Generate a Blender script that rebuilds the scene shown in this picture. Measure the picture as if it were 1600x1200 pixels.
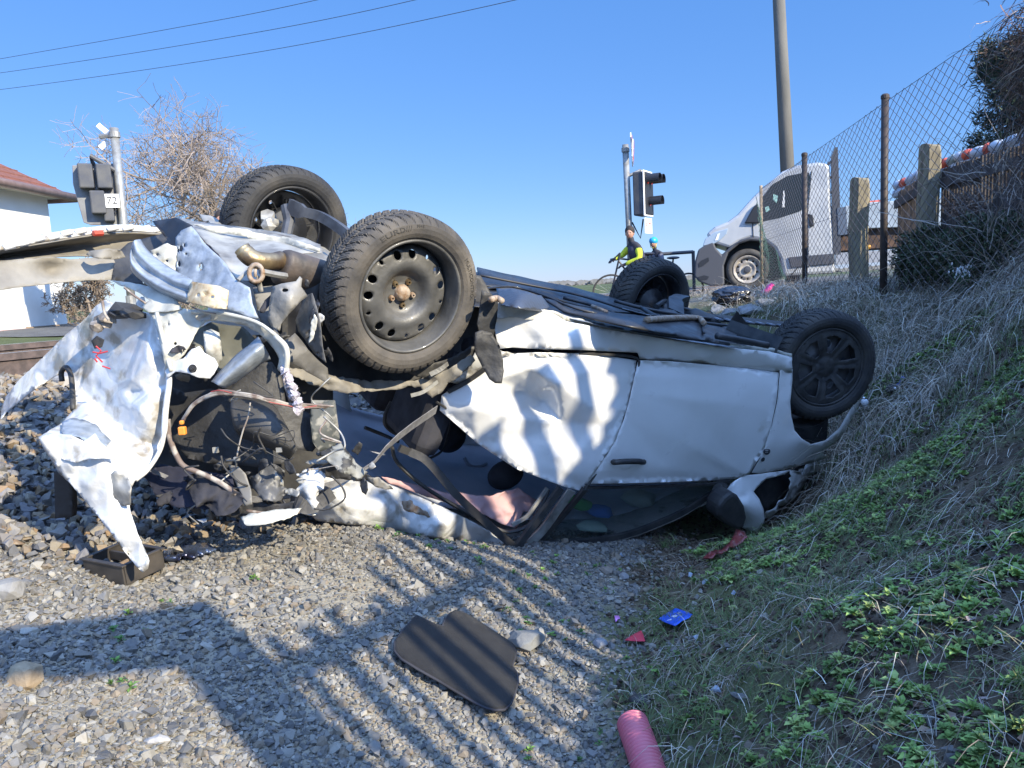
import bpy, bmesh, math, random
import numpy as np
from mathutils import Vector, Matrix
from mathutils.geometry import delaunay_2d_cdt
R = math.radians
random.seed(7)
rng = np.random.default_rng(11)
for o in list(bpy.data.objects): bpy.data.objects.remove(o)
SC = bpy.context.scene
COL = SC.collection

# ---------------------------------------------------------------- camera
FPX = 1200.0                       # focal length in photo pixels (1600 wide)
PITCH, ROLL = R(7.1), R(2.9)
F_ = Vector((0, math.cos(PITCH), -math.sin(PITCH)))
R0 = Vector((1, 0, 0)); U0 = R0.cross(F_)
R_ = R0*math.cos(ROLL) - U0*math.sin(ROLL)
U_ = U0*math.cos(ROLL) + R0*math.sin(ROLL)
cam_d = bpy.data.cameras.new('camera'); cam = bpy.data.objects.new('camera', cam_d); COL.objects.link(cam)
cam.matrix_world = Matrix(((R_.x, U_.x, -F_.x, 0), (R_.y, U_.y, -F_.y, 0), (R_.z, U_.z, -F_.z, 0), (0, 0, 0, 1)))
cam_d.sensor_width = 36.0; cam_d.lens = 36.0*FPX/1600.0
cam_d.clip_start = 0.05; cam_d.clip_end = 3000
SC.camera = cam
# ---------------------------------------------------------------- light
SUN_EL = R(27.5); SUN_AZ = math.atan2(.743, -.669)        # azimuth from +Y towards +X
to_sun = Vector((math.sin(SUN_AZ)*math.cos(SUN_EL), math.cos(SUN_AZ)*math.cos(SUN_EL), math.sin(SUN_EL)))
w = bpy.data.worlds.new('World'); SC.world = w; w.use_nodes = True
wn = w.node_tree; wn.nodes.clear()
sky = wn.nodes.new('ShaderNodeTexSky'); sky.sky_type = 'NISHITA'; sky.sun_disc = False
sky.sun_elevation = SUN_EL; sky.sun_rotation = SUN_AZ
sky.altitude = 300; sky.air_density = 1.0; sky.dust_density = 0.15; sky.ozone_density = 3.0
bg = wn.nodes.new('ShaderNodeBackground'); bg.inputs[1].default_value = 0.12
wo = wn.nodes.new('ShaderNodeOutputWorld')
hs = wn.nodes.new('ShaderNodeHueSaturation'); hs.inputs['Saturation'].default_value = 1.1; hs.inputs['Hue'].default_value = .505
mx = wn.nodes.new('ShaderNodeMix'); mx.data_type = 'RGBA'; mx.inputs[0].default_value = .62; mx.inputs[7].default_value = (.42, 1.55, 4.5, 1)
wn.links.new(sky.outputs[0], hs.inputs['Color']); wn.links.new(hs.outputs[0], mx.inputs[6]); 
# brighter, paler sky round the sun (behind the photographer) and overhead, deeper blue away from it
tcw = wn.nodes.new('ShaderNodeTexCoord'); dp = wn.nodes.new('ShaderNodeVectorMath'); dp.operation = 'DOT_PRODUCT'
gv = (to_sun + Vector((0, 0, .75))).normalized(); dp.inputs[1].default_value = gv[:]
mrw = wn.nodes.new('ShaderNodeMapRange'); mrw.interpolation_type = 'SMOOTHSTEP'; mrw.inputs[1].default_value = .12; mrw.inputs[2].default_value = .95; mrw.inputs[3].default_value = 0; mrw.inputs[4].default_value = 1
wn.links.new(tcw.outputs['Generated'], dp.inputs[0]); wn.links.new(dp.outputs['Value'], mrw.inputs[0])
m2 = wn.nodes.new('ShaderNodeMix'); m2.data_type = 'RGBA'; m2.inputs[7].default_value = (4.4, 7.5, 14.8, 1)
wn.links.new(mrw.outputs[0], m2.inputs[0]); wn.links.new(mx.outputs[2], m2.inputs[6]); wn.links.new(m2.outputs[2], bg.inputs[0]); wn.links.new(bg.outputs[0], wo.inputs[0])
sd = bpy.data.lights.new('sun', 'SUN'); sd.energy = 5.0; sd.angle = R(0.5); sd.color = (1, .89, .68)
sun = bpy.data.objects.new('sun', sd); COL.objects.link(sun)
sun.rotation_euler = to_sun.to_track_quat('Z', 'Y').to_euler()
SC.view_settings.view_transform = 'Standard'; SC.view_settings.look = 'None'
SC.view_settings.exposure = 0.80; SC.view_settings.gamma = 1
SC.render.engine = 'CYCLES'
SC.cycles.max_bounces = 6; SC.cycles.transparent_max_bounces = 12

# ---------------------------------------------------------------- rays of the photograph -> points of the place
def ray(px, py):
    return F_ + R_*((px-800)/FPX) + U_*((600-py)/FPX)
def P(px, py, Y):
    d = ray(px, py); return d*(Y/d.y)
def G(px, py, z):
    d = ray(px, py); return d*(z/d.z)
def on_plane(px, py, p0, n):
    d = ray(px, py); return d*(p0.dot(n)/d.dot(n))

# ---------------------------------------------------------------- numpy noise
def _h(ix, iy, iz, s):
    n = (ix.astype(np.int64)*374761393 + iy.astype(np.int64)*668265263 + iz.astype(np.int64)*2147483647 + s*974634777) & 0xffffffff
    n = ((n ^ (n >> 13))*1274126177) & 0xffffffff
    n = ((n ^ (n >> 16))*2246822519) & 0xffffffff
    n = n ^ (n >> 15)
    return (n & 0xffffff)/float(0xffffff)
def vnoise(p, f, s=0):
    q = np.asarray(p, float)*f; i = np.floor(q); t = q-i; t = t*t*(3-2*t); i = i.astype(np.int64)
    x, y, z = i[:, 0], i[:, 1], i[:, 2]; a, b, c = t[:, 0], t[:, 1], t[:, 2]
    r = 0
    for dx in (0, 1):
        for dy in (0, 1):
            for dz in (0, 1):
                wt = (a if dx else 1-a)*(b if dy else 1-b)*(c if dz else 1-c)
                r = r + wt*_h(x+dx, y+dy, z+dz, s)
    return r*2-1
def fbm(p, f, o=3, s=0):
    r = 0; a = 1.0
    for k in range(o): r = r + a*vnoise(p, f*2**k, s+k*17); a *= .5
    return r
def ridged(p, f, o=3, s=0):
    r = 0; a = 1.0
    for k in range(o): r = r + a*(1-2*np.abs(vnoise(p, f*2**k, s+k*17))); a *= .5
    return r
def tps_fit(xy, v):
    xy = np.asarray(xy, float); v = np.asarray(v, float); n = len(xy)
    d2 = ((xy[:, None]-xy[None])**2).sum(-1)
    K = np.where(d2 > 0, .5*d2*np.log(np.maximum(d2, 1e-12)), 0) + np.eye(n)*1e-4
    Q = np.hstack([np.ones((n, 1)), xy]); A = np.zeros((n+3, n+3)); A[:n, :n] = K; A[:n, n:] = Q; A[n:, :n] = Q.T
    c = np.linalg.solve(A, np.concatenate([v, np.zeros(3)]))
    return xy, c
def tps(m, q):
    xy, c = m; q = np.asarray(q, float); n = len(xy); out = np.empty(len(q))
    for s in range(0, len(q), 20000):
        b = q[s:s+20000]; d2 = ((b[:, None]-xy[None])**2).sum(-1)
        K = np.where(d2 > 0, .5*d2*np.log(np.maximum(d2, 1e-12)), 0)
        out[s:s+20000] = K@c[:n] + c[n] + b@c[n+1:]
    return out

# ---------------------------------------------------------------- objects
def tag(o, label=None, cat=None, group=None, kind=None):
    if label: o['label'] = label
    if cat: o['category'] = cat
    if group: o['group'] = group
    if kind: o['kind'] = kind
    return o
def thing(name, label, cat, loc=(0, 0, 0), group=None):
    o = bpy.data.objects.new(name, None); COL.objects.link(o); o.location = loc; o.empty_display_size = .1
    return tag(o, label, cat, group)
def root_loc(o):
    v = Vector((0, 0, 0))
    while o is not None: v = v + Vector(o.location); o = o.parent
    return v
def mesh_from(name, V, Fc, smooth=False):
    """V array/list of points, Fc list of faces or an (n,k) array"""
    me = bpy.data.meshes.new(name)
    if isinstance(Fc, np.ndarray):
        V = np.asarray(V, np.float32); n, k = Fc.shape
        me.vertices.add(len(V)); me.vertices.foreach_set('co', V.ravel())
        me.loops.add(n*k); me.loops.foreach_set('vertex_index', Fc.astype(np.int32).ravel())
        me.polygons.add(n); me.polygons.foreach_set('loop_start', np.arange(0, n*k, k, dtype=np.int32))
        me.polygons.foreach_set('loop_total', np.full(n, k, np.int32))
        me.update(calc_edges=True)
    else:
        me.from_pydata([tuple(v) for v in V], [], Fc)
    me.shade_smooth() if smooth else me.shade_flat()
    return me
def build(name, V, Fc, mat, parent=None, smooth=False, base=None, thick=0, tint=None, label=None, bevel=0, fixn=False):
    """link ONE mesh object from world-space vertices; origin at its parent's (or its own) base"""
    V = np.array([tuple(v) for v in V], float) if not isinstance(V, np.ndarray) else V.astype(float)
    if parent is not None: off = np.array(root_loc(parent))
    elif base is not None: off = np.array(base, float)
    else: off = np.array([V[:, 0].mean(), V[:, 1].mean(), V[:, 2].min()])
    me = mesh_from(name, V-off, Fc, smooth)
    if fixn:
        bm = bmesh.new(); bm.from_mesh(me); bmesh.ops.recalc_face_normals(bm, faces=bm.faces); bm.to_mesh(me); bm.free()
    me.materials.append(mat)
    if tint is not None:
        ca = me.color_attributes.new('tint', 'FLOAT_COLOR', 'POINT')
        ca.data.foreach_set('color', np.hstack([tint, np.ones((len(tint), 1))]).astype(np.float32).ravel())
    o = bpy.data.objects.new(name, me); COL.objects.link(o)
    if parent is not None: o.parent = parent
    else: o.location = off
    if thick:
        m = o.modifiers.new('solid', 'SOLIDIFY'); m.thickness = thick; m.offset = 0
    if bevel:
        m = o.modifiers.new('bevel', 'BEVEL'); m.width = bevel; m.segments = 2; m.limit_method = 'ANGLE'; m.angle_limit = R(40)
        m.harden_normals = False
    if label: o['label'] = label
    return o
class MB:
    """collects simple shapes (world space) into one mesh"""
    def __init__(s): s.v = []; s.f = []; s.p = []
    def add(s, V, Fc):
        s.p.append((list(V), [list(f) for f in Fc])); n = len(s.v); s.v += [Vector(v) for v in V]; s.f += [[i+n for i in f] for f in Fc]; return s
    def box(s, c, sz, M=None):
        c = Vector(c); h = Vector(sz)/2; V = []
        for x in (-1, 1):
            for y in (-1, 1):
                for z in (-1, 1):
                    d = Vector((x*h.x, y*h.y, z*h.z)); V.append(c + (M@d if M else d))
        return s.add(V, [(0, 1, 3, 2), (4, 6, 7, 5), (0, 4, 5, 1), (2, 3, 7, 6), (0, 2, 6, 4), (1, 5, 7, 3)])
    def tube(s, pts, r, n=8, caps=True):
        pts = [Vector(p) for p in pts]; m = len(pts)
        rr = r if isinstance(r, (list, tuple)) else [r]*m
        V = []; up = None
        for i, p in enumerate(pts):
            t = (pts[min(i+1, m-1)]-pts[max(i-1, 0)]).normalized()
            if up is None:
                up = t.orthogonal().normalized()
            else:
                up = (up - t*up.dot(t)); up = up.normalized() if up.length > 1e-6 else t.orthogonal().normalized()
            b = t.cross(up)
            for k in range(n):
                a = 2*math.pi*k/n; V.append(p + (up*math.cos(a)+b*math.sin(a))*rr[i])
        Fc = [(i*n+k, i*n+(k+1) % n, (i+1)*n+(k+1) % n, (i+1)*n+k) for i in range(m-1) for k in range(n)]
        if caps: Fc += [tuple(range(n))[::-1], tuple(range((m-1)*n, m*n))]
        return s.add(V, Fc)
    def strap(s, pts, wdir, w_, th=.003):
        """flat band along pts, wide along wdir"""
        pts = [Vector(p) for p in pts]; m = len(pts); V = []
        ws = w_ if isinstance(w_, (list, tuple)) else [w_]*m
        wd = wdir if isinstance(wdir, (list, tuple)) and not isinstance(wdir[0], (int, float)) else [wdir]*m
        for i, p in enumerate(pts):
            t = (pts[min(i+1, m-1)]-pts[max(i-1, 0)]).normalized()
            d = Vector(wd[i]); d = (d - t*d.dot(t)).normalized(); nn = t.cross(d)
            for a, b in ((-.5, -.5), (.5, -.5), (.5, .5), (-.5, .5)): V.append(p + d*ws[i]*a + nn*th*b)
        Fc = [(i*4+k, i*4+(k+1) % 4, (i+1)*4+(k+1) % 4, (i+1)*4+k) for i in range(m-1) for k in range(4)]
        Fc += [(3, 2, 1, 0), tuple(range((m-1)*4, m*4))]
        return s.add(V, Fc)
    def prism(s, outline, vec):
        """closed outline (world points, roughly planar) extruded by vec"""
        n = len(outline); V = [Vector(p) for p in outline] + [Vector(p)+Vector(vec) for p in outline]
        return s.add(V, [tuple(range(n)), tuple(range(2*n-1, n-1, -1))] + [(i, i+n, (i+1) % n+n, (i+1) % n) for i in range(n)])
    def sphere(s, c, r, nu=12, nv=8, M=None):
        c = Vector(c); r = Vector(r) if not isinstance(r, (int, float)) else Vector((r, r, r)); V = []
        for j in range(nv+1):
            th = math.pi*j/nv
            for i in range(nu):
                a = 2*math.pi*i/nu; d = Vector((math.sin(th)*math.cos(a)*r.x, math.sin(th)*math.sin(a)*r.y, math.cos(th)*r.z))
                V.append(c + (M@d if M else d))
        return s.add(V, [(j*nu+i, (j+1)*nu+i, (j+1)*nu+(i+1) % nu, j*nu+(i+1) % nu) for j in range(nv) for i in range(nu)])
    def each(s, name, mat, parent=None, **k):
        k.setdefault('fixn', True)
        return [build(name, V, Fc, mat, parent, **k) for V, Fc in s.p]
    def build(s, name, mat, parent=None, **k):
        k.setdefault('fixn', True)
        return build(name, s.v, s.f, mat, parent, **k)

def smooth_path(pts, n=8):
    """Catmull-Rom through vectors"""
    pts = [Vector(p) for p in pts]; q = [pts[0]*2-pts[1]] + pts + [pts[-1]*2-pts[-2]]; out = []
    for i in range(1, len(q)-2):
        for k in range(n):
            t = k/n; a, b, c, d = q[i-1], q[i], q[i+1], q[i+2]
            out.append(.5*((2*b)+(c-a)*t+(2*a-5*b+4*c-d)*t*t+(3*b-a-3*c+d)*t*t*t))
    out.append(pts[-1]); return out
def in_poly(q, poly):
    poly = np.asarray(poly); x, y = q[:, 0], q[:, 1]; ins = np.zeros(len(q), bool); j = len(poly)-1
    for i in range(len(poly)):
        xi, yi = poly[i]; xj, yj = poly[j]
        c = ((yi > y) != (yj > y)) & (x < (xj-xi)*(y-yi)/((yj-yi) if abs(yj-yi) > 1e-9 else 1e-9)+xi)
        ins ^= c; j = i
    return ins
def densify(out, step, jag=0, rs=None):
    o = []; n = len(out)
    for i in range(n):
        a = np.array(out[i][:2], float); b = np.array(out[(i+1) % n][:2], float); L = np.linalg.norm(b-a); m = max(1, int(L/step))
        d = (b-a)/max(L, 1e-6); nn = np.array([-d[1], d[0]])
        for k in range(m):
            p = a + (b-a)*k/m
            if k and jag: p = p + nn*rs.uniform(-jag, jag)
            o.append(tuple(p))
    return o
def cdt(out, holes=(), step=8, jag=0, seed=1, jitter=.3):
    """triangulate an outline (2D) with holes and evenly spread inner points"""
    rs = np.random.default_rng(seed)
    rings = [densify(out, step, jag, rs)] + [densify(h, step*.7, jag*.5, rs) for h in holes]
    pts = []; edges = []
    for r in rings:
        b = len(pts); pts += r; edges += [(b+i, b+(i+1) % len(r)) for i in range(len(r))]
    o = np.array(rings[0]); x0, y0 = o.min(0); x1, y1 = o.max(0)
    gx, gy = np.meshgrid(np.arange(x0+step/2, x1, step), np.arange(y0+step/2, y1, step*.87))
    gx = gx + (np.arange(gx.shape[0]) % 2)[:, None]*step/2
    q = np.stack([gx.ravel(), gy.ravel()], 1) + rs.uniform(-jitter, jitter, (gx.size, 2))*step
    q = q[in_poly(q, rings[0])]
    for h in rings[1:]: q = q[~in_poly(q, h)]
    allr = np.array(pts)
    if len(q):
        d = np.full(len(q), 1e9)
        for s in range(0, len(allr), 500): d = np.minimum(d, ((q[:, None]-allr[None, s:s+500])**2).sum(-1).min(1))
        q = q[d > (step*.45)**2]
    pts = pts + [tuple(p) for p in q]
    r = delaunay_2d_cdt([Vector(p) for p in pts], edges, [], 0, 1e-4)
    V = np.array([tuple(v) for v in r[0]]); T = np.array([list(f) for f in r[2]])
    cen = V[T].mean(1); ok = in_poly(cen, rings[0])
    for h in rings[1:]: ok &= ~in_poly(cen, h)
    T = T[ok]
    used = np.unique(T); m = -np.ones(len(V), int); m[used] = np.arange(len(used))
    return V[used], m[T]

def lin_interp(c, v, q):
    """piecewise-linear value through scattered points (sharp creases)"""
    r = delaunay_2d_cdt([Vector(p) for p in c], [], [], 0, 1e-4); P_ = np.array([tuple(p) for p in r[0]]); T = np.array([list(f) for f in r[2]]); val = np.array([v[o[0]] for o in r[3]])
    out = np.full(len(q), np.nan)
    for t in T:
        a, b, d = P_[t]; m = np.array([b-a, d-a]).T; det = np.linalg.det(m)
        if abs(det) < 1e-9: continue
        uv = (np.linalg.inv(m)@(q-a).T).T; k = (uv[:, 0] >= -1e-6) & (uv[:, 1] >= -1e-6) & (uv.sum(1) <= 1+1e-6)
        out[k] = val[t[0]]*(1-uv[k].sum(1))+val[t[1]]*uv[k, 0]+val[t[2]]*uv[k, 1]
    return out
def facet(q, cell, seed):
    rs = np.random.default_rng(seed); lo = q.min(0)-cell; hi = q.max(0)+cell; nx = int((hi-lo)[0]/cell)+2; ny = int((hi-lo)[1]/cell)+2
    g = np.stack(np.meshgrid(np.arange(nx), np.arange(ny)), -1).reshape(-1, 2)*cell+lo+rs.uniform(-.42, .42, (nx*ny, 2))*cell
    r = lin_interp(g, rs.uniform(-1, 1, len(g)), q); return np.nan_to_num(r)

# ---------------------------------------------------------------- materials
def mat(name, col, rough=.6, metal=0, col2=None, scale=8, detail=4, bump=0, bscale=40, coat=0, spec=.5, lo=.35, hi=.65,
        tint=False, col3=None, scale3=3, lo3=.55, hi3=.7, trans=0, sheen=0, emit=None, stretch=None, alpha=1, rough2=None, crease=0, cscale=9):
    m = bpy.data.materials.new(name); m.use_nodes = True; nt = m.node_tree; N = nt.nodes; L = nt.links
    b = N['Principled BSDF']; b.inputs['Roughness'].default_value = rough; b.inputs['Metallic'].default_value = metal
    b.inputs['Base Color'].default_value = (*col, 1); b.inputs['Coat Weight'].default_value = coat
    b.inputs['Coat Roughness'].default_value = .08
    b.inputs['Specular IOR Level'].default_value = spec; b.inputs['Transmission Weight'].default_value = trans
    if sheen: b.inputs['Sheen Weight'].default_value = sheen
    if alpha < 1: b.inputs['Alpha'].default_value = alpha
    tc = N.new('ShaderNodeTexCoord'); src = tc.outputs['Object']
    if stretch:
        mp = N.new('ShaderNodeMapping'); mp.inputs['Scale'].default_value = stretch; L.new(src, mp.inputs[0]); src = mp.outputs[0]
    cur = None
    def mixc(a, bcol, fac):
        x = N.new('ShaderNodeMix'); x.data_type = 'RGBA'
        if isinstance(a, tuple): x.inputs[6].default_value = (*a, 1)
        else: L.new(a, x.inputs[6])
        x.inputs[7].default_value = (*bcol, 1); L.new(fac, x.inputs[0]); return x.outputs[2]
    def nz(sc, lo, hi, dt=detail):
        n = N.new('ShaderNodeTexNoise'); n.inputs['Scale'].default_value = sc; n.inputs['Detail'].default_value = dt; L.new(src, n.inputs['Vector'])
        mr = N.new('ShaderNodeMapRange'); mr.inputs[1].default_value = lo; mr.inputs[2].default_value = hi; L.new(n.outputs[0], mr.inputs[0]); return mr.outputs[0]
    base = col
    if tint:
        at = N.new('ShaderNodeAttribute'); at.attribute_name = 'tint'; base = at.outputs['Color']
    if col2: base = mixc(base, col2, nz(scale, lo, hi))
    if col3: base = mixc(base, col3, nz(scale3, lo3, hi3, 6))
    if not isinstance(base, tuple): L.new(base, b.inputs['Base Color'])
    if rough2 is not None:
        mr = N.new('ShaderNodeMapRange'); mr.inputs[3].default_value = rough; mr.inputs[4].default_value = rough2
        L.new(nz(scale*1.7, .3, .7), mr.inputs[0]); L.new(mr.outputs[0], b.inputs['Roughness'])
    if crease:
        nn_ = N.new('ShaderNodeTexNoise'); nn_.inputs['Scale'].default_value = 3; L.new(src, nn_.inputs['Vector']); ad = N.new('ShaderNodeMix'); ad.data_type = 'RGBA'; ad.blend_type = 'LINEAR_LIGHT'; ad.inputs[0].default_value = .25; L.new(src, ad.inputs[6]); L.new(nn_.outputs['Color'], ad.inputs[7])
        vo = N.new('ShaderNodeTexVoronoi'); vo.feature = 'DISTANCE_TO_EDGE'; vo.inputs['Scale'].default_value = cscale; L.new(ad.outputs[2], vo.inputs['Vector'])
        cr_ = N.new('ShaderNodeMapRange'); cr_.inputs[2].default_value = .22; L.new(vo.outputs['Distance'], cr_.inputs[0])
        cb = N.new('ShaderNodeBump'); cb.inputs['Strength'].default_value = crease; cb.inputs['Distance'].default_value = .012; L.new(cr_.outputs[0], cb.inputs['Height']); L.new(cb.outputs[0], b.inputs['Normal'])
    if bump:
        n = N.new('ShaderNodeTexNoise'); n.inputs['Scale'].default_value = bscale; n.inputs['Detail'].default_value = 5; L.new(src, n.inputs['Vector'])
        bp = N.new('ShaderNodeBump'); bp.inputs['Strength'].default_value = bump; bp.inputs['Distance'].default_value = .01
        L.new(n.outputs[0], bp.inputs['Height']); L.new(bp.outputs[0], b.inputs['Normal'])
        if crease: L.new(cb.outputs[0], bp.inputs['Normal'])
    if emit: b.inputs['Emission Color'].default_value = (*emit, 1); b.inputs['Emission Strength'].default_value = 1
    return m
# ================================================================ SETTING
RAIL0 = Vector((-3.3, 5.0, 0)); RD = Vector((.5, .87, 0)).normalized(); RNRM = Vector((RD.y, -RD.x, 0))
def rail_dist(x, y): return (x-RAIL0.x)*RNRM.x + (y-RAIL0.y)*RNRM.y
gc = [(0,1200,-.86),(400,1200,-1.1),(800,1200,-1.27),(950,1200,-1.33),(1200,1200,-1.1),(1600,1200,-.84),
      (0,1000,-.86),(400,1000,-1.0),(710,1030,-1.15),(980,1000,-1.3),(1250,1000,-.98),
      (0,850,-.78),(250,850,-.9),(500,822,-1.03),(1000,870,-1.36)]
gp = [G(a, b, z) for a, b, z in gc]
gp += [P(600, 840, 3.02), P(700, 860, 3.08), P(805, 874, 3.15), P(900, 874, 3.45), P(600, 830, 3.4), P(800, 850, 3.7),
       P(1190, 846, 4.35), P(1300, 728, 4.8), P(1362, 632, 4.9), P(1420, 560, 5.3), P(1500, 500, 5.3), P(1110, 850, 3.95),
       P(1600, 1000, 1.5), P(1600, 850, 1.9), P(1600, 700, 2.5), P(1600, 600, 3.0), P(1600, 500, 3.8), P(1400, 880, 2.35), P(1300, 800, 3.35), P(1450, 700, 3.6), P(1500, 600, 4.1), P(1200, 950, 2.5), P(1245, 806, 4.4)]
gp += [Vector(v) for v in ((-2.9,4.4,-.5), (-3.3,5,-.42), (-2.2,5.6,-.5), (-.83,4.9,-.93), (-.8,6.0,-.72), (-.6,7.6,-.5), (.6,6.6,-.7), (1.4,7.6,-.4),
      (3.2,5.2,-.2), (3.25,6.6,-.22), (3.3,8.8,-.22), (4.0,12.4,-.26), (2.2,6.6,-.34), (2.5,7.5,-.26), (2.1,9,-.28), (0,11,-.32), (2.5,11,-.27), (5,7,-.12), (5,4,.05), (5,1,.1),
      (5,-3,.15), (3.2,2.6,0), (3.0,1.2,-.05), (2.6,-1,0), (2.4,-3,.1), (1,-2.5,-.9), (0,0,-1.42), (0,-3,-1.2), (-2,0,-1.0), (-5.5,1.2,-.42), (-4.4,3.1,-.42), (-5.5,6,-.42), (-7,4,-.4), (-4,8,-.42), (-8,10,-.4), (-2,9.5,-.42), (-7,0,-.42), (-5,-4,-.5), (2.0,4.4,-.98), (.8,4.6,-1.4),(0,4.2,-1.33),(-.9,3.7,-1.2),(-.3,3.7,-1.25))]
gm = tps_fit([(p.x, p.y) for p in gp], [p.z for p in gp])
def gz_arr(x, y, rough=True):
    x = np.asarray(x, float); y = np.asarray(y, float)
    cx = np.clip(x, -9, 6); cy = np.clip(y, -5, 14)
    z = tps(gm, np.stack([cx, cy], 1))
    d = np.hypot(np.maximum(np.maximum(-7-x, x-5.2), 0), np.maximum(np.maximum(-4-y, y-11.5), 0))
    k = np.clip(d/2.5, 0, 1); k = k*k*(3-2*k)
    z = z*(1-k) + (-.29)*k
    if rough:
        p = np.stack([x, y, x*0], 1)
        soil = np.clip((x-(-.05+.165*y))*3, 0, 1)*(k < .99)
        z = z + (fbm(p, 2.3, 4, 5)*.018 + soil*fbm(p, 7, 3, 9)*.022)*(1-k)
    return z
def gz(x, y): return float(gz_arr([x], [y])[0])
def soil_mask(x, y):
    p = np.stack([x, y, x*0], 1)
    return (x-(-.05+.165*y)) + fbm(p, 2.5, 3, 31)*.16 + fbm(p, 9, 2, 33)*.05
def axis(lo, hi, d, far, lof=None):
    a = list(np.arange(lo, hi, d)); s = d; v = a[-1]
    while v < far: s *= 1.18; v += s; a.append(v)
    s = d; v = lo; b = []
    while v > (lof if lof is not None else -far): s *= 1.18; v -= s; b.append(v)
    return np.array(b[::-1]+a)
ax = axis(-4, 5, .035, 1500); ay = axis(.6, 7.5, .035, 2500, -200)
gx, gy = np.meshgrid(ax, ay); nx, ny = len(ax), len(ay)
zz = gz_arr(gx.ravel(), gy.ravel()); V = np.stack([gx.ravel(), gy.ravel(), zz], 1)
i = np.arange(nx*ny).reshape(ny, nx); Fq = np.stack([i[:-1, :-1], i[:-1, 1:], i[1:, 1:], i[1:, :-1]], -1).reshape(-1, 4)
gs = soil_mask(V[:, 0], V[:, 1]); rd = rail_dist(V[:, 0], V[:, 1])
m_ = np.clip(gs*9+.5, 0, 1)*np.clip((rd-2.6)*3, 0, 1)
far_ = np.clip((np.hypot(V[:, 0], V[:, 1])-9)/3, 0, 1)
pn = fbm(V, 1.3, 3, 77)[:, None]; pf = fbm(V, 30, 2, 78)[:, None]
grav = np.array([.26, .235, .185])*(1+.18*pn+.25*pf); soil = np.array([.105, .082, .058])*(1+.3*pn+.5*pf); gq = np.clip((fbm(V, 1.5, 3, 21)+fbm(V, 11, 2, 22)*.5)*1.6+.45, 0, 1)[:, None]; soil = soil*(1-.75*gq)+np.array([.095, .115, .05])*.75*gq; fld = np.array([.10, .12, .05])*(1+.3*pn)
ball = np.array([.14, .13, .12])*(1+.2*pf)
bk = np.clip((3.0-rd)*2, 0, 1)[:, None]*(rd > -3.5)[:, None]
tint = grav*(1-bk)+ball*bk; tint = tint*(1-m_[:, None]) + soil*m_[:, None]
ff = (far_*(rd > 2.5))[:, None]; tint = tint*(1-ff)+fld*ff
ff = ((rd < -3.5))[:, None]; tint = tint*(1-ff)+fld*.9*ff
ground_m = mat('ground_earth', (1, 1, 1), .95, tint=True, bump=1, bscale=90, spec=.2)
tag(build('ground', V, Fq, ground_m, base=(0, 0, 0), smooth=True, tint=np.clip(tint, .01, .9)), kind='structure')

# road over the crossing
asphalt = mat('asphalt', (.075, .075, .078), .9, col2=(.11, .11, .105), scale=3, bump=.4, bscale=150)
rx = np.concatenate([np.arange(-60, -10, 5), np.arange(-10, 8, .5), np.arange(8, 80, 6)]); ry = np.linspace(11.9, 17.6, 14); qx_, qy_ = np.meshgrid(rx, ry); nx, ny = len(rx), len(ry)
V = np.stack([qx_.ravel(), qy_.ravel(), gz_arr(qx_.ravel(), qy_.ravel(), False)+.012], 1); i = np.arange(nx*ny).reshape(ny, nx)
tag(build('road', V, np.stack([i[:-1, :-1], i[:-1, 1:], i[1:, 1:], i[1:, :-1]], -1).reshape(-1, 4), asphalt, base=(0, 0, 0), smooth=True), kind='structure')

# ---------------------------------------------------------------- stones
def hull(n, s, flat=1.0):
    rs = random.Random(s); bm = bmesh.new()
    for _ in range(n):
        v = Vector((rs.gauss(0, 1), rs.gauss(0, 1), rs.gauss(0, 1))).normalized()
        v = Vector((v.x*rs.uniform(.8, 1), v.y*rs.uniform(.75, 1), v.z*rs.uniform(.75, 1)*flat)); bm.verts.new(v)
    r = bmesh.ops.convex_hull(bm, input=bm.verts)
    bmesh.ops.delete(bm, geom=[v for v in bm.verts if not v.link_faces], context='VERTS')
    bmesh.ops.triangulate(bm, faces=bm.faces); bm.verts.ensure_lookup_table()
    Vv = np.array([v.co[:] for v in bm.verts]); Fv = np.array([[v.index for v in f.verts] for f in bm.faces]); bm.free(); return Vv, Fv
HULLS = [hull(11, s, f) for s, f in ((1, .7), (2, .55), (3, .8), (4, .45), (5, .65), (6, .9), (7, .6), (8, .35))]
def rand_rot(n, tilt=None):
    q = rng.normal(size=(n, 4))
    if tilt is not None:
        a = rng.uniform(0, 2*np.pi, n); b = rng.normal(0, tilt, n); c = rng.uniform(0, 6.28, n)
        q = np.stack([np.cos(a/2), np.sin(b/2)*np.cos(c), np.sin(b/2)*np.sin(c), np.sin(a/2)], 1)
    q /= np.linalg.norm(q, axis=1)[:, None]; w_, x, y, z = q.T
    return np.stack([1-2*(y*y+z*z), 2*(x*y-z*w_), 2*(x*z+y*w_), 2*(x*y+z*w_), 1-2*(x*x+z*z), 2*(y*z-x*w_), 2*(x*z-y*w_), 2*(y*z+x*w_), 1-2*(x*x+y*y)], 1).reshape(n, 3, 3)
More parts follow.
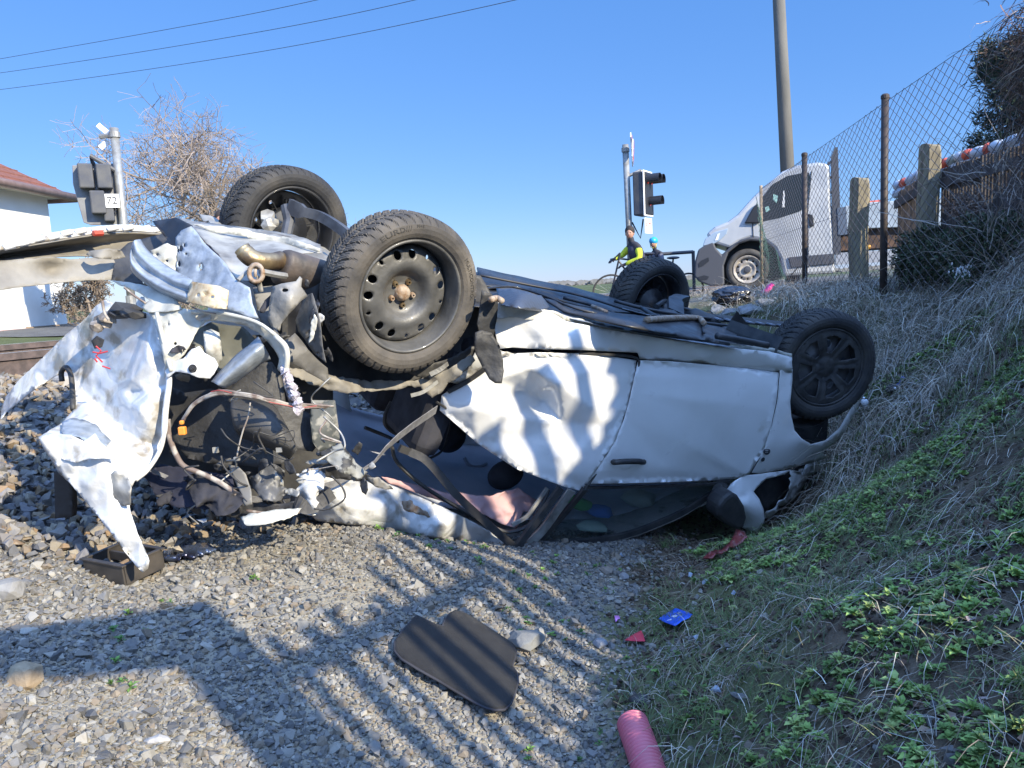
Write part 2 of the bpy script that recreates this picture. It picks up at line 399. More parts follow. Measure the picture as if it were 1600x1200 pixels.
def stones(name, pos, size, pal, m, tilt=.5, sink=.35):
    n = len(pos); Vs = []; Fs = []; T = []; off = 0
    var = rng.integers(0, len(HULLS), n); Rm = rand_rot(n, tilt)
    cols = np.array(pal)[rng.integers(0, len(pal), n)]*rng.uniform(.82, 1.15, (n, 1))
    for k, (hv, hf) in enumerate(HULLS):
        ix = np.where(var == k)[0]
        if not len(ix): continue
        an = rng.uniform(.7, 1.25, (len(ix), 1, 3))
        v = np.einsum('nij,nkj->nki', Rm[ix], hv[None]*an)*size[ix][:, None, None] + pos[ix][:, None, :]
        v[:, :, 2] += (size[ix]*sink)[:, None]
        f = hf[None]+(np.arange(len(ix))*len(hv))[:, None, None]+off
        Vs.append(v.reshape(-1, 3)); Fs.append(f.reshape(-1, 3)); T.append(np.repeat(cols[ix], len(hv), 0)); off += v.shape[0]*v.shape[1]
    return build(name, np.vstack(Vs), np.vstack(Fs), m, base=(0, 0, 0), tint=np.vstack(T))
stone_m = mat('stone', (1, 1, 1), .85, tint=True, bump=.5, bscale=60, spec=.3, col3=(.30, .25, .18), scale3=25, lo3=.58, hi3=.8)
PALG = [(.18, .172, .158), (.21, .20, .18), (.15, .147, .142), (.28, .265, .23), (.125, .122, .115), (.20, .165, .125), (.10, .099, .097), (.24, .228, .20), (.17, .158, .138)]
PALB = [(.17, .16, .155), (.22, .205, .185), (.11, .11, .112), (.27, .235, .18), (.26, .18, .11), (.18, .175, .18), (.22, .17, .115)]
def scatter(n, x0, x1, y0, y1, pw=1.0):
    y = y0+(y1-y0)*rng.uniform(0, 1, n)**pw; x = rng.uniform(x0, x1, n); return x, y
KEEP = [(-.22, 2.31, .10)]
def clear(x, y): 
    k = np.ones(len(x), bool)
    for a, b, r in KEEP: k &= np.hypot(x-a, y-b) > r
    return k
# fine gravel of the trackside
x, y = scatter(260000, -3.0, 1.2, .9, 5.2, 1.5)
rdv = rail_dist(x, y); sm = soil_mask(x, y); pn = fbm(np.stack([x, y, x*0], 1), 1.6, 3, 91)
k = (np.abs(x) < .72*y+.2) & (rdv > 2.45) & (sm < .10*rng.normal(size=len(x))) & (rng.uniform(0, 1, len(x)) < .75+.4*pn+.35*(x > -.5)) & clear(x, y)
x, y = x[k], y[k]; sz = np.clip(rng.lognormal(math.log(.0066), .48, len(x)), .0035, .026)
stones('gravel', np.stack([x, y, gz_arr(x, y)], 1), sz, PALG, stone_m)['kind'] = 'stuff'
# coarse ballast of the railway
x, y = scatter(75000, -9, 1.9, 1.2, 12, 1.35)
rdv = rail_dist(x, y); nb = fbm(np.stack([x, y, x*0], 1), 3, 2, 92)
k = (rdv < 2.95+.35*nb) & (rdv > -3.4) & (np.abs(x) < .75*y+.3)
k &= rng.uniform(0, 1, len(x)) < np.clip(1.2-.09*(y-2), .2, 1)
k &= clear(x, y)
k &= ~((rdv > 2.7) & (rng.uniform(0, 1, len(x)) < .4))
x, y = x[k], y[k]; sz = rng.uniform(.018, .037, len(x)); lay = rng.uniform(0, .03, len(x))
stones('ballast', np.stack([x, y, gz_arr(x, y)+lay], 1), sz, PALB, stone_m, tilt=1.2, sink=.3)['kind'] = 'stuff'
# pebbles lying in the soil of the ditch
x, y = scatter(1500, 0, 3.2, 1.2, 5.0)
k = (soil_mask(x, y) > 0) & (soil_mask(x, y) < .6)
x, y = x[k], y[k]
stones('soil_pebbles', np.stack([x, y, gz_arr(x, y)], 1), rng.uniform(.006, .02, len(x)), PALG, stone_m)['kind'] = 'stuff'

x, y = scatter(26000, .1, 3.6, 1.05, 5.6); k = (soil_mask(x, y) > .05) & (x < .75*y+1.2); x, y = x[k], y[k]
stones('soil_clods', np.stack([x, y, gz_arr(x, y)], 1), rng.uniform(.003, .014, len(x)), [(.075, .055, .04), (.10, .075, .055), (.05, .038, .03), (.13, .10, .075)], ground_m, tilt=1)['kind'] = 'stuff'
# ---------------------------------------------------------------- ribbons (grass, straw, leaves)
def ribbons(name, paths, widths, wdir, m, cols, kind='stuff', parent=None, base=(0, 0, 0)):
    n, k, _ = paths.shape
    A = paths - wdir[:, None]*widths[..., None]/2; B = paths + wdir[:, None]*widths[..., None]/2
    V = np.stack([A, B], 2).reshape(-1, 3)
    b = (np.arange(n)*2*k)[:, None, None]; j = (np.arange(k-1)*2)[None, :, None]
    Fq = (b+j+np.array([0, 1, 3, 2])[None, None]).reshape(-1, 4)
    o = build(name, V, Fq, m, parent, base=base, tint=np.repeat(cols, 2*k, 0))
    if kind: o['kind'] = kind
    return o
def blades(x, y, ln, droop, wd, lean, seed, segs=5, up=1.0):
    n = len(x); a = rng.uniform(0, 2*np.pi, n); z = gz_arr(x, y)
    d = np.stack([np.cos(a)+lean[0], np.sin(a)+lean[1]], 1); d /= np.linalg.norm(d, axis=1)[:, None]
    t = np.linspace(0, 1, segs)[None]; L = ln[:, None]; dr = droop[:, None]
    h = L*t*np.cos(dr*t*1.3)*up; r = L*t*np.sin(dr*t+.15)
    wob = rng.normal(0, .12, (n, segs, 2)).cumsum(1)*L[..., None]*.35
    X = x[:, None]+d[:, :1]*r+wob[..., 0]*t; Y = y[:, None]+d[:, 1:]*r+wob[..., 1]*t
    zg = gz_arr(X.ravel(), Y.ravel(), False).reshape(n, segs)
    Z = np.maximum(z[:, None]+h, zg+.004+.02*rng.uniform(0, 1, (n, 1)))
    wdir = np.stack([-d[:, 1], d[:, 0], rng.normal(0, .3, n)], 1)
    return np.stack([X, Y, Z], 2), wd[:, None]*(1-.75*t), wdir
leaf_m = mat('leaf', (1, 1, 1), .65, tint=True, spec=.3)
straw_m = mat('straw', (1, 1, 1), .8, tint=True, spec=.2)
def pal(n, P_, jit=.25):
    return np.clip(np.array(P_)[rng.integers(0, len(P_), n)]*(1+rng.normal(0, jit, (n, 1))), .008, .8)
def bank(n, x0, x1, y0, y1, lo, hi, f=1.5, s=3, thr=-.2, pw=1.0):
    x, y = scatter(n, x0, x1, y0, y1, pw); sm = soil_mask(x, y); q = fbm(np.stack([x, y, x*0], 1), f, 3, s)
    incar = (y > np.where(x > .8, 2.86, 3.2)+.57*(x+.3)+.05) & (y < 5.0+.57*(x+.3)) & (x < 1.85)
    k = (sm > lo) & (sm < hi) & (q > thr+rng.normal(0, .55, n)) & (x < .75*y+1.4) & ~incar; return x[k], y[k]
STRAW = [(.42, .37, .29), (.34, .29, .22), (.50, .46, .38), (.26, .21, .16), (.42, .41, .38), (.22, .18, .14)]
# dead straw: thick on the top of the bank, thin below
x, y = bank(70000, 1.3, 4.4, 3.9, 9.5, .8, 9, 1.5, 3, -.15, 1.25)
x2, y2 = bank(28000, .2, 3.6, 1.05, 5.4, .12, 9, 1.1, 4, -.1)
x3, y3 = scatter(3200, 2.6, 4.2, 8.5, 12.5)
def straw(name, x, y, l0, l1, w0, dr, k_=1):
    n = len(x); ln = rng.uniform(l0, l1, n)*np.clip(rng.lognormal(0, .35, n), .4, 2.2)
    p, w_, d = blades(x, y, ln, np.abs(rng.normal(dr, .5, n)), rng.uniform(w0*.6, w0*1.4, n), (-.35, -.1), 1, 6)
    return ribbons(name, p, w_, d, straw_m, pal(n, STRAW)*k_)
straw('dry_grass', np.concatenate([x, x3]), np.concatenate([y, y3]), .08, .26, .0040, 1.6)
straw('straw_litter', x2, y2, .05, .17, .0019, 2.3, .85)
# green grass tufts
GRN = [(.08, .125, .04), (.11, .16, .05), (.08, .13, .06), (.16, .18, .07), (.21, .19, .11)]
tx, ty = bank(5200, .3, 3.6, 1.3, 7.5, .12, 9, 1.7, 8, 0)
sel = np.repeat(np.arange(len(tx)), 16); n = len(sel)
x = tx[sel]+rng.normal(0, .022, n); y = ty[sel]+rng.normal(0, .022, n)
p, w_, d = blades(x, y, rng.uniform(.03, .10, n), np.abs(rng.normal(1.0, .4, n)), rng.uniform(.0018, .0036, n), (-.1, 0), 2)
ribbons('green_grass', p, w_, d, leaf_m, pal(n, GRN))
x, y = bank(15000, 1.5, 4.2, 5.0, 12, .6, 9, 1.3, 12, .1)
p, w_, d = blades(x, y, rng.uniform(.02, .07, len(x)), np.abs(rng.normal(1.0, .4, len(x))), rng.uniform(.003, .005, len(x)), (0, 0), 2, 4)
ribbons('short_turf', p, w_, d, leaf_m, pal(len(x), GRN+[(.16, .14, .07)]))
# leafy weeds: rosettes of small leaves
def rosettes(name, cx, cy, rad, nl, pal_):
    n = len(cx); cz = gz_arr(cx, cy); s = np.repeat(np.arange(n), nl); N = len(s)
    a = np.tile(np.arange(nl)*2.4, n)+rng.uniform(0, .7, N)+np.repeat(rng.uniform(0, 6.28, n), nl)
    el = np.tile(np.linspace(.15, 1.15, nl), n)+rng.normal(0, .15, N); L = rad[s]*rng.uniform(.6, 1.1, N)*(1-.3*np.sin(el))
    d = np.stack([np.cos(a)*np.cos(el), np.sin(a)*np.cos(el), np.sin(el)], 1); sd_ = np.stack([-np.sin(a), np.cos(a), a*0], 1)
    up = np.cross(d, sd_); up *= np.sign(up[:, 2:3]+1e-9)
    c = np.stack([cx[s], cy[s], cz[s]+.004], 1) + np.array([0, 0, 1])*(.25*rad[s]*rng.uniform(0, 1, N))[:, None]
    wv = L*rng.uniform(.20, .32, N)
    base = c; m1 = c+d*(L*.55)[:, None]+up*(L*.05)[:, None]; tip = c+d*L[:, None]-up*(L*.12)[:, None]
    l1 = c+d*(L*.6)[:, None]+sd_*wv[:, None]+up*(L*.12)[:, None]; r1 = c+d*(L*.6)[:, None]-sd_*wv[:, None]+up*(L*.12)[:, None]
    V = np.stack([base, m1, tip, l1, r1], 1).reshape(-1, 3); b = (np.arange(N)*5)[:, None, None]
    Fq = (b+np.array([[0, 1, 3], [3, 1, 2], [0, 4, 1], [1, 4, 2]])[None]).reshape(-1, 3)
    col = np.repeat(pal(n, pal_, .2), nl, 0)*rng.uniform(.8, 1.2, (N, 1))
    o = build(name, V, Fq, leaf_m, base=(0, 0, 0), tint=np.repeat(col, 5, 0)); o['kind'] = 'stuff'; return o
WEED = [(.15, .24, .06), (.20, .30, .08), (.11, .18, .05), (.27, .34, .11)]
qx, qy = bank(2600, .25, 3.6, 1.05, 5.6, .30, 9, 1.6, 21, .05)
sel = np.repeat(np.arange(len(qx)), 10); x = qx[sel]+rng.normal(0, .055, len(sel)); y = qy[sel]+rng.normal(0, .06, len(sel))
k = ~((y > 3.15+.57*(x+.3)) & (x < 1.9)); x, y = x[k], y[k]
rosettes('leafy_weeds', x, y, rng.uniform(.012, .036, len(x)), 16, WEED)
x, y = scatter(420, -1.6, .5, 1.2, 3.4); k = (fbm(np.stack([x, y, x*0], 1), 2.2, 2, 61) > .05) & (np.abs(x) < .7*y) & (rail_dist(x, y) > 3.1); x, y = x[k], y[k]
rosettes('sprouting_weeds', x, y, rng.uniform(.014, .03, len(x)), 9, [(.12, .22, .05), (.07, .15, .04)])
# dead leaves
x, y = bank(2600, 0, 3.0, 1.2, 4.8, .05, 1.2, 1.5, 41, -.1)
n = len(x); z = gz_arr(x, y)+.008; a = rng.uniform(0, 6.28, n); L = rng.uniform(.008, .022, n)
Rm = rand_rot(n, .5); q = np.array([[-1, 0, 0], [-.3, .55, .25], [.9, .1, .05], [-.2, -.55, .3], [0, 0, -.05]])
V = np.einsum('nij,kj->nki', Rm, q)*L[:, None, None]+np.stack([x, y, z], 1)[:, None]
Fq = ((np.arange(n)*5)[:, None, None]+np.array([[0, 4, 1], [1, 4, 2], [2, 4, 3], [3, 4, 0]])[None]).reshape(-1, 3)
o = build('dead_leaves', V.reshape(-1, 3), Fq, straw_m, base=(0, 0, 0), tint=np.repeat(pal(n, [(.16, .10, .07), (.22, .16, .12), (.11, .07, .05), (.28, .22, .2)]), 5, 0)); o['kind'] = 'stuff'

# far bare wood on the horizon with haze put into its grey colour
n = 2600; x = rng.uniform(-320, 500, n); y = rng.uniform(380, 450, n); hh = rng.uniform(1.5, 4.2, n)*(1+.5*fbm(np.stack([x/25, y*0, x*0], 1), 1, 3, 2)); hh = np.clip(hh*.6, .5, 3)
q = np.array([[0, 0, 0], [.5, .2, .3], [.45, 0, .8], [0, .1, 1], [-.5, 0, .75], [-.55, .2, .25]])
V = q[None]*np.stack([rng.uniform(3, 7, n), rng.uniform(1, 3, n), hh], 1)[:, None]+np.stack([x, y, x*0-.3], 1)[:, None]
Fq = ((np.arange(n)*6)[:, None, None]+np.array([[0, 1, 2], [0, 2, 3], [0, 3, 4], [0, 4, 5]])[None]).reshape(-1, 3)
o = build('distant_wood', V.reshape(-1, 3), Fq, mat('bare_wood', (.20, .20, .21), .95, col2=(.15, .15, .14), scale=.2), base=(0, 0, 0)); o['kind'] = 'stuff'
# ================================================================ OVERTURNED CAR
CO = P(625, 458, 3.0)
_FN = P(1297, 566, 4.25); _RF = P(447, 358, 4.15); _FF = P(1013, 476, 5.4)
FX = (_FN-CO).normalized(); SX = ((_RF-CO)+(_FF-_FN)); SX = (SX-FX*SX.dot(FX)).normalized(); NX = FX.cross(SX)
if NX.z < 0: NX = -NX
def W(x, y, z): return CO + FX*x + SX*y + NX*z
def S(px, py, off=0): return on_plane(px, py, CO+SX*off, SX)
def UB(px, py, z=0): return on_plane(px, py, CO+NX*z, NX)
car = thing('overturned_car', 'wrecked white hatchback lying on its roof in the ditch, rear end torn open', 'car', tuple(G(800, 862, -1.15)))

white = mat('car_paint_white', (.78, .78, .77), .25, coat=.8, col2=(.70, .70, .68), scale=3.5, lo=.4, hi=.8, col3=(.48, .43, .35), scale3=7, lo3=.66, hi3=.88, rough2=.45)
white_c = mat('crumpled_paint_white', (.58, .58, .565), .28, coat=.6, col2=(.42, .415, .39), scale=12, lo=.5, hi=.75, col3=(.27, .24, .19), scale3=9, lo3=.56, hi3=.66, bump=.10, bscale=120, rough2=.5, crease=.35, cscale=5)
ivory = mat('torn_inner_panel', (.55, .54, .47), .45, col2=(.38, .37, .32), scale=14, col3=(.14, .11, .08), scale3=12, lo3=.62, hi3=.8, bump=.3, bscale=20, coat=.2)
galv = mat('bare_steel_panel', (.42, .41, .37), .42, metal=.35, col2=(.24, .23, .21), scale=10, col3=(.10, .085, .07), scale3=8, lo3=.55, hi3=.75, bump=.35, bscale=25, rough2=.7)
beige = mat('underseal_beige', (.26, .24, .20), .7, col2=(.17, .155, .13), scale=9, col3=(.10, .08, .06), scale3=7, lo3=.6, hi3=.8, bump=.5, bscale=18)
bluesteel = mat('smeared_steel', (.40, .44, .48), .38, metal=.3, col2=(.24, .27, .30), scale=22, col3=(.52, .5, .42), scale3=15, lo3=.6, hi3=.8, bump=.4, bscale=30)
blackpl = mat('black_plastic', (.022, .022, .024), .5, col2=(.05, .048, .045), scale=12, bump=.25, bscale=30, rough2=.7)
darkpl = mat('dusty_black_plastic', (.03, .03, .031), .6, col2=(.085, .08, .072), scale=9, lo=.5, hi=.85, bump=.35, bscale=45)
blackmet = mat('dark_underbody', (.014, .015, .018), .42, col2=(.045, .044, .045), scale=6, lo=.45, hi=.8, bump=.3, bscale=12, coat=.15, rough2=.65)
rubber = mat('tyre_rubber', (.022, .022, .023), .75, col2=(.062, .056, .048), scale=7, lo=.4, hi=.75, bump=.25, bscale=60)
dusty_rubber = mat('dusty_tyre_rubber', (.05, .046, .042), .8, col2=(.145, .125, .10), scale=6, lo=.38, hi=.7, bump=.25, bscale=60)
rimm = mat('black_steel_rim', (.055, .055, .054), .5, metal=.2, col2=(.17, .165, .155), scale=7, lo=.35, hi=.75, bump=.15, bscale=60, coat=.15)
rust = mat('rusty_steel', (.26, .16, .09), .8, metal=.2, col2=(.40, .33, .26), scale=40, bump=.4, bscale=80)
brass = mat('heat_tinted_exhaust', (.50, .37, .20), .38, metal=.8, col2=(.22, .15, .09), scale=14, bump=.3, bscale=40)
glass_m = mat('dark_window_glass', (.05, .08, .08), .05, coat=.5, trans=.0, alpha=.30, spec=.9)
lining = mat('grey_roof_lining', (.42, .44, .50), .95, col2=(.34, .36, .42), scale=5, bump=.2, bscale=90)
pink = mat('pink_airbag_cloth', (.52, .33, .32), .9, col2=(.40, .24, .24), scale=6, bump=.5, bscale=14)
strapm = mat('grey_webbing', (.22, .22, .23), .8, bump=.3, bscale=200, stretch=(1, 1, 1), col2=(.13, .13, .14), scale=30)
foam = mat('frayed_insulation', (.50, .47, .50), .95, col2=(.33, .30, .33), scale=60, bump=1, bscale=90)
orange = mat('orange_plastic', (.75, .27, .04), .5)
wirem = mat('wire_loom', (.16, .12, .10), .7, col2=(.35, .32, .28), scale=30, lo=.45, hi=.6)
redwire = mat('red_wire', (.28, .05, .04), .6)
clothm = mat('black_cloth', (.02, .02, .025), .95, col2=(.045, .045, .055), scale=10, bump=.6, bscale=15)
chrome = mat('worn_chrome', (.6, .6, .6), .25, metal=.9, col2=(.3, .3, .3), scale=20)

def ctl(ctrl, q):
    if isinstance(ctrl, (int, float)): return np.full(len(q), float(ctrl))
    c = np.array(ctrl, float)
    if len(c) < 4:
        d = 1/(((q[:, None]-c[None, :, :2])**2).sum(-1)+25); return (d*c[None, :, 2]).sum(1)/d.sum(1)
    return tps(tps_fit(c[:, :2]/100, c[:, 2]), q/100)
RB = np.array([R_[:], U_[:], F_[:]])
def rays_np(q):
    return RB[2][None] + RB[0][None]*((q[:, 0]-800)/FPX)[:, None] + RB[1][None]*((600-q[:, 1])/FPX)[:, None]
def place(q, val, mode):
    d = rays_np(q)
    if mode == 'Y': return d*(val/d[:, 1])[:, None]
    ax_ = np.array((SX if mode == 'S' else NX)[:]); o = np.array(CO[:])
    return d*(((o@ax_)+val)/(d@ax_))[:, None]
def sheet(name, out, ctrl, m, parent=None, amp=0, f=6, thick=.0025, holes=(), step=9, jag=0, mode='Y', seed=1, dents=(), ridge=.6, smooth=True, label=None, o=3, fac=0, cell=22, lin=False):
    q, T = cdt(out, holes, step, jag, seed)
    val = ctl(ctrl, q)
    for (dx, dy, r, h) in dents: val = val + h*np.exp(-((q[:, 0]-dx)**2+(q[:, 1]-dy)**2)/(r*r))
    if lin:
        c_ = np.array(ctrl, float); lv = lin_interp(c_[:, :2], c_[:, 2], q); val = np.where(np.isnan(lv), val, .8*lv+.2*val)
    if fac: val = val+fac*facet(q, cell, seed)+fac*.45*facet(q, cell*.5, seed+1)
    V = place(q, val, mode)
    if amp:
        nz = ridge*ridged(V, f, o, seed)+(1-ridge)*fbm(V, f*.7, o, seed+5)
        nv = np.array((-SX)[:]) if mode != 'U' else np.array(NX[:])
        if mode == 'Y': nv = nv*.6+np.array([0, -.4, 0])
        V = V + nv[None]*(amp*nz)[:, None]
        V = V + np.array((FX*.5+NX*.5)[:])[None]*(amp*.35*fbm(V, f, 2, seed+9))[:, None]
    return build(name, V, T, m, parent, smooth=smooth, thick=thick, label=label)
def patch(name, rows, m, parent, n=6, amp=0, f=8, thick=.003, mode='Y', seed=1, ridge=.6, smooth=True, ends=True):
    """bicubic surface through a grid of (px, py, depth)"""
    g = [[(Vector(p) if len(p) == 4 else (P(*p) if mode == 'Y' else (S(*p) if mode == 'S' else UB(*p)))) for p in r] for r in rows]
    g = [smooth_path(r, n) for r in g]; cols = [smooth_path([r[k] for r in g], n) if len(g) > 1 else None for k in range(len(g[0]))]
    V = np.array([[tuple(v) for v in c] for c in cols]); a, b, _ = V.shape; V = V.reshape(-1, 3)
    if amp:
        nz = ridge*ridged(V, f, 3, seed)+(1-ridge)*fbm(V, f*.7, 3, seed+5)
        V = V + np.array((-SX)[:])[None]*(amp*nz)[:, None]
    i = np.arange(a*b).reshape(a, b); Fq = np.stack([i[:-1, :-1], i[:-1, 1:], i[1:, 1:], i[1:, :-1]], -1).reshape(-1, 4)
    return build(name, V, Fq, m, parent, smooth=smooth, thick=thick)
def px_path(pts, mode='Y'):
    return [P(*p) if mode == 'Y' else (S(*p) if mode == 'S' else UB(*p)) for p in pts]

# ---------------------------------------------------------------- wheels
def frame_pts(c, u, v, w_, L):
    L = np.asarray(L, float); return np.array(c[:])[None]+L[:, :1]*np.array(u[:])[None]+L[:, 1:2]*np.array(v[:])[None]+L[:, 2:3]*np.array(w_[:])[None]
def lathe(prof, n, disp=None, close=False):
    prof = np.asarray(prof, float); m = len(prof); th = np.arange(n)*2*np.pi/n
    r = np.repeat(prof[None, :, 0], n, 0); w_ = np.repeat(prof[None, :, 1], n, 0)
    if disp is not None: r = r + disp(th[:, None]+0*w_, w_, r)
    V = np.stack([r*np.cos(th)[:, None], r*np.sin(th)[:, None], w_], -1).reshape(-1, 3)
    i = np.arange(n*m).reshape(n, m); j = np.roll(i, -1, 0)
    F1 = np.stack([i[:, :-1], j[:, :-1], j[:, 1:], i[:, 1:]], -1).reshape(-1, 4)
    if close: F1 = np.vstack([F1, np.stack([i[:, -1], j[:, -1], j[:, 0], i[:, 0]], -1)])
    return V, F1
def disc_with_holes(r_out, holes, prof, step=.009, seed=3):
    """flat disc r<=r_out with hole outlines; height from radius profile"""
    out = [(r_out*1000*math.cos(a), r_out*1000*math.sin(a)) for a in np.linspace(0, 2*math.pi, 48, endpoint=False)]
    q, T = cdt(out, [[(x*1000, y*1000) for x, y in h] for h in holes], step*1000, 0, seed, .15)
    q = q/1000; r = np.hypot(q[:, 0], q[:, 1]); pr = np.array(prof); z = np.interp(r, pr[:, 0], pr[:, 1])
    return np.stack([q[:, 0], q[:, 1], z], 1), T
def circ(cx, cy, r, n=14, ry=None, rot=0):
    ry = ry or r; o = []
    for k in range(n):
        a = 2*math.pi*k/n; x = r*math.cos(a); y = ry*math.sin(a)
        o.append((cx+x*math.cos(rot)-y*math.sin(rot), cy+x*math.sin(rot)+y*math.cos(rot)))
    return o
TR = .318
TYP = [(.222, .074), (.225, .084), (.234, .094), (.25, .101), (.268, .102), (.284, .0985), (.297, .090), (.305, .082), (.3115, .073), (.3145, .066)]
NT = 22
tread_w = np.linspace(.064, -.064, NT)
PROF = TYP + [(TR-.0035*(abs(q)/.064)**3, q) for q in tread_w] + [(r, -q) for r, q in TYP[::-1]]
def tread_disp(th, w_, r):
    q = np.abs(w_); on = (r > .3125)
    n = 52
    ph = (th*n/(2*np.pi) + 9.5*q*(1+0*th)*1.6) % 1.0                 # V grooves sweeping back from the centre
    gr = (ph < .20) & (q > .006)
    ph2 = (th*n*3/(2*np.pi) + 40*q) % 1.0
    sipe = (ph2 < .22)
    circ_ = (np.abs(q-.021) < .003)
    sh = (r <= .3145+1e-4) & (r > .296) & (ph < .25)                 # shoulder lugs
    return np.where(on, -.0085*gr - .0022*sipe*(~gr) - .006*circ_, 0) - .006*sh
def tyre(name, c, u, v, w_, m, parent, nseg=720):
    V, F1 = lathe(PROF, nseg, tread_disp)
    return build(name, frame_pts(c, u, v, w_, V), F1, m, parent, thick=0)
def rim_barrel(c, u, v, w_, m, parent, name='rim'):
    pr = [(.226, .079), (.225, .088), (.218, .091), (.213, .085), (.210, .07), (.204, .055), (.199, .02), (.197, -.03), (.205, -.06), (.212, -.078), (.220, -.086), (.226, -.079), (.21, -.05), (.203, 0), (.212, .06)]
    V, F1 = lathe(pr, 96, close=True)
    return build(name, frame_pts(c, u, v, w_, V), F1, m, parent, smooth=True)
def wheel_frame(w_, rot=0):
    w_ = w_.normalized(); u = (NX-w_*NX.dot(w_)).normalized(); v = w_.cross(u)
    u2 = u*math.cos(rot)+v*math.sin(rot); return u2, w_.cross(u2), w_
def steel_wheel(c, w_, rot, tm, parent, lettering=True, inner=False):
    u, v, w_ = wheel_frame(w_, rot)
    wh = bpy.data.objects.new('wheel', None); COL.objects.link(wh); wh.parent = parent; wh.location = Vector(c)-root_loc(parent)
    tyre('tyre', c, u, v, w_, tm, wh)
    rim_barrel(c, u, v, w_, rimm, wh)
    holes = []
    for k in range(5):
        a0 = 2*math.pi*k/5
        for da in (-.2, .2): holes.append(circ(.150*math.cos(a0+da), .150*math.sin(a0+da), .0165, 14, .0145, a0+da))
        a1 = a0+math.pi/5
        holes.append(circ(.158*math.cos(a1), .158*math.sin(a1), .009, 8, .0065, a1))
        holes.append(circ(.049*math.cos(a1), .049*math.sin(a1), .0078, 10))
    pr = [(0, .004), (.03, .004), (.034, -.002), (.06, .000), (.072, .005), (.088, .030), (.103, .042), (.118, .043), (.135, .037), (.16, .031), (.168, .026), (.182, .002), (.186, -.004)]
    V, T = disc_with_holes(.186, holes, pr); V[:, :2] *= 1.075
    build('wheel_disc', frame_pts(c, u, v, w_, V), T, rimm, wh, smooth=True, thick=.004)
    V, F1 = lathe([(.001, .030), (.02, .029), (.029, .022), (.032, .012), (.034, .002)], 32)
    build('hub_cap', frame_pts(c, u, v, w_, V), F1, rust, wh, smooth=True)
    for k in range(5):
        a1 = 2*math.pi*k/5+math.pi/5; x, y = .049*math.cos(a1), .049*math.sin(a1)
        V, F1 = lathe([(.0045, .010), (.0045, .017), (.0085, .017), (.0105, .012), (.0115, .002)], 14); V = V+np.array([x, y, 0])
        build('wheel_bolt', frame_pts(c, u, v, w_, V), F1, rust if k % 2 else brass, wh)
    V, F1 = lathe([(.03, -.012), (.172, -.02)], 40); build('brake_drum', frame_pts(c, u, v, w_, V), F1, blackmet, wh)
    if lettering:
        for txt, r0, h, ang, sx in (('MULTICONTROL', .262, .017, 2.32, 1.0), ('M+S', .272, .012, 3.33, 1.1), ('EUR', .262, .020, 3.92, 1.7), ('D///', .262, .020, 3.60, 1.2)):
            cu = bpy.data.curves.new('t', 'FONT'); cu.body = txt; cu.size = h*1.35; cu.extrude = .0011; cu.resolution_u = 2
            to = bpy.data.objects.new('t', cu); COL.objects.link(to); dg = bpy.context.evaluated_depsgraph_get()
            me = bpy.data.meshes.new_from_object(to.evaluated_get(dg)); mv = []
            for q in me.vertices:
                a = ang - q.co.x*sx/r0; rr = r0+q.co.y; ww = np.interp(rr, [p[0] for p in TYP], [p[1] for p in TYP])+.0006+q.co.z
                mv.append((rr*math.sin(math.pi-a), rr*math.cos(math.pi-a), ww))
            mf = [tuple(p.vertices) for p in me.polygons]
            bpy.data.objects.remove(to); bpy.data.curves.remove(cu); bpy.data.meshes.remove(me)
            rt = w_.cross(NX).normalized()*-1          # screen right for someone looking at the wheel
            up_ = (NX-w_*NX.dot(w_)).normalized()
            V3 = np.array([(-x_, y_, z_) for x_, y_, z_ in mv])
            build('sidewall_lettering', frame_pts(c, -rt, up_, w_, V3), mf, letter_m, wh)
    return wh
letter_m = mat('raised_tyre_letters', (.035, .033, .03), .7)
toV = -SX
# near rear wheel: its axle is bent a little
wc = W(0, .115, 0)
steel_wheel(P(627, 457, 3.06), toV+FX*.17, .25, dusty_rubber, car)
# near front wheel, steered, with a black five-spoke cover
wf = (toV*1.0 - FX*.30 + NX*.02).normalized()
def cover_wheel(c, w_, parent):
    u, v, w_ = wheel_frame(w_, .1)
    wh = bpy.data.objects.new('wheel', None); COL.objects.link(wh); wh.parent = parent; wh.location = Vector(c)-root_loc(parent)
    tyre('tyre', c, u, v, w_, rubber, wh); rim_barrel(c, u, v, w_, blackpl, wh)
    holes = []
    for k in range(7):
        a0 = 2*math.pi*k/7; a, b = a0-.27, a0+.27
        holes.append([(.085*math.cos(a0-.16), .085*math.sin(a0-.16)), (.175*math.cos(a), .175*math.sin(a)), (.183*math.cos(a0), .183*math.sin(a0)), (.175*math.cos(b), .175*math.sin(b)), (.085*math.cos(a0+.16), .085*math.sin(a0+.16))])
    V, T = disc_with_holes(.214, holes, [(0, .072), (.04, .070), (.06, .062), (.12, .080), (.18, .086), (.208, .082)])
    n_ = np.cos(np.arctan2(V[:, 1], V[:, 0])*7); V[:, 2] += np.where(np.hypot(V[:, 0], V[:, 1]) < .19, -.004*(n_ < -.9), 0)
    build('wheel_cover', frame_pts(c, u, v, w_, V), T, blackpl, wh, smooth=True, thick=.005)
    V, T = disc_with_holes(.19, [circ(.13*math.cos(k*1.2566), .13*math.sin(k*1.2566), .022) for k in range(5)], [(0, .03), (.1, .045), (.19, .02)])
    build('wheel_disc', frame_pts(c, u, v, w_, V), T, mat('grey_steel_disc', (.20, .20, .21), .5, metal=.4, col2=(.08, .08, .08), scale=9), wh, smooth=True, thick=.004)
    return wh
cover_wheel(P(1279, 569, 4.36), wf, car)
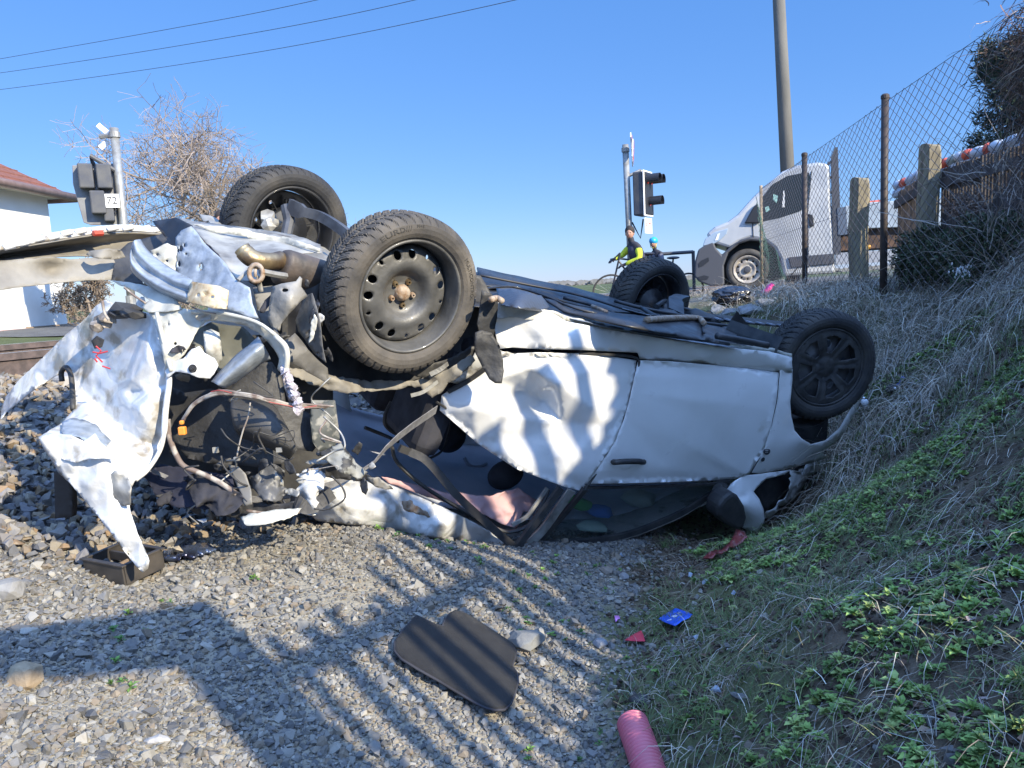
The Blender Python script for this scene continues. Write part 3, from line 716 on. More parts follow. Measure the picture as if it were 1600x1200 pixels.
def far_wheel(c, w_, parent, front=False):
    u, v, w_ = wheel_frame(w_, .6)
    wh = bpy.data.objects.new('wheel', None); COL.objects.link(wh); wh.parent = parent; wh.location = Vector(c)-root_loc(parent)
    tyre('tyre', c, u, v, w_, rubber, wh); rim_barrel(c, u, v, w_, blackmet, wh)
    V, T = disc_with_holes(.195, [circ(.15*math.cos(k*.785), .15*math.sin(k*.785), .010) for k in range(4)], [(0, -.03), (.1, -.045), (.185, -.02)])
    build('wheel_disc', frame_pts(c, u, v, w_, V), T, blackmet, wh, smooth=True, thick=.004)
    V, F1 = lathe([(.001, .045), (.05, .045), (.055, .03), (.105, .028), (.112, .012), (.114, -.02)], 40)
    build('brake_drum', frame_pts(c, u, v, w_, V), F1, blackmet, wh, smooth=True)
    mb = MB()
    for k in range(14):
        a = k*2*math.pi/14; mb.box(frame_pts(c, u, v, w_, [[.12*math.cos(a), .12*math.sin(a), 0]])[0], (.004, .07, .03), Matrix((FX, NX, SX)).transposed() @ Matrix.Rotation(a+.6, 3, 'Z'))
    mb.build('cooling_rib', blackmet, wh)
    return wh
far_wheel(P(446, 360, 3.95), (toV+FX*.25+NX*.05), car)
far_wheel(P(1014, 474, 5.35), (toV+FX*.1), car, True)

mb = MB(); mb.strap(smooth_path([P(452,322,3.72), P(470,330,3.70), P(500,338,3.68), P(530,356,3.62), P(560,380,3.55)], 4), tuple(NX), [.07]*5+[.045]*12, .03)
mb.tube([P(448,322,3.74), P(452,345,3.72), P(445,378,3.68)], [.03, .028, .026], 10); mb.each('trailing_arm', mat('grey_axle_arm', (.11, .115, .125), .45, metal=.3, col2=(.05, .05, .055), scale=12), car)
for j, (a, b, c_) in enumerate(((418,338,3.76),(428,348,3.74),(420,352,3.72))):
    V0, F0 = hull(20, 140+j); build('brake_caliper', frame_pts(P(a, b, c_), FX*.045, SX*.04, NX*.04, V0), [tuple(t) for t in F0], galv, car)
# ---------------------------------------------------------------- body side
sill_top = [(777,481),(822,484),(864,491),(884,502),(946,514),(1029,528),(1080,535),(1132,543),(1202,549),(1237,558)]
sheet('rocker_panel', sill_top+[(1237,583),(1218,581),(1170,575),(1100,568),(1050,564),(999,561),(996,551),(917,547),(850,545),(800,543),(778,545),(772,510)],
      [(777,481,.05),(864,491,.02),(950,515,.03),(1237,558,.03),(772,543,.04),(860,520,-.01),(917,530,.0),(996,551,.01),(1100,550,-.005),(1237,577,.0),(1100,568,.03),(1218,581,.03),(1000,561,.03),(1100,561,.0),(1215,573,.0)], white, car, amp=.004, f=9, step=8, mode='S',
      dents=[(800,510,25,.035),(850,518,18,-.02),(885,505,14,.03),(830,535,16,.02)], thick=.003)
# inner lip of the sill with a ragged seam
sheet('sill_seam', sill_top+[(1237,552),(1200,543),(1130,536),(1030,521),(946,507),(890,495),(864,485),(777,475)], .05, ivory, car, amp=.006, f=30, step=6, jag=1.5, mode='S')
door_out = [(997,563),(1050,565),(1110,570),(1170,576),(1217,582),(1213,627),(1205,665),(1194,700),(1170,741),(1144,749),(1030,754),(914,757),(922,742),(934,731),(950,708),(963,685),(975,655),(983,627),(990,595)]
front_door = sheet('front_door', door_out, [(997,563,.022),(1110,570,.022),(1217,582,.022),(990,585,.0),(1110,592,.0),(1213,602,.0),(985,620,-.018),(1110,628,-.02),(1208,640,-.012),(975,650,-.012),(1100,655,-.014),(960,700,-.012),(1080,700,-.014),(1194,700,-.005),
      (925,735,.004),(1050,735,.004),(1160,738,.01),(914,757,.03),(1144,749,.03),
      (992,578,.002),(1215,596,.004),(991,586,-.008),(1214,606,-.008),(987,612,-.016),(1211,634,-.016),(984,618,-.020),(1210,641,-.021)], white, car, step=6, mode='S', lin=True)
V0, F0 = lathe([(.001, .020), (.035, .017), (.056, .006), (.062, -.004)], 28)
hc = S(980, 722, -.005); build('handle_recess', frame_pts(hc+SX*.006, FX, NX, SX, V0*np.array([1, .75, -.3])), F0, white, front_door, smooth=True)
mb = MB(); hp = px_path([(958,722,-.02),(963,722,-.042),(980,721,-.048),(997,721,-.046),(1003,722,-.03),(1006,722,-.02)], 'S'); mb.tube(smooth_path(hp, 4), .0145, 8)
mb.build('door_handle', blackpl, front_door, smooth=True)
mb = MB(); mb.tube(px_path([(914,757,-.0),(980,756,-.006),(1050,754,-.006),(1110,751,-.004),(1146,748,.0)], 'S'), .0035, 6); mb.build('waist_seal', blackpl, front_door)
# dark gap seams
mb = MB(); mb.tube(smooth_path(px_path([(905,551,.02),(950,554,.016),(996,560,.014),(993,585,.01),(986,627,.006),(966,685,.006),(937,731,.012),(912,768,.02)], 'S'), 4), .0065, 6); mb.build('door_seal', blackpl, car)
mb = MB(); mb.tube(smooth_path(px_path([(1218,582,.018),(1214,627,.004),(1206,665,.0),(1195,700,.002),(1172,741,.012)], 'S'), 4), .0028, 6); mb.build('door_gap', blackpl, car)
sheet('door_shut_panel', [(1000,566),(1210,585),(1190,690),(1165,735),(930,735),(970,680),(992,600)], .05, darkpl, car, step=25, mode='S')
# crushed rear door
rd_out = [(690,618),(712,602),(740,585),(752,570),(768,556),(800,552),(850,551),(905,552),(950,556),(994,563),(990,590),(982,627),(963,685),(934,731),(908,767),(880,760),(840,745),(806,732),(775,712),(745,692),(715,665),(687,641)]
sheet('rear_door', rd_out, [(690,618,.16),(740,585,.10),(800,555,.05),(900,554,.03),(994,563,.02),(982,627,.0),(934,731,.0),(905,766,.03),(840,745,.035),(745,690,.10),(687,641,.16),
      (780,590,.03),(830,575,.0),(820,612,.12),(850,628,.14),(870,600,-.03),(900,585,-.02),(760,625,.05),(740,640,.04),(800,650,.05),(880,660,.05),(930,640,-.025),(900,710,.0),(945,665,-.02),(860,715,.04),(800,690,.075)],
      white, car, amp=.002, f=7, step=5, mode='S', ridge=.85, lin=True, fac=.011, cell=46, dents=[(835,598,9,.045),(850,605,7,-.05),(812,585,12,-.03),(905,610,22,.035),(925,655,14,-.02),(870,630,10,.03),(790,570,12,.02),(760,600,14,-.02)], thick=.003, seed=4)
mb = MB(); mb.tube(smooth_path(px_path([(700,612,.13),(730,596,.10),(760,575,.06)], 'S'), 3), .012, 6)
mb.tube(smooth_path(px_path([(682,628,.12),(700,640,.13),(740,672,.10)], 'S'), 3), .006, 6); mb.each('door_edge', blackpl, car)
# rear quarter above the rear door: torn white bits beside the mudflap
sheet('rear_quarter_remnant', [(748,540),(778,545),(800,552),(770,560),(752,574),(735,590),(715,600),(705,596),(730,575)], [(748,540,.08),(800,552,.04),(715,600,.12)], white_c, car, amp=.01, f=14, step=6, jag=2, mode='S', seed=8)
sheet('rear_quarter_skin', [(776,470),(800,474),(830,480),(860,488),(880,500),(860,505),(830,500),(800,496),(775,500)], [(776,470,.03),(860,488,.02),(880,500,.03)], white_c, car, amp=.012, f=10, step=6, jag=1, mode='S', seed=9)
# front fender
fo = [(1218,578),(1238,577),(1237,600),(1234,627),(1236,650),(1241,672),(1252,685),(1267,694),(1289,688),(1311,670),(1330,638),(1346,604),(1354,576),(1358,580),(1352,612),(1336,645),(1317,678),(1300,696),(1286,706),(1292,716),(1264,724),(1227,732),(1185,739),(1171,738),(1194,699),(1206,662),(1214,627)]
fender = sheet('front_fender', fo, [(1218,578,.02),(1238,577,.02),(1234,627,-.005),(1241,672,-.01),(1267,694,-.02),(1311,670,-.02),(1346,604,.0),(1358,578,.02),(1336,645,.0),(1317,678,.02),(1292,716,.10),(1227,732,.04),(1185,739,.03),(1200,690,-.004),(1230,705,-.0)], white, car, amp=.003, f=8, step=5, mode='S')
V0, F0 = lathe([(.001, .004), (.012, .003), (.014, .0)], 16)
build('marker_plug', frame_pts(S(1192, 718, -.004), FX, NX, toV, V0), F0, blackpl, fender)
sheet('fender_badge', circ(1198, 705, 5.5, 16), -.0035, mat('dark_badge_print', (.05, .05, .06), .4), fender, mode='S', step=3, thick=.001, holes=[[(1195.5,703),(1200.5,703),(1200.5,704.2),(1195.5,704.2)],[(1195.5,706),(1200.5,706),(1200.5,707.2),(1195.5,707.2)]])
# wheel housing of the front wheel: half tub behind the arch
V0, F0 = lathe([(.375, 0), (.375, -.40), (.02, -.41)], 40)
k = [f for f in range(len(F0))]
u0, v0, w0 = wheel_frame(toV, 0)
hv = frame_pts(W(2.54, .03, -.03), u0, v0, w0, V0); hl = V0
keep = [tuple(f) for f in F0 if hl[list(f)][:, 0].mean() < .10]
build('wheel_arch_liner', hv, keep, blackpl, car, thick=.004)
# bonnet corner, scuttle and headlamp hollow below the fender
sheet('bonnet_corner', [(1132,764),(1146,752),(1161,743),(1202,738),(1235,734),(1225,741),(1196,748),(1180,764),(1177,768),(1186,780),(1192,795),(1194,813),(1185,832),(1166,828),(1146,817),(1145,796),(1141,777)],
      [(1132,764,.04),(1161,743,.02),(1235,734,.05),(1177,768,.0),(1192,795,-.03),(1185,832,.0),(1146,817,.06),(1160,790,-.04)], white, car, amp=.004, f=8, step=5, mode='S', dents=[(1160,775,6,.015)])
sheet('headlamp_hollow', [(1178,766),(1186,752),(1208,740),(1236,736),(1234,752),(1230,768),(1214,786),(1196,800),(1190,784)], [(1178,766,.12),(1208,740,.16),(1236,736,.14),(1230,768,.16),(1196,800,.1)], blackpl, car, step=6, mode='S')
sheet('front_bumper_edge', [(1236,736),(1258,732),(1255,748),(1246,762),(1245,776),(1228,784),(1216,796),(1203,808),(1190,812),(1194,801),(1212,788),(1229,769),(1234,752)], [(1236,736,.03),(1258,732,.10),(1246,770,.08),(1194,808,.05)], white_c, car, amp=.016, f=22, step=4, jag=1.2, mode='S', seed=12)
sheet('front_bumper', [(1258,726),(1292,714),(1288,728),(1262,745),(1250,768),(1236,786),(1240,760),(1252,742)], [(1258,726,.06),(1292,714,.14),(1250,768,.16),(1236,786,.14)], white, car, amp=.006, f=9, step=6, mode='S')
# underside of bonnet and body front as a volume so that the nose is closed
sheet('inner_wing', [(1171,742),(1236,734),(1290,712),(1300,740),(1240,800),(1190,815),(1150,800)], [(1171,742,.2),(1236,734,.22),(1290,712,.3),(1240,800,.25),(1150,800,.2)], blackpl, car, step=14, mode='S')
# mirror
mo = [(1102,777),(1111,765),(1123,756),(1133,762),(1142,776),(1146,795),(1141,813),(1130,814),(1115,807),(1100,793)]
mb = MB(); mb.prism([S(a, b, -.02) for a, b in mo], -SX*.11); mb.build('wing_mirror', blackpl, car, bevel=.02)
mb = MB(); mb.tube([S(1128, 757, .06), S(1122, 765, -.02)], [.035, .03], 8); mb.build('mirror_foot', blackpl, car)
# front side window
win = [(917,763),(970,762),(1030,760),(1090,757),(1144,752),(1120,766),(1099,777),(1065,797),(1029,813),(990,828),(946,838),(895,844),(843,847),(858,832),(876,815),(898,788)]
sheet('front_side_window', win, [(917,763,.035),(1144,752,.05),(1029,813,.09),(946,838,.11),(843,847,.12),(990,780,.045)], glass_m, car, step=16, mode='S')
mb = MB()
mb.strap(smooth_path(px_path([(834,851,.10),(890,848,.10),(946,842,.095),(990,832,.09),(1029,817,.08),(1065,801,.07),(1099,780,.055),(1125,764,.045),(1140,754,.035)], 'S'), 4), tuple(NX), .030, .02)
mb.strap(smooth_path(px_path([(914,762,.022),(980,761,.02),(1050,759,.02),(1110,756,.02),(1140,752,.025)], 'S'), 4), tuple(NX), .012, .012)
mb.strap(smooth_path(px_path([(914,764,.02),(892,790,.06),(868,818,.08),(838,848,.095)], 'S'), 4), tuple(FX), .028, .02)
mb.each('window_frame', blackpl, car)
mb = MB(); mb.strap(smooth_path(px_path([(838,857,.10),(890,853.5,.10),(946,847.5,.095),(990,837,.09),(1029,822,.08),(1065,806,.07),(1099,785,.055)], 'S'), 4), tuple(NX), .010, .012); mb.build('roof_gutter', galv, car)
# roof and its far edge, interior lining
near_e = [(470,800,.10),(560,812,.10),(680,832,.12),(800,850,.12),(900,851,.13),(1000,836,.13),(1080,800,.13),(1150,770,.16)]
rows = []
ne = [S(*p) for p in near_e]
rf_rows = [[p for p in ne], [p+SX*.10-NX*.03 for p in ne], [p+SX*.6-NX*.05 for p in ne], [p+SX*1.1-NX*.01 for p in ne], [p+SX*1.2+NX*.05 for p in ne]]
def vpatch(name, g, m, parent, n=5, amp=0, f=8, thick=.003, seed=1):
    g = [smooth_path(r, n) for r in g]; cols = [smooth_path([r[k] for r in g], n) for k in range(len(g[0]))]
    V = np.array([[tuple(v) for v in c] for c in cols]); a, b, _ = V.shape; V = V.reshape(-1, 3)
    if amp: V = V + np.array(NX[:])[None]*(amp*ridged(V, f, 3, seed))[:, None]
    i = np.arange(a*b).reshape(a, b); Fq = np.stack([i[:-1, :-1], i[:-1, 1:], i[1:, 1:], i[1:, :-1]], -1).reshape(-1, 4)
    return build(name, V, Fq, m, parent, smooth=True, thick=thick)
vpatch('roof', rf_rows, white_c, car, amp=.01)
vpatch('roof_lining', [[p+NX*(.035+.07*(i > 0)) +SX*(.03) for p in r] for i, r in enumerate(rf_rows)][1:], lining, car, amp=.006, f=4)
ra = [(478,728),(506,734),(540,743),(562,750),(600,753),(637,768),(681,787),(728,809),(769,831),(800,850),(822,853),(769,850),(712,846),(666,838),(644,835),(600,831),(569,821),(547,819),(494,812),(481,800),(503,781),(522,769),(494,750)]
sheet('roof_side', ra, [(478,728,.22),(562,750,.16),(637,768,.12),(728,809,.06),(800,850,.03),(712,846,.08),(600,831,.06),(494,812,.12),(522,769,.03),(600,790,-.03),(680,820,.0),(560,800,-.03)], white_c, car, amp=.007, f=8, step=5, mode='S', ridge=.85, seed=15, fac=.02, cell=26, dents=[(560,760,10,-.04),(575,768,8,.04),(640,790,16,.03),(610,775,10,-.03)])
sheet('rust_smear', [(628,783),(640,780),(650,790),(668,800),(672,808),(655,804),(640,800),(630,795)], [(628,783,-.034),(650,790,-.03),(672,808,-.022)], rust, car, mode='S', step=4, jag=1.5, thick=.001, amp=.004, f=20)
# far body side seen from inside and outside, with openings of its windows
def WP(pts, y): return [W(a, y, b) for a, b in pts]
def local_sheet(name, out, y, m, parent, holes=(), step=.05, amp=0, f=5, curve=None, thick=.004):
    q, T = cdt([(a*1000, b*1000) for a, b in out], [[(a*1000, b*1000) for a, b in h] for h in holes], step*1000, 0, 5); q = q/1000
    yy = np.full(len(q), float(y)) + (curve(q[:, 0], q[:, 1]) if curve else 0)
    V = np.array(CO[:])[None]+q[:, :1]*np.array(FX[:])+yy[:, None]*np.array(SX[:])+q[:, 1:]*np.array(NX[:])
    if amp: V = V+np.array(SX[:])[None]*(amp*ridged(V, f, 3, 3))[:, None]
    return build(name, V, T, m, parent, smooth=True, thick=thick)
inw = lambda x, z: -np.maximum(0, -z-.62)*.38
local_sheet('far_body_side', [(.36,-.06),(2.15,-.05),(2.18,-.12),(2.3,-.32),(2.56,-.4),(2.82,-.32),(2.95,-.1),(3.1,-.3),(3.1,-.62),(2.2,-.72),(1.5,-1.06),(.9,-1.10),(.1,-1.08),(-.5,-.95),(-.45,-.3),(-.33,-.1),(-.28,-.28),(0,-.38),(.26,-.3)], 1.44, white, car,
            holes=[[(1.95,-.66),(1.15,-.66),(1.12,-1.0),(1.5,-1.0)],[(1.05,-.66),(.3,-.66),(.4,-1.02),(1.02,-1.02)],[(.2,-.66),(-.2,-.66),(-.1,-.95),(.25,-1.0)]], curve=inw, amp=.01)
# floor pan of the cabin and bulkheads
local_sheet('cabin_floor', [(.3,0),(.31,0),(2.3,0),(2.3,.001)], .1, darkpl, car) if False else None
def quad(name, pts, m, parent, n=10, amp=0, f=5, thick=.004, seed=2):
    g = [[pts[0].lerp(pts[1], a/n).lerp(pts[3].lerp(pts[2], a/n), b/n) for a in range(n+1)] for b in range(n+1)]
    V = np.array([[tuple(v) for v in r] for r in g]).reshape(-1, 3)
    if amp: V = V+np.array(NX[:])[None]*(amp*ridged(V, f, 3, seed))[:, None]
    i = np.arange((n+1)**2).reshape(n+1, n+1); Fq = np.stack([i[:-1, :-1], i[:-1, 1:], i[1:, 1:], i[1:, :-1]], -1).reshape(-1, 4)
    return build(name, V, Fq, m, parent, smooth=True, thick=thick)
quad('floor_pan', [W(.34,.06,-.03), W(2.3,.06,-.03), W(2.3,1.40,-.03), W(.34,1.40,-.03)], blackmet, car, 40, .012, 5)
quad('front_bulkhead', [W(2.2,.1,-.03), W(2.2,1.38,-.03), W(2.1,1.3,-.7), W(2.1,.15,-.7)], blackpl, car)
quad('boot_floor', [W(-.45,.15,-.02), W(.3,.2,-.05), W(.3,1.35,-.05), W(-.6,1.35,.0)], galv, car, 30, .02, 6)
quad('bonnet', [W(2.15,.12,-.72), W(3.05,.18,-.60), W(3.05,1.3,-.60), W(2.15,1.35,-.72)], white, car, 16, .006)
quad('front_panel', [W(3.05,.18,-.60), W(2.98,.3,-.02), W(2.98,1.2,-.02), W(3.05,1.3,-.60)], blackpl, car)
# seats hanging from the floor
def seat(x, y):
    st = bpy.data.objects.new('seat', None); COL.objects.link(st); st.parent = car; st.location = W(x, y, -.2)-root_loc(car)
    Mx = Matrix((FX, SX, NX)).transposed()
    MB().box(W(x+.12, y, -.25), (.5, .46, .14), Mx).build('seat_cushion', clothm, st, bevel=.04)
    MB().box(W(x-.16, y, -.50), (.14, .44, .52), Mx@Matrix.Rotation(R(10), 3, 'Y')).build('backrest', clothm, st, bevel=.05)
for sx_, sy_ in ((.55, .40), (.55, 1.0), (1.25, .40), (1.25, 1.0)): seat(sx_, sy_)
def headrest(px, py, off, w_, h):
    c = S(px, py, off); MB().sphere(c, (w_, .06, h), 18, 12, Matrix((FX, SX, NX)).transposed()@Matrix.Rotation(R(-18), 3, 'Y')).build('headrest', clothm, car, smooth=True)
headrest(790, 742, .50, .105, .082); headrest(703, 682, 1.0, .10, .10)
mb = MB(); mb.tube(smooth_path(px_path([(612,628,.6),(602,650,.6),(606,668,.6),(640,690,.6),(668,715,.55)], 'S'), 4), .012, 6)
mb.tube(smooth_path(px_path([(705,655,.55),(700,680,.5),(690,705,.4),(668,718,.35)], 'S'), 4), .006, 6); mb.tube(smooth_path(px_path([(570,668,.7),(600,680,.7),(622,690,.6)], 'S'), 4), .010, 6)
mb.each('trim_strip', blackpl, car)
mb = MB(); mb.tube(smooth_path(px_path([(725,715,1.0),(733,727,.98),(748,729,.98),(760,724,1.0)], 'S'), 4), .012, 6); mb.build('grab_handle', lining, car)
# airbag cloth
sheet('airbag', [(594,741),(637,753),(681,762),(712,769),(759,772),(785,765),(806,759),(818,770),(837,778),(831,791),(815,800),(803,822),(775,816),(737,794),(700,782),(666,775),(606,753)], [(594,741,.24),(681,762,.22),(759,772,.22),(806,759,.22),(837,778,.26),(803,822,.16),(737,794,.18),(666,775,.2)], pink, car, amp=.035, f=9, step=5, mode='S', seed=21, ridge=.7)
# rear door window frames folded down into a V
mb = MB()
mb.strap(smooth_path(px_path([(640,706,.14),(669,722,.10),(712,772,.04),(759,816,.0),(805,856,-.02)], 'S'), 5), (NX+FX)*1.0, .036, .02)
mb.strap(smooth_path(px_path([(805,858,-.022),(837,816,.0),(858,787,.01),(876,762,.02)], 'S'), 5), (NX-FX)*1.0, .036, .02)
mb.strap(smooth_path(px_path([(624,700,.14),(645,708,.14),(660,715,.12)], 'S'), 5), (NX+FX)*1.0, .03, .02)
mb.each('door_window_frame', blackpl, car)
mb = MB(); mb.tube(smooth_path(px_path([(612,698,.2),(622,724,.2),(665,762,.16),(728,800,.10),(781,828,.05),(806,829,.04),(828,818,.04),(845,792,.05),(857,765,.06)], 'S'), 5), .0095, 6); mb.build('window_seal', blackpl, car)
mb = MB(); mb.strap(smooth_path(px_path([(855,762,.05),(836,790,.045),(822,808,.04),(800,820,.04)], 'S'), 4), (NX-FX)*1.0, .018, .01)
mb.strap(smooth_path(px_path([(893,766,.02),(870,798,.04),(848,828,.05),(826,850,.05)], 'S'), 4), (FX)*1.0, .05, .012)
mb.each('door_post_trim', galv, car)
# things inside seen through the window
for (a, b, o_, w_, h, cc) in ((905, 785, .22, .08, .04, (.08, .40, .10)), (938, 798, .24, .09, .035, (.05, .18, .60)), (1000, 778, .3, .14, .06, (.45, .52, .48)), (925, 822, .20, .13, .03, (.45, .60, .50))):
    c = S(a, b, o_); q = hull(30, a)[0]; f_ = hull(30, a)[1]
    build('bundled_vest', frame_pts(c, FX*w_, SX*.08, NX*h, q), [tuple(t) for t in f_], mat('vest_cloth', cc, .9), car, smooth=True)

# ---------------------------------------------------------------- underbody (facing the sky)
sheet('underbody_tray', [(745,419),(790,428),(830,437),(900,452),(960,468),(1000,482),(1040,500),(1000,500),(930,484),(870,470),(800,455),(750,446)], [(745,419,.02),(900,452,.03),(1040,500,.0),(870,470,.0),(750,446,-.01)], blackmet, car, amp=.008, f=6, step=7, mode='U', thick=.01, ridge=.2)
sheet('underbody_tray', [(850,468),(900,478),(960,490),(1020,497),(1080,503),(1125,512),(1150,524),(1154,538),(1125,538),(1060,527),(990,513),(930,500),(880,488)], [(850,468,.03),(1020,497,.05),(1150,524,.02),(1060,527,.01),(880,488,.01),(1000,505,.045)], blackmet, car, amp=.006, f=6, step=7, mode='U', thick=.01, seed=3, ridge=.2)
sheet('heat_shield', [(775,452),(800,452),(845,463),(858,480),(850,488),(815,483),(783,478)], [(775,452,.04),(858,480,.02),(783,478,.02),(815,465,.07)], mat('grey_heat_shield', (.10, .11, .13), .4, metal=.5, bump=.3, bscale=40), car, amp=.004, f=12, step=5, mode='U')
sheet('chassis_panel', [(870,488),(930,500),(1000,515),(1090,532),(1160,545),(1200,549),(1130,542),(1030,526),(950,512),(890,498)], .0, mat('blue_grey_chassis', (.13, .15, .18), .4, coat=.4), car, amp=.003, f=10, step=7, mode='U')
mb = MB()
for pts, r in (([(750,430),(830,446),(900,460),(960,478),(1010,495)], .012), ([(752,452),(800,448),(850,462),(900,482),(960,495)], .010), ([(880,465),(930,478),(960,490)], .016), ([(905,470),(940,482),(975,490),(1030,494)], .014),
               ([(960,470),(1010,483),(1060,492),(1110,498)], .018), ([(1000,480),(1040,500),(1100,505),(1180,515)], .02), ([(1060,480),(1100,490),(1150,505),(1205,530)], .02), ([(1120,525),(1160,532),(1200,540)], .03), ([(1080,492),(1095,505),(1100,520)], .012)):
    mb.tube(smooth_path([UB(a, b, .035) for a, b in pts], 5), r*.6, 7)
mb.each('brake_pipe', blackmet, car, smooth=True)
mb = MB(); mb.tube(smooth_path([UB(a, b, .05) for a, b in ((767,468),(776,466),(784,470))], 4), .013, 8); mb.tube(smooth_path([UB(a, b, .06) for a, b in ((1010,500),(1050,497),(1090,497),(1100,505))], 4), .016, 8); mb.tube([UB(a, b, .05) for a, b in ((925,478),(948,487))], .009, 6); mb.each('rusty_pipe', rust, car, smooth=True)
mb = MB()
for k in range(26): mb.tube([UB(975+k*1.6, 482.5+k*.42, .05+.012*math.cos(a)) + NX*0 + SX*(.012*math.sin(a)) for a in np.linspace(0, 6.28, 9)], .0022, 4, caps=False)
mb.build('corrugated_loom', bluesteel, car)
mb = MB(); mb.strap([UB(1112, 496, .03), UB(1175, 502, .03), UB(1236, 508, .03)], tuple(SX*1.0+NX*.3), .07, .015); mb.build('radiator_support', blackpl, car)
mb = MB()
for k in range(7): a = 1122+k*16.5; c = UB(a, 498+k*1.7, .042); mb.box(c, (.045, .05, .008), Matrix((FX, SX, NX)).transposed())
mb.each('support_clip', mat('grey_slats', (.22, .24, .28), .5), car)
for (x, y, z, r) in ((2.25, .5, -.02, .12), (2.35, .85, -.0, .14), (2.6, .7, -.06, .16), (2.3, 1.1, .0, .1), (2.75, .5, -.08, .12), (2.0, .75, .0, .1), (2.55, .38, -.05, .12)):
    V0, F0 = hull(26, int(x*100+y*10)); build('engine_casting', frame_pts(W(x, y, z), FX*r*1.2, SX*r, NX*r*.55, V0), [tuple(t) for t in F0], blackmet, car, smooth=True)
mb = MB(); mb.strap(smooth_path([W(2.05, .75, .03), W(2.2, .95, .09), W(2.42, 1.12, .10), W(2.5, 1.28, .04)], 5), tuple(FX), [.10]*5+[.07]*11, .03)
mb.tube(smooth_path([W(2.1, 1.0, .02), W(2.3, 1.15, .05), W(2.5, 1.22, 0)], 4), .016, 8)
mb.tube([W(2.5, .2, 0), W(2.45, .6, .0)], .02, 8); mb.tube([W(2.42, .15, -.02), W(2.3, .5, .01)], [.03, .04], 8); mb.each('suspension_arm', blackmet, car)
sheet('mudflap', [(752,453),(766,458),(777,469),(776,495),(771,525),(765,530),(750,528),(745,505),(749,487)], -.02, darkpl, car, amp=.006, f=10, step=6, mode='S', thick=.006)
sheet('mudflap', [(742,520),(752,516),(768,520),(777,535),(785,562),(787,580),(783,598),(773,598),(764,592),(752,572),(743,552),(740,535)], [(742,520,-.03),(777,535,-.05),(783,598,-.10),(752,572,-.05)], darkpl, car, amp=.008, f=12, step=5, mode='S', thick=.006, seed=6)

# ---------------------------------------------------------------- torn rear end
sheet('rear_wheel_housing', [(440,430),(500,410),(560,440),(640,430),(700,420),(750,430),(770,470),(760,540),(745,575),(700,596),(640,606),(560,606),(500,596),(455,580),(440,520)], [(440,430,.18),(600,420,.34),(770,470,.24),(745,575,.16),(600,606,.24),(450,580,.15),(600,510,.36)], blackpl, car, amp=.02, f=7, step=10, mode='S', seed=31)
sheet('torn_inner_sill', [(441,570),(470,576),(506,583),(540,590),(575,594),(612,593),(650,592),(681,583),(712,568),(735,555),(742,563),(722,580),(705,596),(690,610),(672,620),(655,604),(637,601),(619,607),(590,611),(556,612),(530,613),(510,609),(494,602),(470,592),(450,582)],
      [(441,570,.16),(575,594,.10),(712,568,.06),(690,615,.08),(556,612,.05),(494,602,.08)], beige, car, amp=.022, f=11, step=4.5, jag=1.6, mode='S', seed=33, ridge=.8)
sheet('arch_edge', [(625,575),(660,572),(700,560),(735,540),(750,545),(730,572),(700,590),(672,594),(650,588)], .1, blackpl, car, amp=.012, f=12, step=6, jag=1, mode='S', seed=35)
mb = MB(); mb.strap(smooth_path([S(672,585,.03), S(688,577,.02), S(700,568,.03)], 3), tuple(NX), .02, .004); mb.strap(smooth_path([S(642,618,.05), S(662,612,.04), S(684,596,.05)], 3), tuple(NX), .016, .004); mb.each('torn_bracket', galv, car)
# floor pan under the boot, upturned
sheet('boot_underside', [(262,352),(280,341),(300,345),(340,350),(375,354),(415,360),(453,366),(480,374),(500,383),(503,396),(470,397),(437,397),(415,402),(420,425),(400,440),(372,440),(362,427),(344,403),(319,376),(300,356),(280,366),(266,362)],
      [(262,352,3.6),(300,345,3.5),(375,354,3.55),(453,366,3.5),(503,390,3.3),(437,397,3.05),(420,425,2.95),(362,427,2.92),(319,376,3.1),(270,362,3.3),(380,390,3.1)], galv, car, amp=.022, f=5, step=6, seed=41, ridge=.3, jag=.8)
sheet('boot_underside_rim', [(300,350),(375,357),(415,366),(453,372),(500,388),(500,394),(460,384),(415,378),(375,368),(330,362)], [(300,350,3.3),(415,366,3.3),(500,388,3.2)], ivory, car, amp=.01, f=12, step=5, jag=1, seed=43)
rear_panel = sheet('rear_panel', [(275,371),(284,360),(300,353),(309,363),(319,377),(331,390),(344,402),(354,414),(362,427),(369,437),(391,449),(394,474),(404,497),(390,497),(375,489),(357,484),(340,482),(300,470),(281,440),(276,414)],
      [(275,371,2.95),(300,353,2.95),(344,402,2.82),(369,437,2.72),(404,497,2.62),(357,484,2.65),(300,470,2.78),(276,414,2.9),(330,430,2.8)], bluesteel, car, amp=.010, f=9, step=5, seed=45,
      holes=[circ(284,388,3.2,10,5), circ(279.5,391,2,8,3), circ(281,412,2.6,10,5), circ(314,417,3.2,10,5.5), circ(292,396,2,8), circ(289,383,1.8,8,3)], thick=.003)
sheet('inner_rear_panel', [(240,345),(275,340),(300,352),(300,470),(270,460),(235,440),(205,420),(235,400),(262,375)], [(240,345,3.3),(300,352,3.05),(300,470,2.95),(205,420,3.0)], blackmet, car, amp=.02, f=8, step=8, seed=46)
sheet('inner_rear_panel', [(236,391),(262,380),(276,385),(277,425),(262,428),(242,410)], [(236,391,2.92),(276,385,2.92),(262,428,2.9)], ivory, car, amp=.014, f=16, step=5, jag=1, seed=47, holes=[circ(246,398,2.2,8), circ(262,407,2.2,8)])
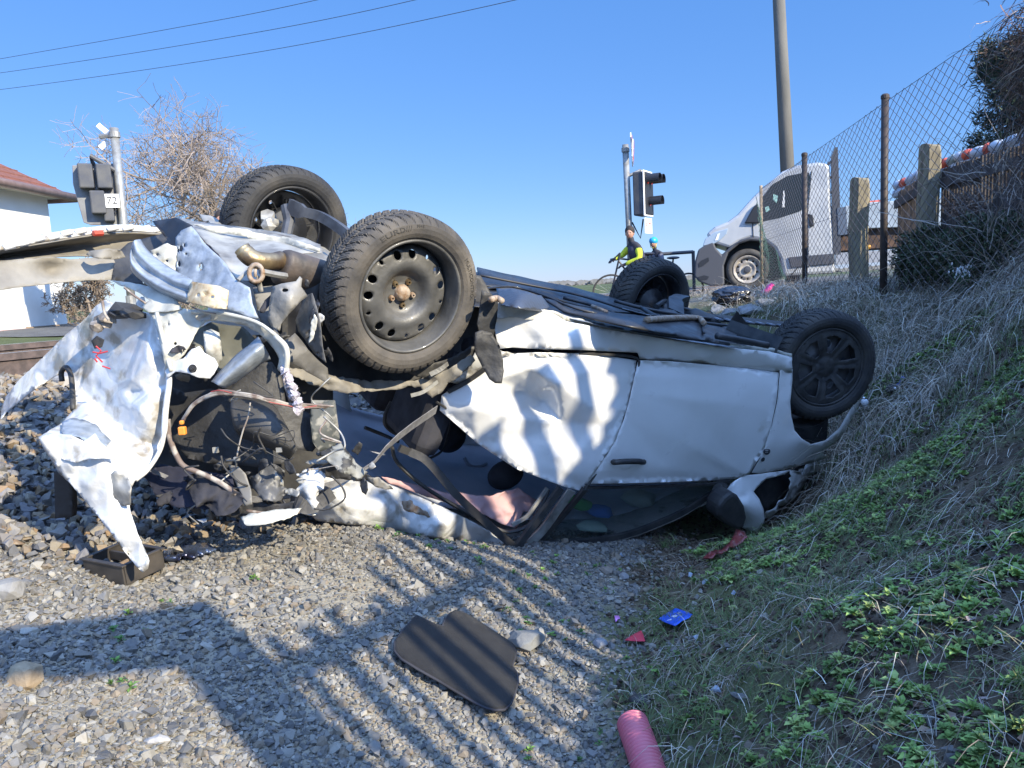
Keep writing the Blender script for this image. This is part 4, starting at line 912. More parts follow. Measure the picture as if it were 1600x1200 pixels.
# bent beam (bumper carrier)
patch('bumper_beam', [[(219,374,2.82),(228,388,2.80),(242,402,2.78),(262,416,2.74),(282,428,2.70),(301,437,2.66)],
      [(210,376,2.76),(216,394,2.74),(232,411,2.71),(254,427,2.68),(276,439,2.64),(299,446,2.60)],
      [(206,386,2.79),(210,402,2.76),(226,419,2.74),(248,434,2.70),(272,447,2.66),(297,455,2.63)],
      [(204,396,2.75),(206,412,2.72),(220,428,2.70),(243,444,2.66),(268,456,2.62),(296,466,2.59)],
      [(203,402,2.80),(207,424,2.78),(224,440,2.76),(246,455,2.72),(270,466,2.68),(295,476,2.64)]], bluesteel, car, n=5, amp=.003, f=14, thick=.004)
sheet('beam_bracket', [(297,444),(300,440),(320,443),(343,447),(358,454),(355,483),(332,482),(310,477),(291,472)], [(297,444,2.60),(320,443,2.57),(358,454,2.58),(355,483,2.56),(291,472,2.58),(322,460,2.55)], mat('stained_ivory_steel', (.50, .45, .33), .5, col2=(.30, .21, .11), scale=30, bump=.3), car, amp=.004, f=20, step=4, holes=[circ(310,461,2.6,8), circ(332,464,2.8,8,2)], dents=[(321,460,3,.02)])
# long upturned panel sweeping out to the left
patch('tailgate_skin', [[(-70,396,2.55),(0,382,2.7),(62,368,2.9),(125,358,3.1),(194,352,3.3),(258,358,3.45)], [(-70,406,2.54),(0,391,2.69),(70,377,2.89),(135,367,3.09),(196,361,3.29),(258,365,3.44)]], white_c, car, n=6, amp=.004, f=20, thick=.012)
mb = MB()
for k, (a, b, c_) in enumerate(((14,384.5,2.72),(38,379,2.80),(60,373,2.87),(83,370,2.94),(104,364,3.0),(126,361,3.07),(152,358.5,3.15),(176,356.5,3.22),(200,356,3.3),(226,357,3.38),(246,359,3.42))):
    mb.tube([P(a-8, b+1.8, c_-.03), P(a+8, b-1.8, c_)], .012, 6)
mb.each('edge_clip', white, car, smooth=True)
patch('tailgate_frame', [[(-70,408,2.55),(0,392,2.7),(75,379,2.9),(140,368,3.1),(200,363,3.3),(258,366,3.42)], [(-70,416,2.72),(0,400,2.86),(72,389,3.05),(140,381,3.22),(200,378,3.36),(250,378,3.45)], [(-70,424,2.66),(0,408,2.78),(72,402,2.95),(130,400,3.12),(178,402,3.2),(205,408,3.25)]], beige, car, n=6, amp=.008, f=10, thick=.004)
sheet('tailgate_lower', [(-70,424),(0,407),(40,404),(80,402),(110,405),(150,402),(176,401),(180,410),(176,424),(174,437),(141,438),(110,440),(78,443),(40,447),(0,453),(-70,468)], [(-70,424,2.6),(0,407,2.7),(80,402,2.85),(176,401,3.0),(174,437,2.95),(78,443,2.8),(0,453,2.62),(-70,468,2.5),(80,422,2.9)], beige, car, amp=.008, f=7, step=7, seed=52, jag=.5)
sheet('torn_beige_flap', [(140,392),(170,388),(190,392),(196,402),(180,406),(150,403),(135,398)], [(140,392,2.9),(196,402,2.95),(150,403,2.86)], beige, car, amp=.01, f=14, step=4, seed=53)
sheet('tailgate_inner', [(176,402),(200,380),(258,364),(276,372),(279,424),(240,445),(206,424),(230,448),(174,438)], [(176,402,3.1),(258,364,3.35),(279,424,3.1),(174,438,3.05)], darkpl, car, amp=.02, f=9, step=7, seed=54)
sheet('torn_lip', [(172,437),(195,440),(219,444),(245,450),(264,459),(278,470),(284,483),(262,487),(234,487),(222,478),(236,468),(215,455),(190,446)], [(172,437,2.9),(219,444,2.8),(264,459,2.7),(284,483,2.62),(234,487,2.66)], ivory, car, amp=.014, f=10, step=5, jag=.6, seed=55)
mb = MB(); mb.tube(smooth_path([P(146,364.5,3.1), P(160,364,3.13)], 2), .012, 6); mb.build('red_clip', mat('red_plastic', (.55, .06, .03), .5), car)
# exhaust
mb = MB(); mb.tube(smooth_path([P(378,388,2.80), P(385,397,2.80), P(394,404,2.80), P(408,408,2.82), P(424,409,2.86), P(438,406,2.92)], 5), [.028]*3+[.031]*23, 16, caps=False); mb.build('tailpipe', brass, car, smooth=True, thick=.004)
V0, F0 = lathe([(.001, 0), (.05, 0), (.062, .008), (.066, .02), (.066, .30), (.05, .33), (.001, .33)], 28)
c = P(436, 416, 2.92); d = (P(520, 440, 3.1)-c).normalized(); u = d.orthogonal().normalized()
build('silencer', frame_pts(c, u*1.15, d.cross(u)*.9, d, V0), F0, mat('sooty_silencer', (.055, .05, .048), .6, metal=.3, col2=(.14, .11, .09), scale=10, bump=.3), car, smooth=True)
mb = MB(); mb.tube([P(400, 427, 2.7)+ (R_*math.cos(a)*.024+U_*math.sin(a)*.030) for a in np.linspace(0, 6.2832, 20)], .0085, 6, caps=False); mb.tube([P(399, 420, 2.7), P(399, 433, 2.7)], .006, 6); mb.each('exhaust_hanger', rust, car, smooth=True)
mb = MB(); mb.tube([P(407, 424, 2.72), P(432, 429, 2.78), P(447, 431, 2.82)], .012, 6); mb.tube([P(390, 418, 2.75), P(372, 438, 2.7)], .007, 6); mb.each('hanger_rod', galv, car)
sheet('side_bracket', [(425,448),(440,443),(462,440),(468,432),(472,436),(470,448),(481,462),(470,470),(452,490),(440,505),(437,517),(424,508),(419,498),(421,470)], [(425,448,2.72),(468,435,2.72),(481,462,2.74),(437,517,2.68),(421,470,2.70),(452,465,2.64)], mat('grey_bracket', (.20, .19, .17), .5, col2=(.30, .28, .24), scale=12, bump=.3), car, amp=.012, f=14, step=5, holes=[circ(446,453,5,10,3)], seed=61)
sheet('torn_flange', [(476,463),(488,458),(495,480),(500,505),(504,540),(510,566),(500,558),(490,552),(476,530),(466,518),(462,500),(470,480)], [(476,463,2.76),(495,480,2.68),(510,566,2.64),(466,518,2.75)], mat('dark_steel_flange', (.07, .068, .065), .5, col2=(.15, .14, .12), scale=10, bump=.3), car, amp=.01, f=10, step=5, seed=62, holes=[circ(497,552,2,8)])
sheet('peeled_edge', [(487,501),(492,490),(496,497),(494,515),(488,530),(482,536),(485,520)], 2.645, ivory, car, amp=.008, f=30, step=3, jag=1, seed=63)
sheet('rear_side_member', [(395,449),(425,446),(424,508),(448,530),(460,520),(480,545),(512,575),(515,600),(480,580),(450,560),(432,520),(410,505),(404,490)], [(395,449,2.85),(424,508,2.82),(460,520,2.85),(515,600,2.9),(450,560,2.8)], mat('dull_underfloor', (.085, .082, .078), .6, col2=(.16, .15, .13), scale=7, bump=.3), car, amp=.02, f=7, step=7, seed=64)
sheet('rear_side_member', [(400,420),(440,430),(500,430),(500,480),(470,520),(440,530),(415,480)], 3.0, blackpl, car, amp=.02, f=7, step=9, seed=65)

# the peeled side skin hanging at the left with a pointed tip on the ground
Gm = [(237,489),(215,486),(196,482),(180,476),(165,468),(150,478),(136,496),(107,520),(80,546),(54,572),(32,592),(11,618),(2,642),(2,655),(12,642),(30,628),(60,604),(90,586),(96,577),(104,574),(111,588),(114,612),(113,643),(97,661),(61,683),(68,700),(79,715),(92,738),(107,752),(125,772),(143,794),(158,812),(172,830),(186,850),(201,869),(212,883),(224,894),(231,888),(233,876),(228,862),(222,848),(214,830),(208,812),(203,795),(202,779),(204,765),(210,752),(229,736),(243,720),(251,701),(254,675),(255,650),(262,622),(264,590),(259,560),(258,543),(247,511)]
peeled = sheet('peeled_side_skin', Gm, [(237,489,2.72),(165,468,2.80),(107,520,2.98),(54,572,3.12),(5,645,3.25),(104,574,2.92),(113,643,2.76),(61,683,2.42),(107,752,2.42),(172,830,2.36),(224,894,2.33),(222,848,2.33),(202,779,2.42),(251,701,2.58),(264,600,2.62),(258,543,2.66),
      (180,560,2.78),(190,620,2.68),(200,680,2.62),(160,700,2.48),(140,620,2.82),(230,560,2.60),(220,640,2.56),(170,740,2.40),(130,690,2.45)], white_c, car, amp=.002, f=14, step=4.5, seed=71, ridge=.8, jag=.5, lin=True, fac=.020, cell=30, thick=.003,
      dents=[(192,668,10,.05),(150,655,14,-.03),(185,600,26,.05),(236,660,14,.03),(160,725,12,-.04),(182,745,9,.04),(155,545,9,.04),(120,700,16,-.02)])
mb = MB(); mb.tube(smooth_path([P(97,596,2.92), P(96,582,2.92), P(103,574,2.90), P(110,584,2.86), P(113,605,2.83), P(114,640,2.75)], 4), .010, 6); mb.build('skin_edge_seal', blackpl, car, smooth=True)
mb = MB(); mb.tube(smooth_path([P(258,540,2.62), P(263,570,2.60), P(264,600,2.59), P(259,640,2.56), P(256,680,2.54), P(249,706,2.53), P(230,735,2.50), P(212,750,2.45)], 5), [.011]*20+[.008]*16, 6); mb.each('rolled_edge', white_c, car, smooth=True)
sheet('grey_inner_fold', [(168,745),(180,733),(196,741),(206,762),(203,790),(190,792),(175,775),(160,770)], [(168,745,2.40),(196,741,2.38),(203,790,2.36),(160,770,2.41)], galv, car, amp=.014, f=13, step=5, seed=72)
sheet('grey_inner_fold', [(97,660),(110,654),(130,655),(150,662),(172,690),(165,700),(140,690),(120,680),(98,676)], [(97,660,2.56),(130,655,2.60),(172,690,2.50),(120,680,2.46)], bluesteel, car, amp=.012, f=16, step=5, seed=73, jag=1)
sheet('white_flap', [(132,688),(150,676),(158,690),(176,706),(180,718),(160,716),(143,716),(120,722),(90,712),(64,690),(80,676),(110,678)], [(132,688,2.42),(176,706,2.42),(160,716,2.38),(90,712,2.44),(64,690,2.47),(110,678,2.42)], white_c, car, amp=.012, f=11, step=5, seed=74)
for j, (a, b, c_, s_) in enumerate(((160,503,2.72,.035),(150,510,2.70,.025),(168,498,2.70,.03))):
    V0, F0 = hull(22, 50+j); build('hinge_casting', frame_pts(P(a, b, c_), FX*s_*1.1, SX*s_, NX*s_, V0), [tuple(t) for t in F0], mat('tarnished_casting', (.16, .13, .10), .5, metal=.4, col2=(.35, .31, .27), scale=40), car)
for j, (a, b, c_, s_) in enumerate(((196,484,2.70,.05),(208,490,2.68,.04),(184,490,2.70,.035))):
    V0, F0 = hull(22, 60+j); build('tailgate_motor', frame_pts(P(a, b, c_), FX*s_*1.3, SX*s_, NX*s_*.6, V0), [tuple(t) for t in F0], blackpl, car, smooth=False)
mb = MB()
for pts in (((150,541),(158,548),(150,556),(160,566)), ((145,550),(156,552),(168,549)), ((160,572),(172,576)), ((148,560),(152,566))): mb.tube([P(a, b, 2.60) for a, b in pts], .003, 5)
mb.each('red_paint_scrape', mat('red_scrape', (.42, .04, .05), .6), car)
sheet('dark_hole_flap', [(143,532),(152,524),(164,530),(160,542),(148,545)], 2.62, darkpl, car, amp=.01, f=14, step=3, seed=76)
# structural ring (inner quarter)
ring = [(232,486),(258,486),(281,483),(305,484),(328,486),(350,489),(375,495),(392,500),(409,508),(424,516),(437,527),(450,543),(449,560),(448,574),(440,582),(433,576),(436,560),(428,546),(419,533),(405,518),(387,509),(362,503),(337,500),(322,503),(312,511),(304,524),(299,536),(290,552),(275,566),(262,582),(256,592),(258,570),(252,540),(243,512)]
sheet('inner_quarter_frame', ring, [(232,486,2.68),(281,483,2.62),(375,495,2.58),(437,527,2.55),(448,574,2.56),(419,533,2.6),(337,500,2.64),(304,524,2.62),(275,566,2.60),(256,592,2.60),(258,545,2.58)], ivory, car, amp=.014, f=11, step=4.5, seed=81, jag=.7, holes=[circ(263,507,2.2,8), circ(275,536,2.4,8)])
mb = MB(); mb.tube(smooth_path([P(245,489,2.62), P(250,510,2.60), P(256,535,2.58), P(262,560,2.58), P(268,580,2.57)], 4), .008, 6); mb.tube(smooth_path([P(430,525,2.54), P(445,540,2.53), P(449,556,2.53), P(447,580,2.54)], 4), .010, 6); mb.tube(smooth_path([P(300,487,2.6), P(350,490,2.58), P(400,503,2.56), P(430,523,2.54)], 4), .007, 6); mb.each('frame_flange', ivory, car, smooth=True)
sheet('bolt_plate', [(256,574),(272,564),(287,560),(300,545),(312,540),(320,552),(335,560),(341,571),(334,585),(328,592),(312,590),(296,584),(275,580),(262,590)], [(256,574,2.60),(312,540,2.60),(341,571,2.58),(328,592,2.56),(262,590,2.58),(295,570,2.56)], white_c, car, amp=.010, f=12, step=4.5, seed=82, jag=.5)
V0, F0 = lathe([(.001, .010), (.006, .010), (.007, .004), (.013, .004), (.015, 0)], 14); build('bolt', frame_pts(P(301, 576, 2.55), R_, U_, -F_, V0), F0, rubber, car)
sheet('ivory_bracket', [(318,518),(330,514),(342,520),(345,540),(347,560),(340,572),(326,568),(320,548)], [(318,518,2.68),(345,540,2.66),(326,568,2.64),(332,540,2.62)], ivory, car, amp=.012, f=14, step=4, seed=83)
sheet('olive_inner_panel', [(306,516),(330,503),(380,510),(400,530),(398,550),(370,560),(345,585),(320,560),(300,545)], [(306,516,2.85),(380,510,2.85),(398,550,2.82),(300,545,2.8)], mat('olive_grey_panel', (.16, .16, .13), .6, col2=(.09, .09, .07), scale=8), car, amp=.014, f=9, step=7, seed=84)
# curved silver filler housing
patch('wheel_tub_skin', [[(330,596,2.62),(344,580,2.62),(368,556,2.62),(390,538,2.63),(404,526,2.64)], [(338,600,2.55),(354,585,2.55),(378,563,2.55),(398,546,2.56),(411,538,2.58)], [(345,604,2.56),(360,592,2.56),(384,573,2.56),(404,556,2.57),(418,550,2.6)], [(352,606,2.62),(368,597,2.62),(392,580,2.62),(410,566,2.63),(423,561,2.64)]], bluesteel, car, n=5, amp=.004, f=16)
# black boot lining
sheet('boot_lining', [(262,600),(290,612),(330,606),(357,612),(380,575),(400,566),(424,566),(440,590),(446,634),(470,640),(488,650),(500,690),(488,705),(465,702),(448,722),(420,732),(394,730),(340,724),(290,716),(270,690),(262,650)], [(262,600,2.9),(330,606,2.85),(400,566,2.85),(446,634,2.85),(500,690,2.9),(448,722,2.78),(340,724,2.8),(270,690,2.8)], darkpl, car, amp=.02, f=4, step=8, seed=91)
patch('wheel_well_box', [[(362,622,2.74),(395,626,2.74),(425,632,2.74),(440,652,2.76)], [(360,640,2.66),(395,642,2.64),(432,655,2.64),(458,686,2.68)], [(366,668,2.64),(398,676,2.62),(434,690,2.62),(462,702,2.66)], [(376,684,2.72),(402,692,2.70),(434,706,2.70),(452,718,2.74)]], mat('satin_black_box', (.045, .044, .042), .5, col2=(.075, .072, .068), scale=6, bump=.3, bscale=40), car, n=6, amp=.004, f=9)
mb = MB(); mb.box(P(436, 703, 2.62), (.02, .006, .016)); mb.box(P(337, 703, 2.74), (.02, .01, .02)); mb.each('lining_clip', galv, car)
sheet('dark_cavity', [(240,540),(300,530),(440,520),(520,600),(520,720),(480,790),(380,800),(260,790),(225,740),(250,640)], [(240,540,3.1),(440,520,3.1),(520,720,3.2),(260,790,3.0)], blackpl, car, amp=.02, f=5, step=16, seed=92)
sheet('black_fabric', [(228,742),(250,722),(290,726),(340,735),(365,742),(372,770),(350,790),(320,795),(280,790),(240,775)], [(228,742,2.75),(290,726,2.74),(365,742,2.7),(350,790,2.62),(240,775,2.66)], mat('navy_cloth', (.02, .022, .04), .9, bump=.5, bscale=12), car, amp=.03, f=9, step=5, seed=93)
sheet('crumpled_foil', [(285,745),(310,740),(345,750),(372,768),(384,785),(368,797),(340,800),(318,792),(300,775)], [(285,745,2.64),(345,750,2.6),(384,785,2.55),(318,792,2.56)], clothm, car, amp=.035, f=16, step=4, seed=94, ridge=.9)
sheet('pale_trim_strip', [(357,726),(372,728),(384,740),(392,765),(394,788),(382,790),(376,770),(366,748)], [(357,726,2.62),(384,740,2.6),(394,788,2.55)], mat('grey_trim', (.18, .17, .15), .6), car, amp=.006, f=10, step=4)
sheet('light_underlay', [(376,806),(395,800),(423,797),(450,793),(472,792),(465,801),(448,809),(415,817),(387,820)], [(376,806,2.56),(423,797,2.55),(472,792,2.6),(387,820,2.52)], ivory, car, amp=.015, f=12, step=4, jag=1, seed=95)
sheet('dark_underlay', [(330,800),(365,792),(400,786),(440,785),(480,778),(490,790),(450,796),(400,804),(372,812)], 2.62, darkpl, car, amp=.02, f=14, step=5, jag=1.5, seed=96)
sheet('crumpled_bracket', [(392,740),(425,728),(445,735),(440,752),(455,765),(440,778),(412,776),(398,760)], [(392,740,2.66),(445,735,2.66),(412,776,2.6)], mat('charcoal_bracket', (.05, .05, .05), .5, col2=(.1, .1, .1), scale=10), car, amp=.03, f=14, step=4, seed=97, ridge=.9)
sheet('torn_white_corner', [(463,735),(480,726),(498,729),(510,742),(503,758),(492,772),(500,785),(482,796),(470,785),(462,765),(474,750)], [(463,735,2.75),(510,742,2.72),(482,796,2.65),(480,760,2.64)], white_c, car, amp=.035, f=13, step=4, jag=1, seed=98, ridge=.9)
mb = MB(); mb.strap(smooth_path([P(520,770,2.66), P(500,785,2.62), P(480,794,2.6), P(464,783,2.6), P(455,776,2.64)], 4), (0, .3, 1), .045, .004); mb.build('black_strip', blackpl, car)
sheet('crushed_pillar', [(486,625),(524,625),(528,660),(531,685),(520,700),(498,705),(488,690),(484,655)], [(486,625,2.85),(528,640,2.85),(520,700,2.85),(488,690,2.8)], mat('mottled_plastic', (.06, .065, .06), .6, col2=(.22, .21, .18), scale=28, lo=.5, hi=.6), car, amp=.008, f=9, step=5, seed=99)
sheet('crushed_pillar', [(497,702),(530,690),(545,705),(560,722),(575,735),(560,745),(530,735),(508,722)], [(497,702,2.72),(545,705,2.72),(575,735,2.76),(508,722,2.66)], mat('speckled_panel', (.22, .22, .20), .6, col2=(.03, .03, .03), scale=20, lo=.5, hi=.55), car, amp=.03, f=12, step=4, jag=1, seed=101, ridge=.9)
sheet('crushed_pillar', [(470,735),(505,715),(560,735),(590,748),(560,752),(510,745),(480,742)], 2.85, darkpl, car, amp=.03, f=12, step=5, jag=1, seed=102)
# cables
mb = MB(); rs = random.Random(5)
for k in range(7):
    o_ = [rs.uniform(-3, 3) for _ in range(8)]
    mb.tube(smooth_path([P(283+o_[0], 664, 2.60), P(292, 646+o_[1], 2.56), P(308, 628+o_[2], 2.55), P(344, 613+o_[3], 2.52), P(394, 618+o_[4], 2.50), P(430, 628+o_[5], 2.52), P(466, 634+o_[6], 2.56), P(498+rs.uniform(0, 25), 635+o_[7], 2.6)], 6), .0042, 5)
for pts, r in ((((262,655),(264,680),(275,710),(287,728),(310,738),(340,752),(370,772)), .010), (((391,629),(388,650),(380,672),(374,694),(370,714)), .003), (((440,575),(446,600),(455,628)), .008),
               (((300,480),(320,487),(338,490)), .003), (((194,449),(210,462),(228,474)), .004), (((160,470),(163,488),(170,500)), .005), (((385,798),(420,802),(468,800)), .006)):
    mb.tube(smooth_path([P(a, b, 2.58) for a, b in pts], 5), r, 6)
mb.each('wiring_loom', wirem, car, smooth=True)
mb = MB(); 
for k in range(1): mb.tube(smooth_path([P(330, 612+k, 2.50), P(344, 610+k*2, 2.49), P(362, 614+k, 2.49)], 4), .0022, 5)
for k in range(1): mb.tube(smooth_path([P(420, 628+k*2, 2.49), P(450, 634+k*2, 2.51), P(470, 637+k, 2.54), P(495, 634+k, 2.56)], 4), .0022, 5)
mb.each('red_wire', redwire, car)
MB().box(P(285, 673, 2.55), (.024, .02, .028)).box(P(284, 660, 2.56), (.014, .014, .014)).build('orange_connector', orange, car, bevel=.004)
MB().box(P(370, 717, 2.56), (.022, .012, .014)).build('grey_connector', galv, car, bevel=.003)
mb = MB(); pp = smooth_path([P(444,573,2.55), P(450,590,2.53), P(455,610,2.53), P(463,625,2.53), P(466,640,2.53)], 12)
mb.tube([p+Vector((rs.uniform(-.006, .006), rs.uniform(-.006, .006), rs.uniform(-.004, .004))) for p in pp], [rs.uniform(.009, .02) for _ in pp], 9)
mb.build('frayed_insulation', foam, car)
# small torn pieces and loose wires in the opened rear end
rs = random.Random(77); mats_ = [galv, beige, blackpl, darkpl, white_c, beige, blackmet, clothm, blackpl, blackmet, darkpl]
zones = [(250, 480, 700, 800, 2.62, 26), (395, 520, 440, 560, 2.70, 14), (260, 330, 495, 600, 2.60, 8), (480, 600, 690, 780, 2.72, 12), (180, 290, 445, 490, 2.76, 5), (60, 250, 500, 800, 2.50, 0)]
n_ = 0
for x0, x1, y0, y1, dpt, cnt in zones:
    for k in range(cnt):
        cx, cy = rs.uniform(x0, x1), rs.uniform(y0, y1); a0 = rs.uniform(0, 3.1); L = rs.uniform(7, 20); w2 = rs.uniform(2.5, 8); pts = []
        for j in range(7):
            t = j/7*2*math.pi; r1 = rs.uniform(.7, 1.2); x_, y_ = math.cos(t)*L*r1, math.sin(t)*w2*r1; pts.append((cx+x_*math.cos(a0)-y_*math.sin(a0), cy+x_*math.sin(a0)+y_*math.cos(a0)))
        d0 = dpt+rs.uniform(-.03, .06); n_ += 1
        sheet('torn_piece', pts, [(cx-9, cy-9, d0), (cx+9, cy+9, d0+rs.uniform(-.05, .05)), (cx-9, cy+9, d0+rs.uniform(-.04, .04))], rs.choice(mats_), car, amp=.012, f=26, step=3.2, seed=200+n_, ridge=.9, thick=.002)
for k in range(16):
    x_, y_ = rs.uniform(250, 520), rs.uniform(590, 770); d0 = rs.uniform(2.5, 2.62); pts = [P(x_, y_, d0)]
    for j in range(4): x_ += rs.uniform(-30, 34); y_ += rs.uniform(-8, 26); pts.append(P(x_, y_, d0+rs.uniform(-.03, .03)))
    MB().tube(smooth_path(pts, 5), rs.uniform(.0016, .004), 5).build('loose_wire', rs.choice([wirem, blackpl, blackpl, galv]), car, smooth=True)
# seat belt
mb = MB(); pts = [(682,640,.12),(660,655,.08),(644,666,.05),(622,683,.02),(603,700,.0),(585,722,-.02),(562,738,-.04),(540,748,-.04),(519,757,-.04),(490,766,-.04),(462,772,-.05),(430,777,-.05),(400,780,-.06),(358,777,-.06),(322,769,-.06),(290,758,-.04),(262,746,-.02),(233,733,.0)]
wd = [.050, .05, .048, .046, .04, .022, .018, .022, .03, .032, .03, .028, .025, .02, .018, .016, .014, .012]
mb.strap(px_path(pts, 'S'), NX*1.0+FX*.5, wd, .003); mb.build('seat_belt', strapm, car)
# black hanging slab under the peeled skin
sheet('hanging_foam_block', [(88,735),(102,738),(116,748),(117,790),(116,806),(90,808),(89,770)], 2.62, mat('brown_black_foam', (.045, .035, .028), .9, bump=.4), car, step=6, thick=.03)
# ================================================================ SURROUNDINGS
def onG(px, py, h=0.0, y0=.8, y1=14):
    Y = np.linspace(y0, y1, 500); d = ray(px, py); x = d.x/d.y*Y; z = d.z/d.y*Y; g = gz_arr(x, Y)+h
    k = np.argmax(z <= g); return Vector((x[k], Y[k], g[k]))
steel = mat('galvanised_pole', (.33, .34, .33), .5, metal=.4, col2=(.24, .23, .21), scale=12, bump=.15)
dkpost = mat('painted_post_brown', (.03, .024, .022), .6, col2=(.06, .042, .035), scale=14, bump=.2)
rustpost = mat('rusty_post', (.20, .15, .10), .8, col2=(.34, .27, .19), scale=20, bump=.3)
oldwood = mat('weathered_wood', (.16, .14, .10), .9, col2=(.34, .29, .18), scale=5, bump=.8, bscale=22, stretch=(1, 1, .15), col3=(.06, .05, .04), scale3=9)
darkwood = mat('dark_old_boards', (.06, .05, .046), .9, col2=(.12, .10, .09), scale=7, bump=.6, bscale=30, stretch=(1, 1, .15))
wire_m = mat('fence_wire', (.07, .06, .065), .6, metal=.3)
greenw = mat('green_coated_wire', (.02, .11, .07), .5)
plaster = mat('white_plaster', (.74, .73, .68), .9, col2=(.68, .67, .61), scale=2, bump=.25, bscale=60)
tile_m = mat('red_roof_shingle', (.22, .085, .055), .85, col2=(.15, .058, .04), scale=14, bump=.3, bscale=40)
gutter_m = mat('brown_gutter', (.30, .20, .16), .5, col2=(.22, .14, .11), scale=10)
railm = mat('rusty_rail', (.06, .045, .04), .7, col2=(.11, .08, .07), scale=20, bump=.3)
railtop = mat('polished_railhead', (.45, .44, .43), .3, metal=.9)
conc = mat('concrete_sleeper', (.34, .32, .29), .9, bump=.4)
white_p = mat('white_sign_paint', (.75, .75, .74), .5)
red_p = mat('red_sign_paint', (.55, .05, .04), .5)
sig_blk = mat('signal_black', (.02, .022, .028), .5)
sig_gry = mat('signal_grey', (.055, .06, .075), .6, col2=(.09, .09, .09), scale=6)

# ---------------------------------------------------------------- railway track
def rail(off, name_):
    r = thing('rail', name_, 'rail', tuple(RAIL0-RNRM*off+Vector((0, 0, -.43))), 'rails of the track')
    o = RAIL0-RNRM*off; zt = -.255
    for nm, m, w0, z0, z1 in (('rail_foot', railm, .15, -.43, -.40), ('rail_web', railm, .035, -.40, -.30), ('rail_head', railm, .072, -.30, zt), ('running_surface', railtop, .045, zt, zt+.002)):
        a = o-RD*14; b = o+RD*24; MB().prism([a-RNRM*w0/2+Vector((0, 0, z0)), a+RNRM*w0/2+Vector((0, 0, z0)), a+RNRM*w0/2+Vector((0, 0, z1)), a-RNRM*w0/2+Vector((0, 0, z1))], b-a).build(nm, m, r)
rail(0, 'rusty rail nearest to the wreck, on the ballast'); rail(1.5, 'rusty rail on the house side of the track')
for k in range(34):
    c = RAIL0-RNRM*.75+RD*(k*.62-6)
    s_ = MB().box(c+Vector((0, 0, -.49)), (.26, 2.5, .16), Matrix((RD, RNRM, Vector((0, 0, 1)))).transposed()).build('sleeper', conc, bevel=.02)
    tag(s_, 'concrete sleeper bedded in ballast under the two rails', 'sleeper', 'sleepers under the rails')

# ---------------------------------------------------------------- house
hx, hy, zb, ze = -8.66, 15.0, -.34, 2.32
house = thing('house', 'small white plastered house with red hipped roof beside the track', 'house', (hx-3.5, hy-3.5, zb))
mb = MB(); mb.box((hx-3.5, hy-3.5, (zb+ze)/2), (7, 7, ze-zb)); mb.build('wall', plaster, house)
e = .34; zr = 4.6
ex0, ex1, ey0, ey1 = hx-7-e, hx+e, hy-7-e, hy+e; ez = ze-.12
mb = MB(); V = [(ex0, ey0, ez), (ex1, ey0, ez), (ex1, ey1, ez), (ex0, ey1, ez), ((ex0+ex1)/2, (ey0+ey1)/2-.4, zr), ((ex0+ex1)/2, (ey0+ey1)/2+.4, zr)]
V2 = [(a, b, c-.05) for a, b, c in V]
mb.add(V+V2, [(0, 1, 4), (1, 2, 5, 4), (2, 3, 5), (3, 0, 4, 5), (6, 10, 7), (7, 10, 11, 8), (8, 11, 9), (9, 11, 10, 6), (0, 6, 7, 1), (1, 7, 8, 2), (2, 8, 9, 3), (3, 9, 6, 0)])
roof = mb.build('roof', tile_m, house)
mb = MB()
for k in range(1, 17):
    t = k/17; a = Vector(V[1]).lerp(Vector(V[4]), t); b = Vector(V[2]).lerp(Vector(V[5]), t); n_ = Vector((1, 0, 1.2)).normalized()*.006
    mb.strap([a+n_, b+n_], (b-a).cross(Vector((0, 0, 1))).cross(b-a)+Vector((-1, 0, .67)), .02, .012)
mb.build('shingle_course', tile_m, roof)
mb = MB(); mb.tube([(ex1+.05, ey0, ez-.04), (ex1+.05, ey1+.05, ez-.04)], .075, 10); mb.build('gutter', gutter_m, house, smooth=True)
mb = MB(); mb.tube([(ex0, ey1+.05, ez-.04), (ex1, ey1+.05, ez-.04)], .075, 10); mb.build('gutter', gutter_m, house, smooth=True)
mb = MB(); mb.add([(ex1, ey0, ez-.03), (ex1, ey1, ez-.03), (hx-.0, hy, ez-.05), (hx-.0, ey0, ez-.05)], [(0, 1, 2, 3)]); mb.add([(ex1, ey1, ez-.03), (ex0, ey1, ez-.03), (ex0, hy, ez-.05), (hx, hy, ez-.05)], [(0, 1, 2, 3)]); mb.build('soffit', mat('beige_soffit', (.55, .52, .42), .9), house, fixn=False, thick=.02)
MB().box((hx+.03, hy-2.0, .35), (.06, 4.1, 1.25)).build('wall_panel', plaster, house, bevel=.01)
MB().box((hx+.05, hy-.62, zb+.48), (.10, 1.27, .85)).build('wall_panel', plaster, house, bevel=.01)
MB().box((hx+.05, hy-2.5, zb+.48), (.10, 2.4, .85)).build('wall_panel', plaster, house, bevel=.01)
MB().box((hx+.06, hy-.62, zb+.02), (.16, 1.3, .14)).build('base_plank', mat('plank_tan', (.30, .22, .15), .85, bump=.4), house)
MB().box((hx+.06, hy-2.5, zb+.0), (.16, 2.4, .14)).build('base_plank', mat('plinth_pink', (.33, .22, .20), .85), house)
sg = MB().box((hx+.075, hy-2.28, 1.45), (.02, .42, .16)).build('notice', mat('yellow_notice', (.80, .66, .04), .6), house)
MB().box((hx+.075, hy-2.28, 1.18), (.02, .42, .36)).build('notice', mat('pink_notice', (.72, .38, .40), .6), house)
mb = MB()
for k in range(6): mb.box((hx+.088, hy-2.28, 1.31-k*.052), (.003, .34, .018))
mb.build('notice_print', mat('faded_red_print', (.62, .15, .2), .6), sg)

